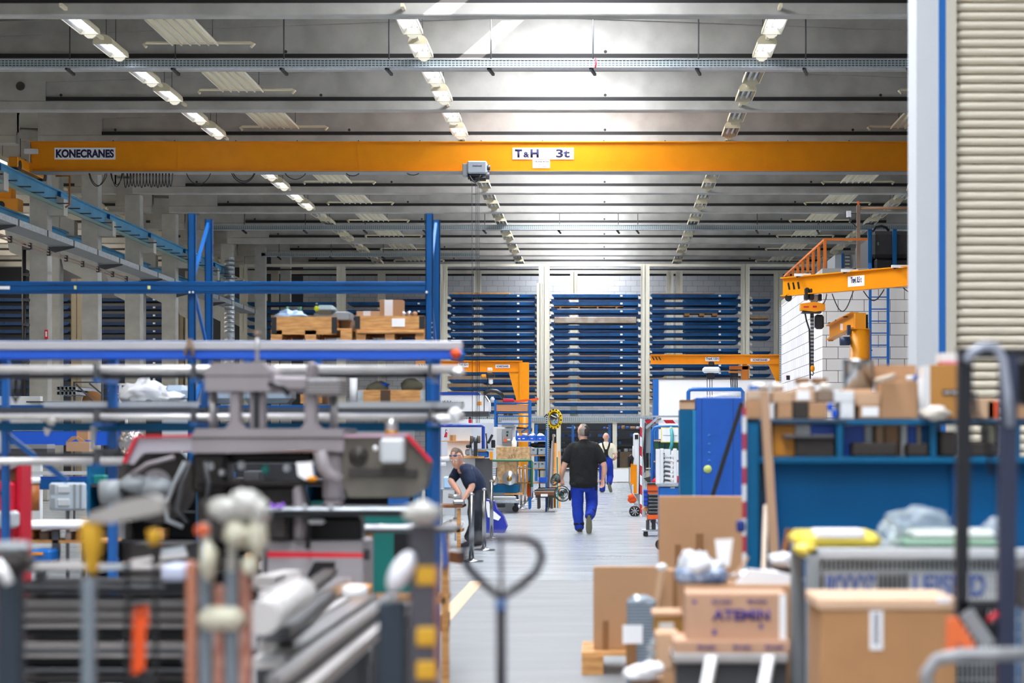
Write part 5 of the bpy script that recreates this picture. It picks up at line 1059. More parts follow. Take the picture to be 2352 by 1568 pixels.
# mirror
d = 47.8; mr = T('traffic_mirror', 'round convex mirror with a yellow and black rim', 'mirror', P(1274, 962, d))
c = P(1274, 962, d); n_ = 16
part('glass', MB(GLASS).lathe(c, [(.0, -.06), (.06, -.052), (.12, -.03), (.167, 0)], 28, None, 'y').rot(c, -42), mr)
r1 = MB(mat('signal yellow', '#f2c40c', .5)); r2 = MB(BLK); nn = 28; rx_, rz_ = .17, .22
def rim(b, i):
    vs = []
    for a in (i, i+1):
        t_ = 2*math.pi*a/nn
        for rr_ in (.165, .222):
            for yy in (-.02, .01): vs.append((c[0]+rr_*math.cos(t_), c[1]+yy, c[2]+rr_*math.sin(t_)))
    b.add(vs, [(0, 1, 3, 2), (4, 6, 7, 5), (0, 4, 5, 1), (2, 3, 7, 6), (1, 5, 7, 3), (0, 2, 6, 4)])
for i in range(nn):
    rim(r1, i)
    if i % 2:
        t_ = 2*math.pi*(i+.5)/nn; r2.box(c[0]+.205*math.cos(t_)-.017, c[0]+.205*math.cos(t_)+.017, c[1]-.024, c[1]+.0, c[2]+.205*math.sin(t_)-.017, c[2]+.205*math.sin(t_)+.017)
for b_ in (r1, r2): b_.rot(c, -42)
part('rim', r1, mr); part('rim_band', r2, mr, 'black bands of the rim')
pp_ = T('mirror_post', 'perforated steel post with a cable arm holding the traffic mirror', 'post', (X(1257, d), d+.1, 0))
part('post', MB(TRAY).box(X(1253.5, d), X(1261, d), d+.1, d+.17, 0, Z(950, d)), pp_); part('arm', MB(GALV).pb(1222, 955, 1258, 959, d+.12, .05).bar(P(1258, 960, d+.12), P(1274, 962, d+.03), .03, .03), pp_); part('cable', MB(BLK).tube([P(1250, 958, d+.05), P(1255, 951, d+.05), P(1259, 954, d+.05)], .014, 6), pp_)
# long tools leaning
for i, (x0, y0, x1, y1, w_, mm, lb) in enumerate(((1271, 998, 1268, 1110, .035, BRN, 'brown broom handle'), (1269, 1012, 1262, 1105, .03, STEEL, 'steel scraper handle'), (1276, 1018, 1274, 1115, .05, YELD, 'yellow spirit level'), (1284, 1036, 1286, 1108, .03, YEL, 'yellow tool handle'), (1280, 1050, 1281, 1112, .03, TEALG, 'teal tool handle'), (1264, 1030, 1256, 1112, .05, DGREY, 'dark steel profile'), (1238, 1034, 1240, 1108, .03, BLK, 'black pole with a wide foot'))):
    q0 = P(x1, y1, 47.2+i*.05); q0.z = .0 if y1 > 1160 else q0.z
    solo('leaning_tool', MB(mm).bar(P(x0, y0, 47.4+i*.05), P(x1, 1166, 47.0+i*.05), w_, w_), lb+' leaning beside the mirror post', 'tool')
fc = T('flat_cart', 'low flat cart loaded with steel bars below the mirror', 'cart', P(1250, 1172, 47))
part('deck', MB(WOODD).pb(1228, 1130, 1275, 1137, 46.2, 1.0), fc); part('plate', MB(PAPER).pb(1242, 1134, 1258, 1140, 46.18, .02), fc); part('frame', MB(IRON).pb(1230, 1137, 1276, 1143, 46.2, 1.0).pb(1234, 1143, 1240, 1168, 46.2, .1).pb(1264, 1143, 1270, 1168, 46.2, .1), fc)
for i in range(4): solo('steel_bar', MB((STEEL, IRON)[i % 2]).bar(P(1224+i*4, 1129-i*2.6, 46.5+i*.15), P(1280, 1128-i*2.6, 46.5+i*.15), .035, .035), '%s steel bar on the low flat cart, counted upwards' % NUM[i], 'steel bar', 'steel bars on the flat cart')
solo('fire_extinguisher', MB(ORAN).lathe(P(1215, 1141, 47), [(.03, 0), (.04, .02), (.04, .26), (.02, .32), (.015, .36)], 12), 'orange red cylinder standing behind the row of steel posts', 'cylinder')
for i, (a, b_, y) in enumerate(((1130, 1185, 1145), (1122, 1192, 1152), (1126, 1160, 1162))):
    solo('steel_block', MB((STEEL, GALV, BLK)[i]).pb(a, y-5, b_, y+3, 45.4, .3, c=.01), ('shiny', 'pale', 'dark')[i]+' steel bar stock lying on the floor under the green cart', 'steel stock')
# stanchions
def stanchion(px, py, top, lab, r_=.024):
    d_ = 7500/(py-VY); t = T('barrier_post', lab, 'barrier post', (X(px, d_), d_, 0), 'polished barrier posts'); x = X(px, d_)
    part('base', MB(CHROME).lathe((x, d_, 0), [(.15, 0), (.152, .012), (.14, .022), (.05, .032), (.035, .05)], 28), t); part('pole', MB(CHROME).cyl((x, d_, .04), (x, d_, Z(top, d_)), r_, 14), t); part('cap', MB(STEEL).lathe((x, d_, Z(top, d_)), [(r_*1.06, -.02), (r_*1.06, .0), (r_*.9, .006), (0, .007)], 14), t)
for a in ((1083, 1290, 1133, 'polished steel barrier post nearest the camera in front of the bending man', .032), (1112, 1264, 1122, 'polished steel barrier post second from the camera', .028), (1129, 1237, 1103, 'polished steel barrier post right of the blue bag', .028), (1197, 1169, 1072, 'polished barrier post in front of the chipboard crate'), (1206, 1160, 1068, 'polished barrier post second of the far group'), (1214, 1152, 1066, 'polished barrier post third of the far group'), (1223, 1147, 1064, 'polished barrier post fourth of the far group'), (1190, 1163, 1070, 'polished barrier post leftmost of the far group')): stanchion(*a)
# blue bag
bg = T('carrier_bag', 'large blue and white carrier bag on the floor behind the steel posts', 'bag', P(1130, 1216, 36)); c = P(1132, 1190, 36)
part('bag', MB(mat('ultramarine bag', '#1a2c9a', .35, bump=.3, scale=12)).prism([(X(x, 36), Z(y, 36)) for x, y in ((1098, 1222), (1160, 1222), (1166, 1208), (1158, 1186), (1142, 1168), (1136, 1150), (1112, 1144), (1100, 1165))], 35.8, 36.2), bg)
part('white_print', MB(PAPER).prism([(X(x, 36), Z(y, 36)) for x, y in ((1116, 1150), (1124, 1150), (1130, 1168), (1152, 1186), (1146, 1194), (1122, 1186))], 35.78, 35.8), bg)
# bench on which the man works
d = 31.0; wk = T('workbench', 'cluttered workbench in front of the bending man', 'workbench', P(1030, 1262, d)); wk.location.z = 0
part('top', MB(WOODD).pb(985, 1160, 1062, 1166, d-.3, .9), wk); 
for px in (990, 1056): part('leg', MB(WOOD).box(X(px-4, d), X(px+4, d), d-.25, d-.17, 0, Z(1166, d)), wk)
part('lower_board', MB(WOOD).pb(985, 1215, 1060, 1222, d-.25, .6), wk)
solo('small_table', MB(GREY).box(X(1010, 33), X(1050, 33), 32.9, 33.6, Z(1125, 33), Z(1122, 33)).box(X(1012, 33), X(1016, 33), 33, 33.1, 0, Z(1125, 33)).box(X(1044, 33), X(1048, 33), 33, 33.1, 0, Z(1125, 33)), 'small grey table carrying the pale blue canister', 'table')
solo('steel_vise', MB(STEEL).pb(1040, 1148, 1066, 1160, d-.25, .2, c=.02).cyl(P(1030, 1138, d-.2), P(1060, 1142, d-.2), .03, 10), 'steel vise the bending man is working at', 'vise'); solo('white_rags', MB(PAPER).blob(P(1035, 1206, d-.1), .12, .1, .06, None, 12, .8, 6).blob(P(1048, 1203, d-.1), .1, .08, .08, None, 12, .8, 9), 'white rags below the vise', 'rags')
solo('work_light', MB(OFFW).cyl(P(1000, 1055, d-.6), P(1032, 1053, d-.6), .035, 10).cyl(P(1000, 1066, d-.6), P(1024, 1065, d-.6), .03, 10), 'white tubular lamp pair behind the blue upright', 'lamp')
solo('blue_canister', MB(mat('pale blue canister', '#a9c9e8', .4)).box(X(1018, 33), X(1036, 33), 33, 33.15, Z(1122, 33), Z(1094, 33), c=.02), 'pale blue canister beside the bending man', 'canister'); solo('tan_carton', MB(CARD).pb(1032, 1088, 1046, 1122, 33.2, .2), 'tan carton behind the pale blue canister', 'carton')
# ---------------------------------------------------------------- blue pallet rack, left middle ground
d = 24.5; pr = T('pallet_rack', 'tall blue pallet rack with braced uprights behind the saw', 'pallet rack', (X(700, d), d, 0))
for px in (431, 977):
    for k, (dd, top) in enumerate(((d, 490), (d+1.05, 505 if px > 500 else 503))):
        x = X(px, d) if k == 0 else X(px, d)+.0; z1 = Z(top, dd)
        part('upright', MB(BLUE).box(x, x+.085, dd, dd+.01, 0, z1).box(x, x+.01, dd, dd+.07, 0, z1).box(x+.075, x+.085, dd, dd+.07, 0, z1), pr)
    x = X(px, d)+.04; z = .3; br = MB(BLUL); up = True
    while z < 3.9:
        br.bar((x, d+.05, z if up else z+.75), (x, d+1.05, z+.75 if up else z), .03, .05); z += .75; up = not up
    part('bracing', br, pr)
    for py in range(640, 960, 9): pass
part('beam', MB(BLUE).pb(-400, 646, 978, 674, d-.06, .05, c=.008).pb(-400, 652, 978, 655, d-.068, .01, BLUT).pb(-400, 666, 978, 668, d-.068, .01, BLUT), pr)
part('beam', MB(BLUE).pb(-400, 648, 978, 674, d+1.05, .05), pr)
for y in (781, 930, 1100): part('beam', MB(BLUE).pb(-400, y, 978, y+24, d-.06, .05, c=.008).pb(-400, y, 978, y+24, d+1.05, .05), pr)
part('bolt', MB(OFFW).lathe(P(435, 671, d-.07), [(0, 0), (.012, 0), (.012, .01)], 8, None, 'y').lathe(P(443, 671, d-.07), [(0, 0), (.012, 0), (.012, .01)], 8, None, 'y').lathe(P(980, 671, d-.07), [(0, 0), (.015, 0), (.015, .01)], 8, None, 'y'), pr)
part('beam_sticker', MB(mat('pale yellow sticker', '#cfd48a', .6)).pb(170, 656, 175, 664, d-.07, .01).pb(339, 656, 345, 664, d-.07, .01), pr); part('white_label', MB(PAPER).pb(-20, 657, 22, 664, d-.072, .01), pr)
part('slots', MB(LGREY).pb(991, 740, 994, 742, d-.005, .01).pb(991, 750, 994, 752, d-.005, .01).pb(991, 762, 994, 764, d-.005, .01).pb(991, 774, 994, 776, d-.005, .01), pr)
def pallet(nm, lab, x0, x1, y0, dep, ztop, m=WOOD):
    """Euro pallet, top at ztop."""
    t = T(nm, lab, 'pallet', ((x0+x1)/2, y0+dep/2, ztop-.144)); w = x1-x0
    for i in range(5): part('deck_board', MB(m).box(x0, x1, y0+dep*i/5+.01, y0+dep*(i+1)/5-.02, ztop-.022, ztop), t)
    for i in range(3):
        for k in range(3): cx_ = x0+w*(.0, .42, .86)[i]; part('block', MB(m).box(cx_, cx_+w*.14, y0+dep*(.0, .44, .88)[k], y0+dep*(.12, .56, 1)[k], ztop-.122, ztop-.022), t)
    for i in range(3): part('bottom_board', MB(m).box(x0+w*(.0, .43, .86)[i], x0+w*(.14, .57, 1)[i], y0, y0+dep, ztop-.144, ztop-.122), t)
    return t
zr2 = Z(781, d)
solo('shelf_board', MB(WOODD).box(X(600, d), X(976, d), d, d+1.0, zr2-.04, zr2-.012), 'thin dark board carrying the two pallets with wooden collars', 'board')
def collar(lab, px0, px1, dd, y0, y1, side=0, corner=BLK):
    t = T('pallet_collar', lab, 'wooden crate', P((px0+px1)/2, y1, dd)); x0, x1 = X(px0, dd), X(px1, dd); z0, z1 = Z(y1, dd), Z(y0, dd)
    part('front_board', MB(WOOD).box(x0, x1, dd, dd+.02, z0, z1), t); part('back_board', MB(WOOD).box(x0, x1, dd+.76, dd+.78, z0, z1), t); part('side_board', MB(WOOD).box(x0, x0+.02, dd+.02, dd+.76, z0, z1).box(x1-.02, x1, dd+.02, dd+.76, z0, z1), t)
    for x in (x0, x1-.05): part('corner_hinge', MB(corner).box(x-.005, x+.055, dd-.006, dd+.04, z0+.01, z1-.005), t)
    return t
pallet('pallet', 'pallet under the left wooden crate high in the blue rack', X(622, d), X(808, d), d, .8, zr2+.135)
pallet('pallet', 'pallet under the right wooden crate high in the blue rack', X(818, d), X(976, d), d, .8, zr2+.135)
collar('wooden crate with black corners holding blue plastics, left one on the blue rack', 624, 773, d, 727, 768); collar('wooden crate with paper label holding cartons, right one on the blue rack', 816, 974, d, 725, 757)
solo('paper_label', MB(PAPER).pb(900, 731, 930, 750, d-.012, .01), 'crumpled white label on the right wooden crate', 'label'); solo('grey_side_crate', MB(mat('greyed timber', '#8f7a66', .8)).pb(782, 735, 812, 772, d+.3, .5), 'grey brown crate wedged between the two wooden crates', 'crate')
solo('crate_skid', MB(WOOD).pb(818, 758, 974, 766, d-.03, .8, c=.01), 'pale board between the right wooden crate and its pallet', 'board')
solo('blue_film_pile', MB(mat('pale blue film', '#a9c6ea', .4, bump=.3, scale=10)).blob(P(672, 727, d+.35), .17, .25, .07, None, 18, .7, 3), 'crumpled pale blue film in the left wooden crate', 'film'); solo('machine_head', MB(mat('olive grey plastic', '#7c8a8c', .4)).pb(722, 700, 770, 722, d+.2, .3, c=.05).pb(720, 715, 800, 735, d+.25, .4, GREY, .03), 'rounded grey machine part in the left wooden crate', 'machine part')  # the rounded grey part is a machine head
solo('yellow_green_disc', MB(mat('lime sticker', '#c6dc2e', .5)).lathe(P(727, 708, d+.18), [(0, 0), (.03, 0), (.03, .01)], 14, None, 'y'), 'lime green disc on the rounded machine part', 'disc'); solo('dark_machine_part', MB(BLK).pb(654, 704, 688, 716, d+.5, .2, c=.03).blob(P(660, 708, d+.45), .02, .02, .02, GREEN).blob(P(690, 708, d+.45), .02, .02, .02, GREEN), 'dark part with two green caps in the left wooden crate', 'machine part')
solo('steel_grey_box', MB(GREY).pb(770, 716, 803, 735, d+.1, .4, c=.01), 'grey box at the right end of the left wooden crate', 'box')
solo('tall_carton', MB(CARD).pb(872, 688, 924, 726, d+.2, .3).pb(883, 688, 902, 726, d+.19, .02, PAPER), 'tall carton with a white paper strip in the right wooden crate', 'box'); solo('low_carton', MB(CARD2).pb(819, 714, 872, 727, d+.15, .3).pb(834, 714, 851, 727, d+.145, .01, PAPER), 'low carton with a white label in the right wooden crate', 'box')
for i, (px, r_) in enumerate(((926, .03), (940, .035), (953, .03))): solo('round_part', MB((OFFW, STEEL, CARD)[i]).blob(P(px, 721, d+.3), r_, r_, r_), ('white', 'steel', 'brown')[i]+' round part at the right in the right wooden crate', 'part')
# lower level
zl = Z(929, d)
part('shelf', MB(mat('dark shelf panel', '#2c3036', .6)).box(X(-400, d), X(976, d), d, d+1.0, zl-.03, zl-.005), pr, 'dark shelf panel')
collar('wooden crate with ribbed grey corners on the lower level of the blue rack', 823, 977, d+.1, 895, 926, corner=GALV)
solo('khaki_sack', MB(mat('khaki cloth', '#7d7a66', .9)).blob(P(868, 893, d+.5), .12, .15, .09, None, 14, .4, 2).blob(P(945, 890, d+.5), .12, .15, .11, None, 14, .4, 5), 'khaki sacks in the lower wooden crate', 'sack'); solo('blue_cloth', MB(BLUV).blob(P(878, 884, d+.45), .08, .06, .03, None, 12, .6, 3), 'blue cloth on the khaki sacks', 'cloth'); solo('brown_strap_pad', MB(mat('dark brown leather', '#4a3626', .7)).pb(874, 896, 896, 924, d+.06, .03), 'dark brown flap over the lower wooden crate', 'flap')
for i, (a, b_) in enumerate(((556, 668), (480, 540), (372, 428))): solo('plastic_drum', MB(mat('pale blue plastic', '#b4c6d8', .35)).pb(a, 884, b_, 926, d+.3, .5, c=.06), 'pale blue plastic container, %s from the right on the lower rack level' % NUM[i], 'container')
solo('white_cloth_pile', MB(mat('white cloth', '#eceef2', .8, bump=.4, scale=6)).blob(P(330, 905, d+.3), .24, .3, .17, None, 20, .6, 4, .5).blob(P(385, 917, d+.3), .2, .25, .08, None, 16, .5, 7), 'crumpled pile of white cloths on the lower level of the blue rack', 'cloth')
solo('carton', MB(CARD).pb(744, 866, 780, 905, d+.4, .3), 'carton leaning by the white roll on the lower rack level', 'box'); solo('white_roll', MB(PAPER).cyl(P(812, 868, d+.1), P(812, 926, d+.1), .045, 14), 'upright white paper roll beside the lower wooden crate', 'roll'); solo('pallet_stub', MB(WOOD).pb(690, 905, 740, 926, d+.3, .6), 'pale wooden block pile on the lower rack level', 'wood')
# ---------------------------------------------------------------- far left behind: grey rack with tubes and low white wall
d = 42; gk = T('grey_rack', 'grey slotted angle rack holding square steel tubes at the left', 'rack', P(195, 1000, d)); gk.location.z = 0
part('frame', MB(DGREY).box(X(168, d), X(172, d), d, d+.05, 0, Z(877, d)).box(X(232, d), X(236, d), d, d+.05, 0, Z(879, d)).pb(168, 876, 236, 879, d, .1).bar(P(175, 882, d), P(216, 924, d), .02, .03).bar(P(205, 880, d), P(236, 906, d), .02, .03).pb(60, 921, 168, 924, d, .5), gk)
for i in range(5):
    for k in range(2):
        a, y = 130+i*9, 887+k*11; x0, x1, z0, z1 = X(a, d-.2), X(a+8, d-.2), Z(y+9, d-.2), Z(y, d-.2); q = .008
        solo('square_tube', MB(GREY).box(x0, x1, d-.2, d+1.5, z0, z0+q).box(x0, x1, d-.2, d+1.5, z1-q, z1).box(x0, x0+q, d-.2, d+1.5, z0, z1).box(x1-q, x1, d-.2, d+1.5, z0, z1), 'grey square steel tube end, %s from the left in the %s row' % (NUM[i], ('upper', 'lower')[k]), 'steel tube', 'square tubes on the grey rack')
solo('wooden_reel', MB(mat('brown board', '#8f6238', .8)).lathe(P(212, 921, d+.6), [(0, 0), (.2, 0), (.2, .04), (0, .04)], 24, None, 'y'), 'round brown wooden reel inside the grey rack', 'reel')
struct('wall_low', MB(OFFW).box(X(-120, d), X(86, d), d+.2, d+.4, 0, Z(909, d)))
solo('red_bars', MB(RED).pb(248, 893, 290, 899, d+1, .3), 'thin red bars on the white shelf behind the blue post', 'bar'); solo('white_shelf', MB(OFFW).box(X(274, d), X(278, d), d+.5, d+.6, 0, Z(925, d)).pb(262, 880, 292, 884, d+.5, .4).pb(273, 882, 277, 925, d+.5, .1).pb(262, 902, 292, 905, d+.5, .4), 'white shelf frame behind the blue post', 'shelf')
solo('grey_blue_panel', MB(mat('grey blue panel', '#b7c3cb', .6)).box(X(376, 36), X(432, 36), 36, 36.05, 0, Z(890, 36)), 'grey blue panel behind the white cloths', 'panel')
solo('pale_cyan_sheet', MB(mat('pale cyan panel', '#c5dbe0', .6)).box(X(374, 28), X(430, 28), 28, 28.05, 0, Z(980, 28)), 'pale cyan panel above the left red rimmed cover', 'panel'); solo('foil_bundle', MB(mat('crinkled foil', '#b9b6b4', .25, metal=.8, bump=1, scale=14)).blob(P(302, 1012, 28.6), .17, .2, .17, None, 18, .35, 3).blob((X(302, 28.6), 28.6, .75), .2, .22, .78, None, 18, .25, 3), 'crinkled silver foil bundle left of the saw', 'foil')
# ---------------------------------------------------------------- bar rack with steel tubes, d about 14
d = 14.3; bk_ = T('bar_rack', 'bright blue bar rack holding long steel tubes across the left foreground', 'bar rack', (X(560, d), d, 0))
for px in (247, 462, 997): part('post', MB(BLUL).box(X(px-10, d), X(px+10, d), d+.12, d+.2, 0, Z(812, d), c=.006), bk_)
part('post', MB(BLUL).box(X(-10, d), X(5, d), d+.12, d+.2, 0, Z(812, d), c=.006), bk_)
part('top_rail', MB(BLUV).pb(-500, 803, 1046, 825, d, .12, c=.008), bk_); part('lower_rail', MB(TEAL).pb(-500, 970, 1010, 990, d+.1, .08), bk_); part('diagonal', MB(BLUL).bar(P(5, 990, d+.16), P(155, 1105, d+.16), .035, .035), bk_)
for px in (560, 720): part('bracket', MB(BLUL).pb(px, 820, px+18, 836, d+.02, .06), bk_)
for px in (216, 440, 985): 
    for y in (865, 967, 1060):
        if y == 1060 and px > 300: continue
        part('arm', MB(DGREY).pb(px-2, y-30, px+3, y+4, d-.5, .7).pb(px-4, y+2, px+8, y+12, d-.45, .6, BLUL), bk_)
solo('grey_channel', MB(mat('grey aluminium', '#b2b1b6', .4, metal=.2)).pb(-500, 783, 1062, 803, d-.02, .12, c=.006), 'long grey channel lying on top of the bright blue rail', 'steel channel'); solo('orange_end_rag', MB(ORAN).blob(P(1047, 812, d-.05), .03, .03, .03, None, 12, .8, 2).blob(P(1056, 818, d-.03), .035, .03, .04, BLUL, 12, .8, 4), 'orange and blue tape tied at the end of the blue rail', 'tape')
TB = mat('pale steel tube', '#cfccca', .35, metal=.3, noise=.06, scale=9)
def tubes(lab, y, x0, x1, r_, n_, dd):
    for i in range(n_): solo('steel_tube', MB(TB if i != 1 else STEEL).cyl(P(x0, y, dd+i*r_*2.05), P(x1-i*14, y, dd+i*r_*2.05), r_, 12), lab+', %s in the layer' % NUM[i], 'steel tube', 'steel tubes on the bar rack')
tubes('long pale steel tube on the upper arms of the bar rack', 848, -500, 1066, .028, 3, d-.35); tubes('long pale steel tube on the middle arms of the bar rack', 957, -500, 1066, .022, 3, d-.35)
tubes('long pale steel tube on the lowest arms of the bar rack', 1059, -500, 285, .026, 3, d-.35)
solo('dark_tube', MB(DGREY).cyl(P(-500, 866, d-.2), P(1000, 862, d-.2), .014, 8), 'thin dark tube under the upper tube layer', 'steel tube'); solo('grey_profile', MB(mat('grey aluminium', '#b2b1b6', .4, metal=.2)).pb(-500, 936, 1055, 947, d-.1, .2, DGREY), 'dark grey profile lying above the middle tube layer', 'steel profile'); solo('pale_profile', MB(LGREY).pb(100, 922, 440, 934, d+.2, .25), 'pale grey profile left of the saw on the middle level of the bar rack', 'steel profile'); solo('pale_profile', MB(LGREY).pb(760, 922, 1060, 936, d-.1, .25), 'pale grey profile right of the saw on the middle level of the bar rack', 'steel profile')
solo('dark_bar', MB(DGREY).pb(-300, 1040, 290, 1054, d+.15, .2), 'dark grey profile lying above the lowest tube layer', 'steel profile'); solo('white_wrapping', MB(PAPER).blob(P(1046, 952, d-.4), .045, .05, .05, None, 14, .4, 5).blob(P(1020, 962, d-.4), .06, .05, .03, None, 14, .6, 8), 'white wrapped tube ends on the bar rack', 'wrapping'); solo('wrapped_ends', MB(TB).blob(P(1052, 856, d-.4), .05, .05, .03, None, 14, .8, 9), 'crumpled grey tube ends on the upper arms', 'wrapping')
solo('black_hook_pair', MB(BLK).tube([P(29, 870, d-.4), P(28, 905, d-.4), P(36, 922, d-.4), P(43, 905, d-.4), P(43, 872, d-.4)], .012, 6), 'black hook hanging under the upper tubes at the left', 'hook')
solo('brown_clamp', MB(BRN).tube([P(425, 815, d-.05), P(432, 790, d-.05), P(441, 790, d-.05), P(444, 818, d-.05)], .012, 6).pb(428, 778, 440, 800, d-.07, .04), 'brown clamp gripping the grey channel', 'clamp'); solo('orange_strip', MB(WOOD).pb(350, 936, 420, 941, d+.25, .1), 'orange wooden strip on the middle level of the bar rack', 'wood')
solo('hanging_rag', MB(GREY).pp([(208, 978), (222, 976), (216, 1030), (206, 1034)], d-.4, .02), 'grey rag hanging from the middle tubes', 'rag'); solo('grey_rag', MB(mat('grey cloth', '#a8a5a2', .9)).pp([(100, 982), (118, 985), (110, 1000), (104, 1000)], d-.4, .02).blob(P(118, 968, d-.42), .03, .02, .03, None, 12, .4, 3), 'pale rag knotted round the middle tubes at the left', 'rag')
# shelves behind lower left
d = 30; ls = T('low_shelving', 'blue shelving with cartons behind the bar rack at lower left', 'shelving', P(150, 1264, d)); ls.location.z = 0
part('beam', MB(BLUV).pb(22, 990, 282, 1022, d, .1).pb(60, 1094, 290, 1110, d, .1), ls); part('shelf_edge', MB(mat('navy shelf', '#123a86', .5)).pb(30, 978, 280, 988, d+.4, .05), ls)
for px in (24, 280): part('upright', MB(BLUL).box(X(px-3, d), X(px+3, d), d, d+.05, 0, Z(980, d)), ls)
part('rail', MB(LGREY).pb(60, 1082, 290, 1090, d-.1, .1), ls)
oc = T('open_carton', 'open carton on the dark shelf behind the bar rack', 'box', P(178, 1036, 27)); part('carton', MB(CARD2).pb(152, 1014, 205, 1036, 27, .3), oc); part('flap', MB(CARD).pp([(152, 1014), (165, 1002), (178, 1001), (176, 1006), (158, 1016)], 27, .02), oc); part('flap', MB(CARD).pp([(178, 1001), (205, 1020), (200, 1034), (174, 1006)], 27.3, .02), oc); part('flap', MB(CARD).pb(176, 985, 202, 1010, 27.6, .2), oc); solo('dark_machine_box', MB(DGREY).pb(10, 1020, 108, 1030, 27, .4, GREY).pb(10, 1030, 108, 1044, 27, .4), 'dark machine with a grey top on the dark shelf at left', 'machine'); solo('shelf_board', MB(BRN).pb(-50, 1044, 230, 1050, 26.8, .8), 'brown shelf board behind the bar rack', 'shelf')
solo('amber_column', MB(mat('amber brown', '#a8622a', .5)).cyl(P(73, 1108, 22), P(73, 1172, 22), .075, 14).cyl(P(73, 1095, 22), P(73, 1110, 22), .085, 14, WHITE), 'brown cylinder with a white lid at lower left', 'canister'); wh_ = T('organiser', 'pale grey organiser case with two round recesses', 'case', P(152, 1172, 21))
part('case', MB(mat('pale blue grey plastic', '#b8c5cf', .5)).pb(112, 1108, 194, 1172, 21, .1, c=.02), wh_)
for i, (px, py) in enumerate(((146, 1124), (146, 1154))): part('recess', MB(LGREY).pb(px-16, py-10, px+14, py+10, 20.98, .04, c=.015), wh_)
part('stand', MB(DGREY).box(X(150, 21), X(156, 21), 21.02, 21.07, 0, Z(1172, 21)).box(X(130, 21), X(176, 21), 20.9, 21.2, 0, .03), wh_); part('slots', MB(GREY).pb(116, 1112, 126, 1134, 20.99, .02).pb(116, 1144, 126, 1168, 20.99, .02).pb(168, 1112, 174, 1168, 20.99, .02).pb(182, 1112, 187, 1168, 20.99, .02), wh_)
tb = T('round_table', 'white topped table with wooden shelves at lower left', 'table', P(120, 1300, 19)); tb.location.z = 0
part('top', MB(WHITE).box(X(40, 19), X(198, 19), 18.8, 19.6, Z(1212, 19), Z(1198, 19), c=.02).pb(42, 1212, 192, 1216, 18.85, .5, WOOD), tb); part('shelf', MB(WOOD).pb(62, 1240, 250, 1247, 18.9, .5), tb); part('post', MB(DGREY).pb(119, 1216, 135, 1300, 18.9, .06), tb)
for px in (50, 190): part('leg', MB(DGREY).box(X(px-3, 19), X(px+3, 19), 19, 19.05, 0, Z(1214, 19)), tb)
for i, (px, w_, h_, mm, lb) in enumerate(((60, 16, 22, WOOD, 'pale wooden'), (90, 22, 20, BRN, 'brown'), (150, 12, 18, PAPER, 'white'), (172, 20, 22, WOOD, 'second pale wooden'))): solo('block', MB(mm).pb(px, 1240-h_, px+w_, 1240, 19, .3, c=.01), lb+' block on the shelf under the white table', 'block')
solo('blue_crate', MB(BLUL).pb(68, 1262, 116, 1292, 18.6, .3, c=.02).pb(72, 1268, 98, 1274, 18.58, .02, YEL), 'blue crate with yellow strip below the white table', 'crate')
rd_ = T('red_machine', 'red machine upright with grey block at the left picture edge', 'machine', P(20, 1300, 15.5)); rd_.location.z = 0
part('upright', MB(RED).box(X(35, 15.5), X(48, 15.5), 15.5, 15.8, 0, Z(1057, 15.5), c=.01), rd_); part('body', MB(RED).box(X(-60, 15.5), X(36, 15.5), 15.4, 15.9, 0, Z(1106, 15.5), c=.02), rd_); part('bore', MB(BLK).lathe(P(6, 1132, 15.39), [(0, 0), (.022, 0), (.022, .01)], 14, None, 'y'), rd_); part('grey_block', MB(LGREY).pb(-20, 1174, 34, 1213, 15.3, .15, c=.02), rd_)
part('tray_parts', MB(WOODD).pb(-20, 1070, 34, 1104, 15.5, .3).blob(P(10, 1066, 15.5), .08, .08, .04, PAPER, 12, .7, 2), rd_)
# ---------------------------------------------------------------- the big band saw
d = 12.0; sw = T('band_saw', 'large grey horizontal band saw with red rimmed wheel covers', 'band saw', P(620, 1360, d)); sw.location.z = 0
def blk(nm, x0, y0, x1, y1, dd=d, dep=.3, m=MACH, c=.02, lab=None): return part(nm, MB(m).pb(x0, y0, x1, y1, dd, dep, c=c), sw, lab)
part('top_housing', MB(MACH).pp([(470, 850), (490, 832), (602, 832), (620, 852), (622, 898), (470, 898)], d, .45).pb(470, 862, 622, 864, d-.003, .01, IRON), sw); blk('side_housing', 620, 862, 710, 899, d+.05, .3); blk('cap', 704, 830, 722, 872, d+.02, .2)
part('motor_fins', MB(stripes('cooling fins', '#8f898a', '#5f5a5b', 62, 2)).pb(702, 868, 784, 908, d-.02, .3, c=.01), sw); text('lettering', 'BEHRINGER', sw, P(743, 873, d-.022), .022, LGREY, w=.16, bold=.02)
part('cable', MB(BLK).tube([P(616, 882, d-.05), P(632, 884, d-.05), P(650, 890, d-.05), P(664, 906, d-.04)], .014, 8), sw)
part('gauge_rod', MB(STEEL).cyl(P(591, 768, d+.1), P(591, 832, d+.1), .012, 10).cyl(P(591, 760, d+.1), P(591, 770, d+.1), .02, 10, BRN), sw)
for a, b_, m in ((480, 500, STEEL), (758, 776, STEEL)): part('guide_column', MB(m).cyl(P((a+b_)/2, 898, d+.15), P((a+b_)/2, 985, d+.15), (b_-a)/2*d/FPX, 14), sw)
for a, b_ in ((526, 551), (699, 726)): part('clamp_column', MB(MACH).pb(a, 898, b_, 985, d+.02, .1, c=.01).pp([(a-10, 985), (a, 972), (b_, 972), (b_+10, 985)], d+.0, .14), sw)
part('slide', MB(MACH).pb(573, 898, 606, 985, d+.05, .12, c=.01).pb(582, 900, 596, 985, d+.04, .02, BLK), sw)
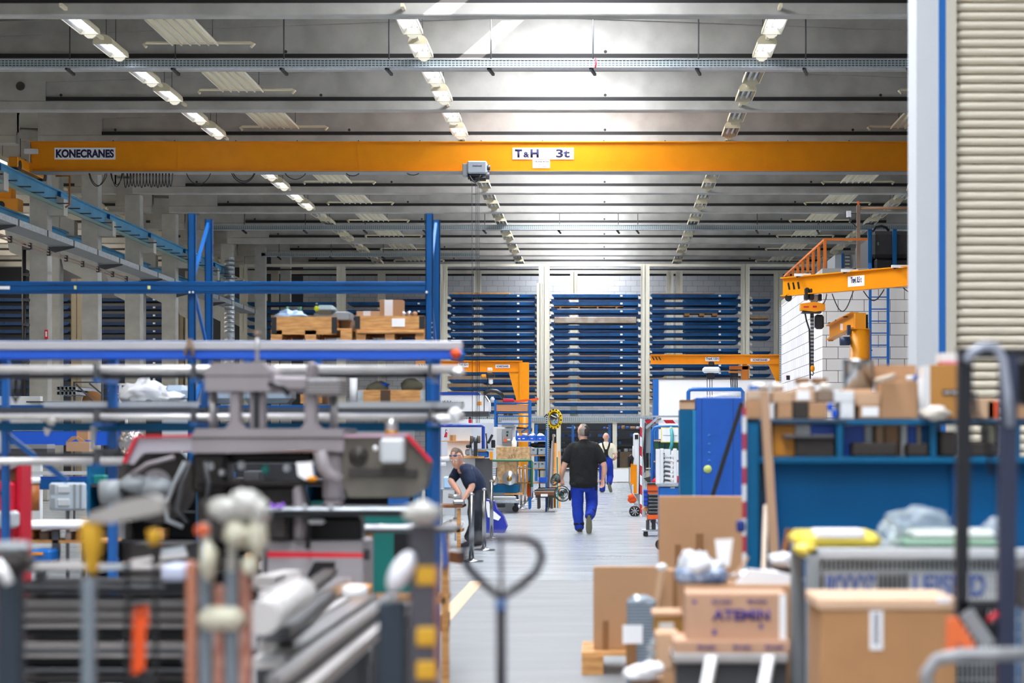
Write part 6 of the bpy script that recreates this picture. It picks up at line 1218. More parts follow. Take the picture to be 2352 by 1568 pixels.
part('saw_frame', MB(MACH).pp([(440, 1000), (450, 984), (790, 984), (790, 1038), (700, 1034), (560, 1040), (440, 1040)], d-.05, .6).pb(440, 1004, 790, 1007, d-.056, .01, IRON), sw)
part('band_cover', MB(mat('lilac grey enamel', '#a9a2ab', .4)).pp([(288, 1064), (312, 1006), (440, 1004), (446, 1036), (330, 1040), (306, 1066)], d, .3), sw, 'left wheel cover'); part('red_rim', MB(RED).bar(P(286, 1062, d-.01), P(314, 1004, d-.01), .03, .02).bar(P(312, 1002, d-.01), P(446, 1000, d-.01), .02, .014), sw)
part('band_wheel', MB(IRON).cyl(P(360, 1110, d+.1), P(360, 1110, d+.2), .22, 30).cyl(P(360, 1110, d+.06), P(360, 1110, d+.1), .08, 20, MACH), sw)
OLV = mat('dark olive enamel', '#5c564d', .45, noise=.1, scale=6)
part('band_cover', MB(OLV).pp([(790, 1004), (935, 1004), (985, 1062), (975, 1120), (940, 1142), (800, 1142), (780, 1090)], d, .3).pp([(800, 1075), (960, 1078), (955, 1095), (800, 1092)], d-.02, .03, IRON), sw, 'right wheel cover'); part('cover_boss', MB(IRON).lathe(P(822, 1046, d-.02), [(0, 0), (.05, 0), (.06, .03)], 20, None, 'y').lathe(P(822, 1046, d-.03), [(0, 0), (.025, 0), (.025, .02)], 16, None, 'y'), sw)
part('red_rim', MB(RED).bar(P(936, 1000, d-.02), P(990, 1060, d-.02), .03, .02).bar(P(790, 1001, d-.02), P(936, 999, d-.02), .02, .012, mat('pink edge', '#c9a0b4', .4)), sw)
blk('grey_box', 872, 1006, 928, 1064, d-.12, .12, LGREY, .015); part('filter', MB(STEEL).cyl(P(899, 962, d+.02), P(899, 992, d+.02), .034, 14).cyl(P(899, 988, d+.02), P(899, 1004, d+.02), .036, 14, mat('amber oil', '#a87412', .3)), sw); part('white_knob', MB(WHITE).blob(P(862, 1029, d-.1), .014, .014, .014), sw)
blk('left_gearbox', 440, 1040, 520, 1130, d+.1, .3, IRON); blk('centre_casting', 520, 1040, 720, 1062, d+.2, .2, IRON); blk('right_arm', 740, 1036, 788, 1156, d-.02, .2, MACH, .03); blk('lower_table', 450, 1104, 770, 1116, d+.05, .3, IRON)
part('curved_arm', MB(MACH).tube([P(735, 1036, d-.1), P(742, 1070, d-.1), P(758, 1092, d-.1), P(785, 1104, d-.1)], [.035, .04, .035, .03], 10), sw)
part('drive_motor', MB(GREY).cyl(P(232, 1130, d), P(280, 1128, d), .065, 18).blob(P(310, 1112, d), .09, .08, .05, None, 14, .5, 3).blob(P(360, 1118, d), .09, .08, .06, None, 14, .5, 6).blob(P(395, 1130, d), .05, .05, .05, IRON, 12, .4, 2), sw)
for k, pts in enumerate((((425, 1060), (400, 1110), (380, 1160), (384, 1195), (420, 1210)), ((436, 1060), (418, 1110), (405, 1170), (430, 1200)), ((300, 1090), (340, 1065), (400, 1050)), ((470, 1060), (480, 1110), (470, 1170)), ((690, 1060), (700, 1120), (712, 1180), (706, 1260)))): part('hose', MB((GREY, DGREY, MACH, DGREY, BLK)[k]).tube([P(a, b_, d-.06) for a, b_ in pts], .012, 8), sw)
blk('column_plate', 672, 1116, 700, 1240, d-.05, .15, MACH); blk('column_plate', 740, 1150, 786, 1165, d-.05, .15, MACH); blk('roller_table', 600, 1166, 962, 1174, d-.2, .5, GALV, .008); blk('table_side', 600, 1174, 950, 1186, d-.16, .45, DGREY); blk('rear_body', 450, 1115, 680, 1245, d+.25, .3, IRON); blk('dark_recess', 700, 1186, 830, 1250, d+.2, .2, BLK)
blk('base', 600, 1242, 836, 1420, d+.05, .5, mat('pale machine base', '#b4afb4', .5), .01); part('black_mark', MB(BLK).pp([(690, 1350), (722, 1290), (770, 1290), (762, 1350)], d+.04, .01), sw)
blk('pedestal', 590, 1420, 960, 1630, d+.1, .6, DGREY, .0); blk('pedestal', 300, 1250, 430, 1630, d+.2, .4, IRON, .0)
for i in range(3): part('roller', MB(STEEL).cyl(P(640+i*60, 1162, d-.2), P(640+i*60, 1162, d+.25), .014, 10), sw)
blk('vise_jaw', 608, 1178, 660, 1240, d-.1, .2, IRON); blk('jaw_plate', 706, 1192, 744, 1204, d-.12, .1, LGREY)
for i, (px, py) in enumerate(((475, 1060), (500, 1075), (545, 1058), (600, 1068), (650, 1064))): part('fitting', MB((LGREY, STEEL, LGREY, TEALG, LGREY)[i]).pb(px, py, px+16, py+20, d+.08, .05, c=.01), sw)
solo('white_rag', MB(PAPER).pp([(680, 1062), (716, 1060), (720, 1096), (700, 1102), (684, 1092)], d-.1, .05), 'white cloth on the band saw beneath its frame', 'rag'); solo('yellow_clip', MB(YEL).blob(P(718, 1100, d-.12), .03, .03, .015, None, 12, .4, 4), 'yellow wedge beneath the white cloth on the band saw', 'wedge'); solo('violet_strap', MB(mat('violet strap', '#8a4fd0', .5)).tube([P(622, 1156, d-.22), P(628, 1166, d-.22), P(636, 1160, d-.22), P(645, 1166, d-.22), P(652, 1155, d-.22)], .01, 6), 'violet strap on the roller table', 'strap')
bt = T('barrier_belt', 'dark red retractable belt stretched in front of the band saw', 'barrier belt', P(720, 1280, d-.6)); part('belt', MB(RED).pp([(612, 1266), (836, 1270), (836, 1280), (612, 1280)], d-.6, .006), bt); part('belt_head', MB(BLK).pb(834, 1262, 848, 1286, d-.62, .06), bt); part('post', MB(DGREY).box(X(606, d-.6), X(614, d-.6), d-.62, d-.58, 0, Z(1258, d-.6)), bt)
# green machine and wooden bench behind the saw
d = 15; gm = T('green_machine', 'dark green machine behind the wooden legged bench', 'machine', P(890, 1400, d)); gm.location.z = 0
part('body', MB(TEALG).box(X(820, d), X(960, d), d, d+.6, 0, Z(1176, d), c=.02), gm); part('panel', MB(BLK).pb(905, 1225, 960, 1330, d-.01, .02), gm)
d = 13.2; wt = T('wooden_bench', 'bench with pale wooden legs between the saw and the aisle', 'bench', P(930, 1400, d)); wt.location.z = 0
part('top', MB(DGREY).pb(806, 1216, 1040, 1224, d, .7).pb(806, 1212, 960, 1216, d+.02, .6, LGREY), wt)
for px in (846, 1022): part('leg', MB(WOOD).box(X(px-8, d), X(px+8, d), d+.02, d+.08, 0, Z(1224, d)), wt)
part('foot_board', MB(WOOD).pb(846, 1372, 1022, 1386, d+.02, .5), wt)
solo('white_strips', MB(PAPER).tube([P(872, 1206, d+.2), P(892, 1212, d+.2), P(920, 1212, d+.2), P(950, 1204, d+.2)], .012, 8).blob(P(842, 1211, d+.2), .04, .05, .012), 'white plastic strips on the wooden legged bench', 'strip'); solo('blue_work_jacket', MB(mat('jacket blue', '#4a64a8', .85)).pp([(1012, 1225), (1024, 1222), (1030, 1290), (1018, 1310)], d-.01, .03), 'blue cloth hanging from the right end of the wooden bench', 'cloth'); solo('wooden_offcut', MB(WOODD).bar(P(1015, 1276, d+1), P(1062, 1282, d+1), .05, .07), 'brown plank end jutting towards the aisle', 'wood')
solo('aisle_crate', MB(WOODD).pb(1008, 1415, 1026, 1449, 17.2, .3).pb(1024, 1408, 1031, 1440, 17.1, .15, BLK), 'dark little wooden block at the edge of the aisle floor', 'block')
struct('trim_6', MB(mat('faded orange floor paint', '#dcb894', .7)).box(-1.42, -1.28, 13, 23.4, 0, .003), 'faded orange line painted on the floor')
# parcel and small parts in front of the saw base
d = 11.0
pc = T('pallet_collar_box', 'orange wooden box with blue print and grey metal strip on the steel bars', 'box', P(780, 1410, d)); part('board', MB(mat('orange plywood', '#d9923f', .7)).pb(712, 1350, 838, 1408, d, .35, c=.01), pc); part('blue_mark', MB(BLUV).pp([(714, 1360), (722, 1356), (728, 1366), (720, 1372)], d-.005, .006).pb(731, 1352, 744, 1368, d-.005, .006), pc); part('metal_strip', MB(GALV).pb(780, 1348, 800, 1406, d-.008, .01), pc); part('sticker', MB(CREAM).pb(752, 1354, 768, 1368, d-.005, .006), pc)
for i in range(4): solo('white_roll', MB(PAPER).bar(P(762+i*11, 1350, d+.1), P(767+i*11, 1328, d+.1), .02, .02), 'white sleeve standing in the orange box, %s from the left' % NUM[i], 'sleeve', 'white sleeves in the orange box')
# ---------------------------------------------------------------- floor rack with steel bars running away from the camera
fr = T('floor_rack', 'low dark rack carrying loose steel bars along the left of the aisle', 'rack', (-1.5, 9, 0))
for y in (7.4, 9.2, 11.0): part('crossbar', MB(DGREY).box(-1.78 if y > 9 else -1.2, -.98, y, y+.08, .56, .62), fr); 
for x, ys_ in ((-1.75, (9.6, 11.0)), (-1.05, (7.4, 9.2, 11.0))):
    for y in ys_: part('leg', MB(DGREY).box(x, x+.06, y, y+.06, 0, .56), fr)
random.seed(11); BARM = [mat('grey bar stock', '#9d9896', .45, metal=.3), STEEL, IRON, mat('light bar stock', '#c4bfbd', .4, metal=.2), DGREY]
BN = ['grey', 'shiny', 'rusty dark', 'pale', 'dark grey']
i = 0
for lay in range(4):
    x = -1.72+lay*.03
    while x < -1.0-lay*.09:
        w_ = random.choice((.05, .07, .09, .12)); h_ = random.choice((.03, .045, .06)); mi = random.randrange(5); a_ = random.uniform(-.12, .12)*(lay > 1); y0 = max(random.uniform(6.7, 7.2), 6.45*abs(x)+random.uniform(0, .3)); y1 = random.uniform(10.8, 11.5)
        z = .64+lay*.06
        solo('steel_bar', MB(BARM[mi]).bar((x-a_*.3, y0, z), (x+a_, y1, z+(.0 if lay < 2 else random.uniform(-.02, .03))), w_, h_), '%s flat steel bar on the floor rack, %s layer, %s from the left' % (BN[mi], ('lowest', 'second', 'third', 'top')[lay], NUM[i % 16]), 'steel bar', 'loose bars on the floor rack'); x += w_+.02; i += 1
solo('white_disc', MB(WHITE).lathe((X(815, 9.0), 9.0, .86), [(.0, 0), (.05, 0), (.055, .02), (.05, .045), (0, .05)], 20), 'glossy white disc lying on the loose bars', 'disc'); solo('plastic_sheet_roll', MB(mat('grey white sleeve', '#c9c6c4', .5)).cyl((-1.16, 7.4, .9), (-1.19, 8.6, .9), .06, 16), 'thick grey white sleeve on the loose bars', 'sleeve')
for i, (a, b_) in enumerate((((608, 1400), (700, 1376)), ((625, 1385), (705, 1352)), ((640, 1412), (728, 1390)), ((600, 1372), (660, 1340)))): solo('angle_offcut', MB(BARM[(0, 3, 4, 3)[i]]).bar(P(a[0], a[1], 10.2), P(b_[0], b_[1], 10.6), .035, .035), '%s angle offcut lying across the bars beside the orange box' % ('grey', 'pale', 'dark', 'short pale')[i], 'offcut')
# ---------------------------------------------------------------- stacked profiles and posts in the left foreground
d = 9.6; bs3 = T('profile_rack', 'dark cantilever rack full of stacked steel profiles, lower left', 'rack', P(240, 1600, d)); bs3.location.z = 0
for px in (48, 432): part('upright', MB(DGREY).box(X(px-8, d), X(px+8, d), d+.3, d+.4, 0, Z(1300, d)), bs3)
for y in (1336, 1398, 1452, 1510, 1562): part('arm', MB(BLK).pb(30, y+6, 445, y+10, d+.0, .5), bs3)
random.seed(3); i = 0
for r_, (y0, y1) in enumerate(((1290, 1338), (1344, 1398), (1404, 1452), (1460, 1510), (1516, 1562))):
    y = y1
    while y > y0+6:
        h_ = random.choice((8, 10, 13)); mi = random.choice((0, 3, 4, 4, 0)); px1 = random.choice((430, 445, 438)); dd = d+random.uniform(-.1, .05)
        if random.random() < .85:
            solo('steel_profile', MB(BARM[mi]).pb(20, y-h_+1.5, px1, y, dd, .3, c=.006), '%s steel profile on the %s arm of the profile rack, %s counted downwards' % (BN[mi], ('top', 'second', 'third', 'fourth', 'lowest')[r_], NUM[i % 16]), 'steel profile', 'stacked profiles at lower left'); i += 1
        y -= h_
for i, (a, b_, y) in enumerate(((70, 185, 1294), (230, 300, 1300), (370, 430, 1275), (372, 425, 1262), (300, 350, 1285), (60, 150, 1304))): solo('loose_profile', MB(BARM[3] if i % 2 == 0 else GALV).bar(P(a, y+5, d-.1+.04*i), P(b_, y-3, d-.1+.04*i), .03, .022), 'short pale profile on top of the profile rack, %s piece' % NUM[i], 'steel profile', 'loose profiles on top')
solo('pale_container', MB(mat('pale lilac plastic', '#b9bfd4', .5)).pb(368, 1296, 428, 1336, d-.2, .25, c=.02), 'pale lilac container at the right end of the profile rack', 'container')
# near posts, roughly 6.5 m away
d = 6.6
def npost(nm, lab, x0, x1, y0, m, dd=d, extra=None, cat='post'):
    t = T(nm, lab, cat, (X((x0+x1)/2, dd), dd, 0)); part('shaft', MB(m).box(X(x0, dd), X(x1, dd), dd, dd+(X(x1, dd)-X(x0, dd)), 0, Z(y0, dd), c=.006), t); return t
GP = mat('blue grey steel', '#6e7780', .5); DT = mat('dark petrol steel', '#1d2b38', .5)
t = npost('support_post', 'dark petrol post at the lower left corner', -10, 44, 1318, DT); part('clamp_head', MB(IRON).pb(-20, 1270, 62, 1316, d-.03, .12, c=.02).pb(-20, 1245, 58, 1272, d-.02, .1, GREY, .02), t); part('white_lever', MB(WHITE).tube([P(-10, 1290, d-.1), P(8, 1312, d-.1), P(22, 1340, d-.1)], .016, 8), t)
t = npost('support_post', 'blue grey post with a yellow sleeve and tilted grey head', 186, 216, 1330, GP); part('yellow_sleeve', MB(mat('mustard yellow', '#c99a1e', .5)).lathe((X(208, d), d+.02, Z(1320, d)), [(.016, 0), (.022, .03), (.026, .06), (.034, .075), (.036, .15), (.03, .165), (.018, .17)], 16), t); part('clamp_head', MB(mat('weathered grey', '#9b9692', .6)).pp([(196, 1196), (205, 1180), (270, 1152), (345, 1136), (372, 1148), (374, 1176), (300, 1192), (250, 1202)], d-.02, .08), t)
for px in (291, 356): t = npost('threaded_rod', ('left' if px < 300 else 'right')+' thin black upright rod in front of the profile rack', px-6, px+6, 1200, BLK); 
solo('yellow_collar', MB(mat('mustard yellow', '#c99a1e', .5)).cyl(P(352, 1215, d), P(356, 1250, d), .02, 12), 'mustard collar on the right black rod', 'collar')
og = T('orange_lever', 'bright orange lever tag with a dark hole between the black rods', 'lever', P(318, 1545, d)); part('plate', MB(ORAN).pp([(302, 1548), (305, 1410), (310, 1390), (338, 1390), (339, 1432), (333, 1450), (331, 1548)], d+.1, .02), og); part('hole', MB(BLK).pb(318, 1400, 327, 1416, d+.095, .01, c=.003), og); part('hanger', MB(BLK).bar(P(290, 1385, d+.08), P(340, 1392, d+.11), .01, .01), og); part('foot', MB(BLK).box(X(302, d), X(331, d), d+.1, d+.12, 0, Z(1547, d)), og)
t = npost('copper_bar', 'upright copper coloured bar left of the middle clamps', 426, 450, 1290, mat('copper', '#b9795f', .35, metal=.5)); 
for a, b_, lb in ((456, 484, 'left'), (516, 544, 'right')): t = npost('support_post', '%s blue grey post under the big pale clamp heads' % lb, a, b_, 1310, GP)
t = npost('rusty_bar', 'rusty red upright bar between the blue grey posts', 490, 513, 1345, mat('rust', '#8a4a38', .7, col2='#b98a78', scale=20)); t = npost('rusty_bar', 'rusty red upright bar right of the blue grey posts', 549, 576, 1300, mat('rust', '#8a4a38', .7, col2='#b98a78', scale=20))
ch = T('clamp_cluster', 'cluster of big pale cast clamp heads on the posts left of centre', 'clamp', P(540, 1320, d-.1)); PG = mat('pale cast grey', '#b9b8b2', .6); PC = mat('pale cream cast', '#c6c3ae', .6)
for i, (px, py, rx_, rz_, m) in enumerate(((520, 1170, .055, .035, PG), (565, 1160, .055, .045, PG), (597, 1175, .03, .04, PG), (548, 1225, .045, .04, PC), (480, 1290, .025, .06, PC), (592, 1232, .03, .06, PC), (575, 1300, .025, .03, PC))): part('cast_head', MB(m).blob(P(px, py, d-.05), rx_, .05, rz_, None, 16, .35, i), ch)
part('orange_label', MB(mat('dull orange', '#c4552a', .6)).pb(446, 1205, 478, 1232, d-.02, .03, c=.01), ch); part('spindle', MB(IRON).pb(455, 1150, 475, 1206, d, .05, c=.01), ch); part('lower_plate', MB(PC).pb(450, 1395, 560, 1450, d-.05, .06, c=.03), ch)
for px in (470, 530): part('stem', MB(PG).pb(px-8, 1200, px+8, 1312, d, .04), ch)
t = npost('support_post', 'dark petrol post with a white oval cap right of the loose bars', 868, 930, 1380, DT, 6.6); part('white_cap', MB(WHITE).blob((0, 0, 0), .038, .05, .07), t) if False else None
solo('oval_cap', MB(mat('glossy white cap', '#e9ebf2', .3)).blob(P(922, 1312, 6.6), .034, .05, .07).rot(P(922, 1312, 6.6), 30, 'Y'), 'glossy white oval cap leaning on the dark petrol post', 'cap')  # this oval piece is a white cap
t = npost('clamp_post', 'dark grey post with yellow bands and a pale head beside the aisle', 940, 1000, 1205, mat('dark violet grey', '#45434b', .5)); part('pale_head', MB(PG).blob(P(972, 1178, d-.03), .055, .05, .035, None, 16, .4, 4), t)
for y in (1322, 1462, 1540): part('yellow_band', MB(mat('mustard yellow', '#c99a1e', .5)).pb(955, y-22, 1001, y+22, d-.01, .02, c=.006), t)
part('rust_edge', MB(mat('rust', '#8a4a38', .7)).pb(1000, 1300, 1006, 1568, d, .05), t)
# hand pallet truck handle in the aisle
d = 6.6; pt = T('pallet_truck', 'dark pallet truck handle standing upright in the aisle, loop at the top', 'pallet truck', (X(1151, d), d, 0)); HM = mat('dark violet steel', '#14121f', .5)
c = lambda x, y: P(x, y, d)
lp = [c(1151, 1372), c(1110, 1340), c(1078, 1306), c(1062, 1272), c(1070, 1246), c(1100, 1237), c(1150, 1234), c(1205, 1236), c(1236, 1250), c(1246, 1280), c(1232, 1312), c(1195, 1345)]
part('handle_loop', MB(HM).tube(lp, .013, 10, None, False, True), pt); part('stem', MB(HM).cyl((X(1151, d), d, .35), P(1151, 1368, d), .016, 12), pt); part('lever', MB(HM).bar(P(1150, 1238, d), P(1151, 1370, d), .016, .012), pt); part('blue_collar', MB(mat('muted blue', '#4a6c9a', .4)).cyl(P(1151, 1376, d), P(1151, 1402, d), .0185, 12), pt)
x = X(1151, d); part('pump', MB(HM).cyl((x, d, .08), (x, d, .38), .06, 14), pt); part('steering_wheel', MB(BLK).cyl((x-.08, d, .09), (x-.03, d, .09), .09, 16).cyl((x+.03, d, .09), (x+.08, d, .09), .09, 16), pt)
for q in (-1, 1): part('fork', MB(ORAN).box(x+q*.18-.07, x+q*.18+.07, d-1.2, d-.05, .05, .1), pt)
part('fork_bridge', MB(ORAN).box(x-.25, x+.25, d-.1, d+.0, .05, .3), pt)
# ---------------------------------------------------------------- cardboard and pallet group right of the aisle
d = 14.0
pallet('pallet', 'wooden pallet on the floor under the lower cardboard sheet', X(1336, d), X(1336, d)+1.0, d, .8, .144)
solo('cardboard_sheet', MB(CARD).box(X(1363, 14.2), X(1512, 14.2), 14.2, 14.26, .146, Z(1301, 14.2), c=.004).pb(1384, 1425, 1398, 1492, 14.19, .012, CARDD), 'brown cardboard box side standing on the wooden pallet', 'cardboard')
d = 15.6; solo('cardboard_sheet', MB(CARD).box(X(1513, d), X(1706, d), d, d+.1, 0, Z(1139, d), c=.004).pb(1598, 1225, 1616, 1300, d-.01, .012, CARDD).pb(1550, 1250, 1564, 1300, d-.01, .012, CARDD), 'largest upright cardboard sheet in front of the blue cabinets', 'cardboard')
d = 12.5; rs = T('mesh_roll', 'grey ribbed sleeve stack with a white paper sheet', 'stack', P(1470, 1568, d)); rs.location.z = 0
part('sleeve', MB(stripes('ribbed sleeve', '#8d98a4', '#5c6774', 55, 2)).box(X(1440, d), X(1506, d), d, d+.16, 0, Z(1380, d), c=.01), rs); part('crumpled_top', MB(mat('light foil', '#b9c4ce', .3, metal=.4)).blob(P(1473, 1378, d+.08), .085, .08, .03, None, 14, .5, 3), rs); part('paper', MB(PAPER).pb(1430, 1435, 1476, 1478, d-.01, .008), rs); part('support', MB(CARDD).pb(1438, 1478, 1462, 1530, d-.02, .05), rs)
d = 11.5
ob2 = T('open_carton', 'tall open brown carton behind the printed box', 'box', P(1540, 1420, d)); part('carton', MB(CARD).pp([(1512, 1402), (1530, 1308), (1580, 1318), (1580, 1666), (1512, 1666)], d, .3).pb(1545, 1310, 1556, 1404, d-.01, .012, CARDD), ob2); part('flap', MB(CARD2).pp([(1502, 1375), (1512, 1310), (1522, 1312), (1514, 1378)], d-.05, .02), ob2)
solo('small_tan_box', MB(mat('tan cardboard', '#a8803f', .8)).pb(1502, 1408, 1572, 1462, 10.4, .25, c=.005).pb(1498, 1406, 1574, 1414, 10.38, .27, CARD2).pb(1514, 1430, 1548, 1466, 10.37, .02, mat('pale window', '#c9c9c4', .6)), 'small tan box with a pale window left of the printed box', 'box')
d = 9.8; zb = Z(1471, d)
pb_ = T('printed_carton', 'carton with large dark blue lettering, upper one of the pair', 'box', P(1695, 1471, d)); part('carton', MB(mat('pinkish carton', '#c39b80', .85, noise=.04)).pb(1576, 1362, 1808, 1470, d, .3, c=.005), pb_)
text('lettering', 'ATEMIN', pb_, P(1702, 1412, d-.004), .05, INKP, w=.26, bold=.04); text('lettering', 'Atemin', pb_, P(1657, 1381, d-.004), .02, INKP, w=.09, bold=.03); text('lettering', 'Atemin', pb_, P(1738, 1380, d-.004), .02, INKP, w=.09, bold=.03)
part('print_mark', MB(INKP).pb(1636, 1446, 1646, 1458, d-.003, .003).pb(1744, 1432, 1752, 1444, d-.003, .003).pb(1590, 1378, 1600, 1386, d-.003, .003), pb_); part('tape', MB(PAPER).pb(1790, 1366, 1806, 1468, d-.003, .004), pb_)
pc2 = T('printed_carton', 'flat carton with small dark blue lettering under the larger printed box', 'box', P(1690, 1500, d)); part('carton', MB(mat('pinkish carton', '#c39b80', .85, noise=.04)).pb(1548, 1471, 1816, 1500, d-.05, .4, c=.005), pc2)
for px in (1622, 1704, 1778): text('lettering', 'Atemin', pc2, P(px, 1485, d-.054), .022, INKP, w=.085, bold=.03)
md = T('metal_trolley', 'grey metal table with two white handles under the printed cartons', 'table', P(1680, 1560, d)); md.location.z = 0
part('top', MB(mat('worn zinc', '#a39f9d', .5, noise=.1)).pb(1545, 1500, 1812, 1524, d-.06, .55, c=.01), md); part('body', MB(DGREY).box(X(1556, d), X(1806, d), d, d+.4, .12, Z(1524, d)), md)
for px in (1628, 1760): part('white_handle', MB(WHITE).bar(P(px+8, 1506, d-.12), P(px-8, 1590, d-.2), .05, .03), md)
solo('pale_carton', MB(CARD2).pb(1505, 1452, 1560, 1540, 10.1, .2, c=.01), 'pale beige carton left of the metal table', 'box'); solo('coil_chain', MB(GALV).tube([P(1496+8*math.sin(i*1.3), 1470+i*5, 9.6) for i in range(22)], .009, 6), 'hanging steel chain left of the metal table', 'chain'); solo('white_wrapping', MB(PAPER).blob(P(1470, 1545, 9.4), .07, .06, .035, None, 14, .6, 4).blob(P(1500, 1535, 9.4), .05, .05, .03, None, 14, .6, 8), 'crumpled white wrapping at the bottom left of the metal table', 'wrapping'); part_ = None
solo('wrapping_stand', MB(CARDD).box(X(1450, 9.45), X(1520, 9.45), 9.4, 9.6, 0, Z(1556, 9.45)), 'low brown carton under the crumpled wrapping', 'box')
solo('carton_behind', MB(CARD).box(X(1570, 10.3), X(1848, 10.3), 10.3, 10.7, .0, Z(1342, 10.3), c=.01), 'wide brown carton behind the printed box', 'box')
bb_ = T('film_bag', 'pale blue wrapped parcel with standing papers on the wide carton', 'parcel', P(1612, 1342, 10.35)); part('parcel', MB(mat('blue white wrapping', '#b8c6dc', .4, col2='#46608a', scale=18)).pb(1554, 1305, 1672, 1341, 10.3, .3, c=.02), bb_); part('film', MB(mat('white film', '#e6ebf2', .3)).blob(P(1600, 1296, 10.4), .09, .1, .06, None, 16, .7, 3).blob(P(1630, 1306, 10.4), .07, .1, .04, None, 16, .7, 6), bb_); part('paper', MB(PAPER).pp([(1642, 1238), (1684, 1236), (1676, 1300), (1650, 1304)], 10.45, .004), bb_)
solo('white_papers', MB(PAPER).pp([(1690, 1340), (1720, 1306), (1800, 1316), (1848, 1328), (1842, 1346), (1770, 1350)], 10.32, .05).blob(P(1740, 1322, 10.5), .12, .12, .03, None, 14, .5, 2), 'white papers spilling over the wide brown carton', 'paper'); solo('carton_flap', MB(CARD2).bar(P(1680, 1335, 10.4), P(1718, 1278, 10.4), .03, .01), 'pale carton flap sticking up beside the papers', 'cardboard')
solo('white_bundle', MB(mat('white grey cloth', '#dfe1e6', .7)).blob(P(1800, 1288, 10.8), .075, .1, .045, None, 16, .4, 5, .8), 'white wrapped bundle at the foot of the blue workbench post', 'bundle'); solo('bundle_box', MB(DGREY).box(X(1766, 10.8), X(1836, 10.8), 10.75, 11, 0, Z(1306, 10.8)), 'dark box under the white wrapped bundle', 'box')
solo('white_mallet', MB(WHITE).blob(P(1520, 1302, 11.2), .028, .03, .02), 'white knob on the flap left of the papers', 'knob')
# ---------------------------------------------------------------- teal blue workbench with shelves
d = 11.6; tb2 = T('tall_workbench', 'teal blue workbench wall with two shelf levels in the right foreground', 'workbench', (X(2000, d), d, 0))
part('back_panel', MB(mat('teal enamel panel', '#00588f', .5, noise=.12, scale=1.2, spec=.2)).box(X(1770, d), X(2420, d), d+.1, d+.13, 0, Z(1056, d)), tb2)
part('post', MB(TEAL).box(X(1716, d), X(1744, d), d, d+.1, 0, Z(962, d), c=.006), tb2); part('inner_post', MB(mat('dark teal', '#0b3550', .5)).box(X(1744, d), X(1772, d), d+.12, d+.3, 0, Z(962, d)), tb2)
part('lower_beam', MB(TEAL).pb(1745, 1049, 2420, 1064, d-.02, .5, c=.006), tb2); part('upper_shelf', MB(mat('dark teal', '#0b3550', .5)).pb(1716, 962, 2420, 974, d, .6, c=.006), tb2); part('shelf_lip', MB(TEAL).pb(1945, 964, 2160, 974, d-.005, .01), tb2)
for px in (1922, 2137, 2330): part('divider', MB(TEAL).pb(px, 972, px+14, 1050, d+.01, .5), tb2)
for px in (2190, 2300): part('panel_post', MB(BLUE).box(X(px, d), X(px, d)+.04, d+.06, d+.1, 0, Z(1064, d)), tb2)
part('striped_edge', MB(stripes('red white edge', '#b01c2e', '#dfe2e6', 5.5, 2)).box(X(1705, d), X(1713, d), d-.02, d, Z(1290, d), Z(935, d)), tb2); part('blue_knob', MB(mat('navy knob', '#0b2f7a', .4)).pb(1692, 1194, 1712, 1222, d-.03, .05, c=.01), tb2)
zs1, zs2 = 962, 1049
def item(nm, lab, x0, y0, x1, y1, m, cat='box', dd=d+.05, dep=.2, c=.004, lbl=None):
    t = T(nm, lab, cat, P((x0+x1)/2, y1, dd)); part('body', MB(m).pb(x0, y0, x1, y1, dd, dep, c=c), t)
    if lbl: part('sticker', MB(PAPER).pb(*lbl, dd-.004, .005), t)
    return t
# shelf between the beams
item('yellow_case', 'yellow case on the lower shelf of the teal workbench', 1776, 975, 1826, 1048, YELD, 'case', d+.1); item('white_case', 'white box top beside the yellow case', 1826, 975, 1862, 998, OFFW, 'case', d+.12); item('blue_case', 'bright blue box right of the white one on the lower shelf', 1862, 975, 1918, 998, BLUV, 'case', d+.12); item('dark_drawer', 'dark brown drawer on the lower shelf of the teal workbench', 1828, 1004, 1916, 1048, mat('dark brown', '#2e2622', .6), 'drawer', d+.02, .3); item('drawer_lid', 'dark grey lid lying on the brown drawer', 1800, 998, 1916, 1006, DGREY, 'tray', d-.02, .3)  # the dark brown box is a drawer, the flat grey piece its lid
for i, (a, b_, m, lb) in enumerate(((1938, 1984, BLUV, 'wide bright blue'), (1986, 2004, LGREY, 'pale grey leaning'), (2012, 2030, CARD2, 'thin tan'), (2034, 2064, CARD, 'broad tan'), (2070, 2084, WHITE, 'white'), (2086, 2106, BLUV, 'bright blue'), (2107, 2116, CREAM, 'cream'), (2118, 2130, BLUL, 'narrow blue'), (2156, 2162, LGREY, 'grey'), (2270, 2285, CREAM, 'cream far'), (2290, 2305, WHITE, 'white far'))): item('folder', lb+' folder standing on the lower shelf of the teal workbench', a, 976, b_, 1048, m, 'folder', d+.2, .25)
for i, (a, b_, y) in enumerate(((1958, 2062, 1016), (2085, 2134, 1018), (2160, 2196, 990), (2230, 2290, 1016))): item('dark_bin', 'dark open bin in front of the folders, %s from the left' % NUM[i], a, y, b_, 1048, mat('dark brown', '#2e2622', .6), 'bin', d+.02, .15, .01)
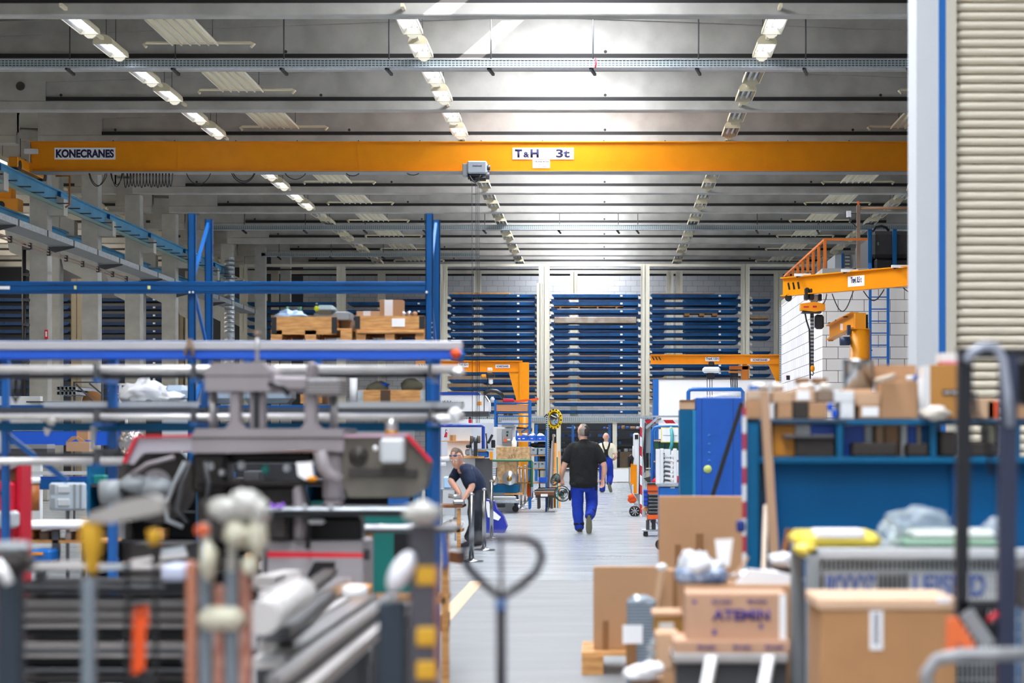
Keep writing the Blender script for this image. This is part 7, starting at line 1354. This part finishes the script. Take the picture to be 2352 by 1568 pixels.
# boxes on the upper shelf
UP = [('carton', 'small carton at the left end of the upper shelf', 1716, 918, 1752, 961, CARD, None), ('carton', 'pale carton standing above the leftmost one', 1718, 896, 1760, 917, mat('beige carton', '#c8b09a', .8), None), ('carton', 'tan carton right of the leaning plank', 1786, 925, 1820, 961, CARD, None), ('carton', 'square tan carton left of the blue clip', 1858, 924, 1900, 961, CARD, None), ('carton', 'dark gap filling box between the tan cartons', 1822, 922, 1857, 961, mat('dark brown', '#3a2c22', .6), None),
 ('carton', 'carton with white sticker above the square tan carton', 1822, 894, 1872, 922, CARD2, (1830, 896, 1860, 918)), ('carton', 'pale carton in the middle of the second row', 1775, 898, 1820, 924, CARD2, None), ('white_box', 'white box right of the blue clip', 1930, 924, 1962, 961, OFFW, None), ('white_box', 'white box on top of the other white one', 1916, 898, 1962, 923, OFFW, None), ('carton', 'carton with a big white label in front of the large one', 1974, 932, 2022, 961, CARD, (1980, 934, 2018, 956)), ('carton', 'pale carton on the white labelled one', 1968, 900, 2022, 931, CARD2, None), ('carton', 'large brown carton with tape in the middle of the upper shelf', 2024, 876, 2108, 961, CARD, None),
 ('carton', 'small dark carton in the second row', 1876, 896, 1914, 922, BRN, None)]
for nm, lb, a, y0, b_, y1, m, l in UP: item(nm, lb+' of the teal workbench', a, y0, b_, y1, m, 'box', d+.05, .25, .004, l)
for i, (a, b_) in enumerate(((1724, 1765), (1770, 1800), (1834, 1872), (1880, 1912))): solo('crumpled_packing', MB(mat('off white packing', '#e4dfd8', .8)).blob(P((a+b_)/2, 889, d+.2), (b_-a)*.0012, .08, .022, None, 14, .7, i), 'crumpled off white packing on the upper shelf cartons, %s from the left' % NUM[i], 'packing')
solo('small_cartons', MB(CARDD).pb(1832, 868, 1860, 880, d+.35, .2).pb(1870, 868, 1900, 880, d+.35, .2), 'two little brown cartons at the back of the upper shelf', 'box'); solo('large_carton', MB(CARD).pb(2008, 838, 2104, 880, d+.35, .25), 'large brown carton behind, its flap rising above the others', 'box')
solo('blue_clip', MB(BLUV).pb(1902, 926, 1914, 944, d+.02, .05, c=.01).pb(1912, 940, 1924, 961, d+.02, .05, c=.01), 'bright blue clip between the cartons', 'clip'); solo('blue_lid', MB(BLUL).pb(1722, 885, 1742, 895, d+.1, .1), 'blue lid on the leftmost cartons', 'lid')  # the small blue piece on the cartons is a lid
solo('steel_can', MB(CHROME).lathe(P(1972, 893, d+.3), [(.0, 0), (.082, 0), (.082, .14), (.086, .15), (.082, .16), (.0, .16)], 24).pb(1935, 824, 1944, 880, d+.3, .02, GALV), 'shiny steel can wrapped in film on the upper shelf', 'can'); solo('can_base', MB(CARD2).pb(1940, 893, 2004, 900, d+.2, .25), 'pale tray under the shiny steel can', 'tray')
lk = T('lettered_carton', 'orange brown carton with a dark lettered stripe beside the pillar', 'box', P(2165, 961, d)); part('carton', MB(mat('orange brown card', '#b5803f', .8)).pb(2136, 838, 2210, 961, d+.1, .3, c=.004).pb(2124, 840, 2136, 961, d+.1, .3, OFFW), lk); s = part('label_band', MB(mat('brown print', '#4a3424', .7)).pb(2164, 894, 2206, 908, d+.095, .005), lk); text('lettering', 'LAD 3000', s, P(2185, 901, d+.094), .018, OFFW, w=.08, bold=.02)
solo('red_edged_box', MB(OFFW).pb(2162, 810, 2212, 830, d+.2, .2).pb(2165, 829, 2210, 836, d+.195, .2, mat('pink print', '#e08a98', .6)), 'white box with a pink edge on the lettered carton', 'box'); solo('white_glove', MB(mat('ribbed white cloth', '#dcd4c8', .9, bump=.4, scale=30)).blob(P(2148, 948, d-.05), .075, .06, .04, None, 16, .4, 2), 'pale knitted glove drooping over the shelf edge', 'glove'); solo('white_sleeve', MB(WHITE).pb(2110, 870, 2122, 950, d+.15, .1), 'upright white sleeve beside the large carton', 'sleeve'); solo('grey_roll', MB(mat('beige roll', '#c8b8a4', .7)).cyl(P(2010, 876, d), P(2056, 862, d), .016, 10), 'beige roll lying on the cartons', 'roll'); solo('blue_tip_pen', MB(OFFW).cyl(P(2082, 868, d), P(2098, 868, d), .012, 10).cyl(P(2098, 868, d), P(2106, 868, d), .016, 10, BLUL), 'white tube with a blue cap on the large carton', 'tube')
for i, (a, y0, b_, m, lb) in enumerate(((2240, 915, 2285, CARD2, 'pale'), (2268, 920, 2292, ORAN, 'orange'), (2320, 900, 2400, CARD, 'brown'))): item('carton', lb+' carton on the upper shelf behind the black mast', a, y0, b_, 961, m, 'box', d+.1, .25)
solo('plank', MB(mat('weathered plank', '#9c7c62', .8)).bar(P(1755, 900, d-.06), (X(1805, d-.7), d-.7, 0.02), .045, .02), 'long brown plank leaning against the teal workbench', 'wood'); solo('broom_handle', MB(mat('white brown handle', '#c9b8a6', .7)).cyl(P(1760, 1160, d-.2), (X(1740, d-.7), d-.7, 0), .014, 8), 'pale handle leaning beside the plank', 'handle'); solo('short_plank', MB(WOODD).bar(P(1812, 1215, d-.3), (X(1720, d-.7), d-.7, 0.01), .03, .02), 'short brown stick beside the yellow wrapping', 'wood')
# ---------------------------------------------------------------- wire mesh pallet box with its load
d = 9.4; gb = T('mesh_container', 'grey steel mesh container carrying wrapped goods in the right foreground', 'mesh box', (X(2060, d), d, 0)); x0, x1 = X(1852, d), X(2380, d); zt = Z(1259, d)
part('top_rail', MB(LGREY).box(x0, x1, d, d+.05, zt-.045, zt, c=.006).box(x0, x0+.05, d, d+.8, zt-.045, zt).box(x0, x1, d+.75, d+.8, zt-.045, zt), gb)
for a in (x0, x1-.06): part('corner_post', MB(GREY).box(a, a+.055, d-.01, d+.05, 0, zt-.03, c=.006), gb); part('corner_post', MB(GREY).box(a, a+.055, d+.75, d+.8, 0, zt-.03), gb)
wm = MB(GALV); n = 44
for i in range(n): x = x0+.06+(x1-x0-.12)*i/(n-1); wm.box(x-.0025, x+.0025, d+.02, d+.025, .15, zt-.04)
for i in range(14): z = .15+i*(zt-.2)/13.; wm.box(x0+.05, x1-.05, d+.025, d+.03, z-.0025, z+.0025)
o = part('wire_mesh', wm, gb); o['kind'] = 'stuff'
part('floor_pan', MB(GREY).box(x0, x1, d, d+.8, .1, .14), gb); part('mid_rail', MB(GREY).box(x0+.05, x1-.05, d+.01, d+.03, Z(1310, d)-.012, Z(1310, d)), gb)
sg = T('banner', 'white banner with blue lettering behind the mesh', 'sign', P(2080, 1380, d+.1)); part('sheet', MB(PAPER).pb(1892, 1316, 2015, 1372, d+.08, .01).pb(2090, 1316, 2300, 1378, d+.08, .01), sg)
text('lettering', 'ROOOZ', sg, P(1955, 1344, d+.078), .095, BLUV, w=.215, bold=.04); text('lettering', 'LEISHD', sg, P(2180, 1344, d+.078), .1, BLUV, w=.32, bold=.04)
solo('dark_cargo', MB(mat('dark contents', '#2b2724', .8)).box(x0+.1, x1-.1, d+.2, d+.7, .142, Z(1290, d), c=.02), 'dark goods filling the mesh container', 'goods')
yw = T('yellow_parcel', 'yellow film wrapped parcel with a white slip on the mesh container', 'parcel', P(1920, 1260, d+.2)); part('parcel', MB(YFILM).pb(1826, 1222, 2026, 1262, d+.1, .4, c=.03).blob(P(1850, 1262, d+.05), .05, .06, .03, None, 14, .5, 2), yw); part('slip', MB(PAPER).pb(1872, 1217, 1986, 1236, d+.09, .2, c=.008), yw)
solo('clear_film', MB(mat('glossy clear film', '#dbe8ee', .15, alpha=.3, bump=.6, scale=8)).blob(P(2108, 1205, d+.3), .135, .15, .075, None, 24, .5, 5).blob(P(2040, 1240, d+.2), .07, .1, .06, None, 18, .8, 6), 'billowing clear plastic film between the two wrapped parcels', 'film')
gw = T('green_parcel', 'green and white film wrapped parcel behind the black mast', 'parcel', P(2180, 1260, d+.2)); part('parcel', MB(mat('muted green wrap', '#7fa08a', .4)).pb(2064, 1238, 2296, 1260, d+.1, .4, c=.02), gw); part('upper_wrap', MB(mat('milky film', '#d2d8d4', .4)).pb(2096, 1218, 2290, 1240, d+.12, .35, c=.03), gw)
solo('film_scrap', MB(FILM).blob(P(2290, 1225, d+.2), .06, .08, .07, None, 16, .7, 9), 'crumpled film at the right end of the green parcel', 'film')
big = T('large_carton', 'large brown carton with a vertical white label in front of the mesh container', 'box', P(2038, 1568, 8.6)); big.location.z = 0; d = 8.6
part('carton', MB(mat('warm cardboard', '#b3855a', .85, noise=.04)).box(X(1884, d), X(2196, d), d, d+.5, .12, Z(1400, d), c=.006), big); part('lid', MB(mat('pale lid', '#d9b596', .8)).box(X(1878, d), X(2200, d), d-.01, d+.52, Z(1400, d), Z(1374, d), c=.006), big); s = part('label', MB(PAPER).pb(1998, 1402, 2028, 1492, d-.006, .006), big)
pm = MB(INK)
for k in range(9): pm.pb(2007, 1410+k*8, 2018, 1414+k*8, d-.009, .003)
part('print', pm, s)
part('tape', MB(PAPER).pb(2152, 1372, 2184, 1384, d-.014, .01), big); pallet('pallet', 'wooden pallet under the large labelled carton', X(1880, d), X(2200, d), d, .6, .144)
# stacker mast
d = 7.6; ms = T('electric_stacker', 'black stacker mast rising in front of the teal workbench', 'stacker', (X(2260, d), d, 0)); NV = mat('blue black mast', '#232a44', .35)
part('mast_rail', MB(BLK2).prism([(X(2204, d), 1.83), (X(2236, d), 1.83), (X(2222, d), .86), (X(2196, d), .86)], d, d+.06), ms); part('mast_rail', MB(NV).bar((X(2316, d), d, 1.80), (X(2308, d), d, .55), .05, .06), ms)
part('top_bow', MB(mat('pale mast bow', '#9aa0ae', .4)).tube([P(2218, 830, d-.03), P(2236, 806, d-.03), P(2262, 794, d-.03), P(2288, 798, d-.03), P(2304, 826, d-.03), P(2314, 900, d-.03), P(2320, 980, d-.03)], .016, 10), ms); part('crossbar', MB(BLK2).pb(2204, 1382, 2330, 1400, d, .05), ms); part('crossbar', MB(BLK2).pb(2210, 800, 2380, 822, d+.05, .05), ms)
part('hanging_cable', MB(BLK).tube([P(2238, 900, d), P(2244, 950, d), P(2264, 990, d), P(2278, 1090, d)], .008, 6), ms); part('battery_box', MB(DGREY).box(X(2300, d)+.06, X(2420, d), d-.1, d+.3, Z(1400, d), Z(1290, d), c=.02), ms); part('motor_cover', MB(BLK).pb(2322, 800, 2420, 930, d+.1, .2, c=.05), ms)
part('orange_lug', MB(mat('faded orange', '#e8703a', .5)).pp([(2176, 1500), (2178, 1420), (2200, 1418), (2240, 1480), (2240, 1505), (2222, 1505), (2200, 1470), (2200, 1502)], d-.1, .05), ms); part('lift_arm', MB(GREY).bar(P(2216, 1404, d), P(2270, 1480, d), .05, .05).bar(P(2244, 1400, d+.05), P(2290, 1470, d+.05), .03, .04, BLK), ms); part('red_pin', MB(RED).cyl(P(2270, 1424, d-.05), P(2292, 1408, d-.05), .01, 8), ms)
part('base', MB(IRON).box(X(2120, d), X(2420, d), d-.2, d+.3, 0, .45, c=.02), ms)
part('front_tube', MB(mat('zinc grey tube', '#8e8f92', .45, noise=.2, scale=20)).tube([P(2130, 1600, 6.9), P(2128, 1545, 6.9), P(2150, 1515, 6.9), P(2200, 1505, 6.9), P(2290, 1502, 6.9), P(2400, 1500, 6.9)], .022, 10), ms)
# ---------------------------------------------------------------- dark shelving behind the band saw
d = 20.0; dk = T('parts_shelving', 'dark steel shelving crowded with crates behind the band saw', 'shelving', (X(560, d), d, 0)); DKM = mat('dark shelving steel', '#25272c', .6)
part('back', MB(DKM).box(X(200, d), X(955, d), d+.62, d+.64, 0, Z(1068, d)), dk)
for y in (1112, 1172, 1240, 1310): part('shelf', MB(DKM).pb(200, y, 955, y+6, d, .62), dk)
for px in (200, 450, 700, 949): part('upright', MB(TEAL).box(X(px, d), X(px+7, d), d-.01, d+.62, 0, Z(1068, d)), dk)
random.seed(21)
CM = [(LGREY, 'light grey'), (DGREY, 'dark grey'), (CARD, 'cardboard'), (BLUL, 'blue'), (WOODD, 'brown'), (PAPER, 'white'), (TEALG, 'green'), (IRON, 'rusty'), (DGREY, 'dark grey'), (WOOD, 'pale wooden')]
for r_, (y, top) in enumerate(((1112, 1076), (1172, 1124), (1240, 1184), (1310, 1252))):
    px = 212; i = 0
    while px < 925:
        w_ = random.choice((22, 30, 40, 55)); h_ = random.uniform(.35, .9)*(y-top); m, cn = random.choice(CM)
        if random.random() < .8 and not (px < 450 < px+w_+4 or px < 700 < px+w_+4):
            t = T('crate', '%s crate on the dark shelving behind the saw, %s shelf, %s from the left' % (cn, NUM[r_], NUM[i % 16]), 'crate', P(px+w_/2, y, d), 'crates on the dark shelving'); part('shell', MB(m).pb(px, y-h_, px+w_-3, y, d+.05+random.uniform(0, .2), .3, c=.01), t); i += 1
        px += w_+2
# clutter on the bench line beyond the saw, seen between the tubes
random.seed(8)
d = 27.0; bt2 = T('long_bench', 'long bench with tools behind the tall blue pallet rack', 'workbench', (X(620, d), d, 0))
part('top', MB(WOODD).box(X(420, d), X(960, d), d, d+.7, Z(1040, d), Z(1034, d)), bt2)
for px in (430, 690, 945): part('leg', MB(DGREY).box(X(px, d), X(px+6, d), d, d+.05, 0, Z(1040, d)), bt2)
part('back_panel', MB(GREY).box(X(440, d), X(940, d), d+.66, d+.7, .3, Z(985, d)), bt2)
for i in range(12):
    px = 450+i*40; m, cn = CM[(i*3) % 10]; solo('tool_box', MB(m).pb(px, 1034-random.uniform(10, 26), px+random.uniform(14, 30), 1034, d+.1, .3, c=.01), '%s tool box on the long bench, %s from the left' % (cn, NUM[i]), 'box', 'boxes on the long bench')
# third row: storage beyond the right workbench keeps the dark gaps dark
struct('trim_7', MB(mat('floor joint', '#6d7074', .8)).box(-4, 3, 23.48, 23.52, 0, .002), 'joint between the two floor slabs')
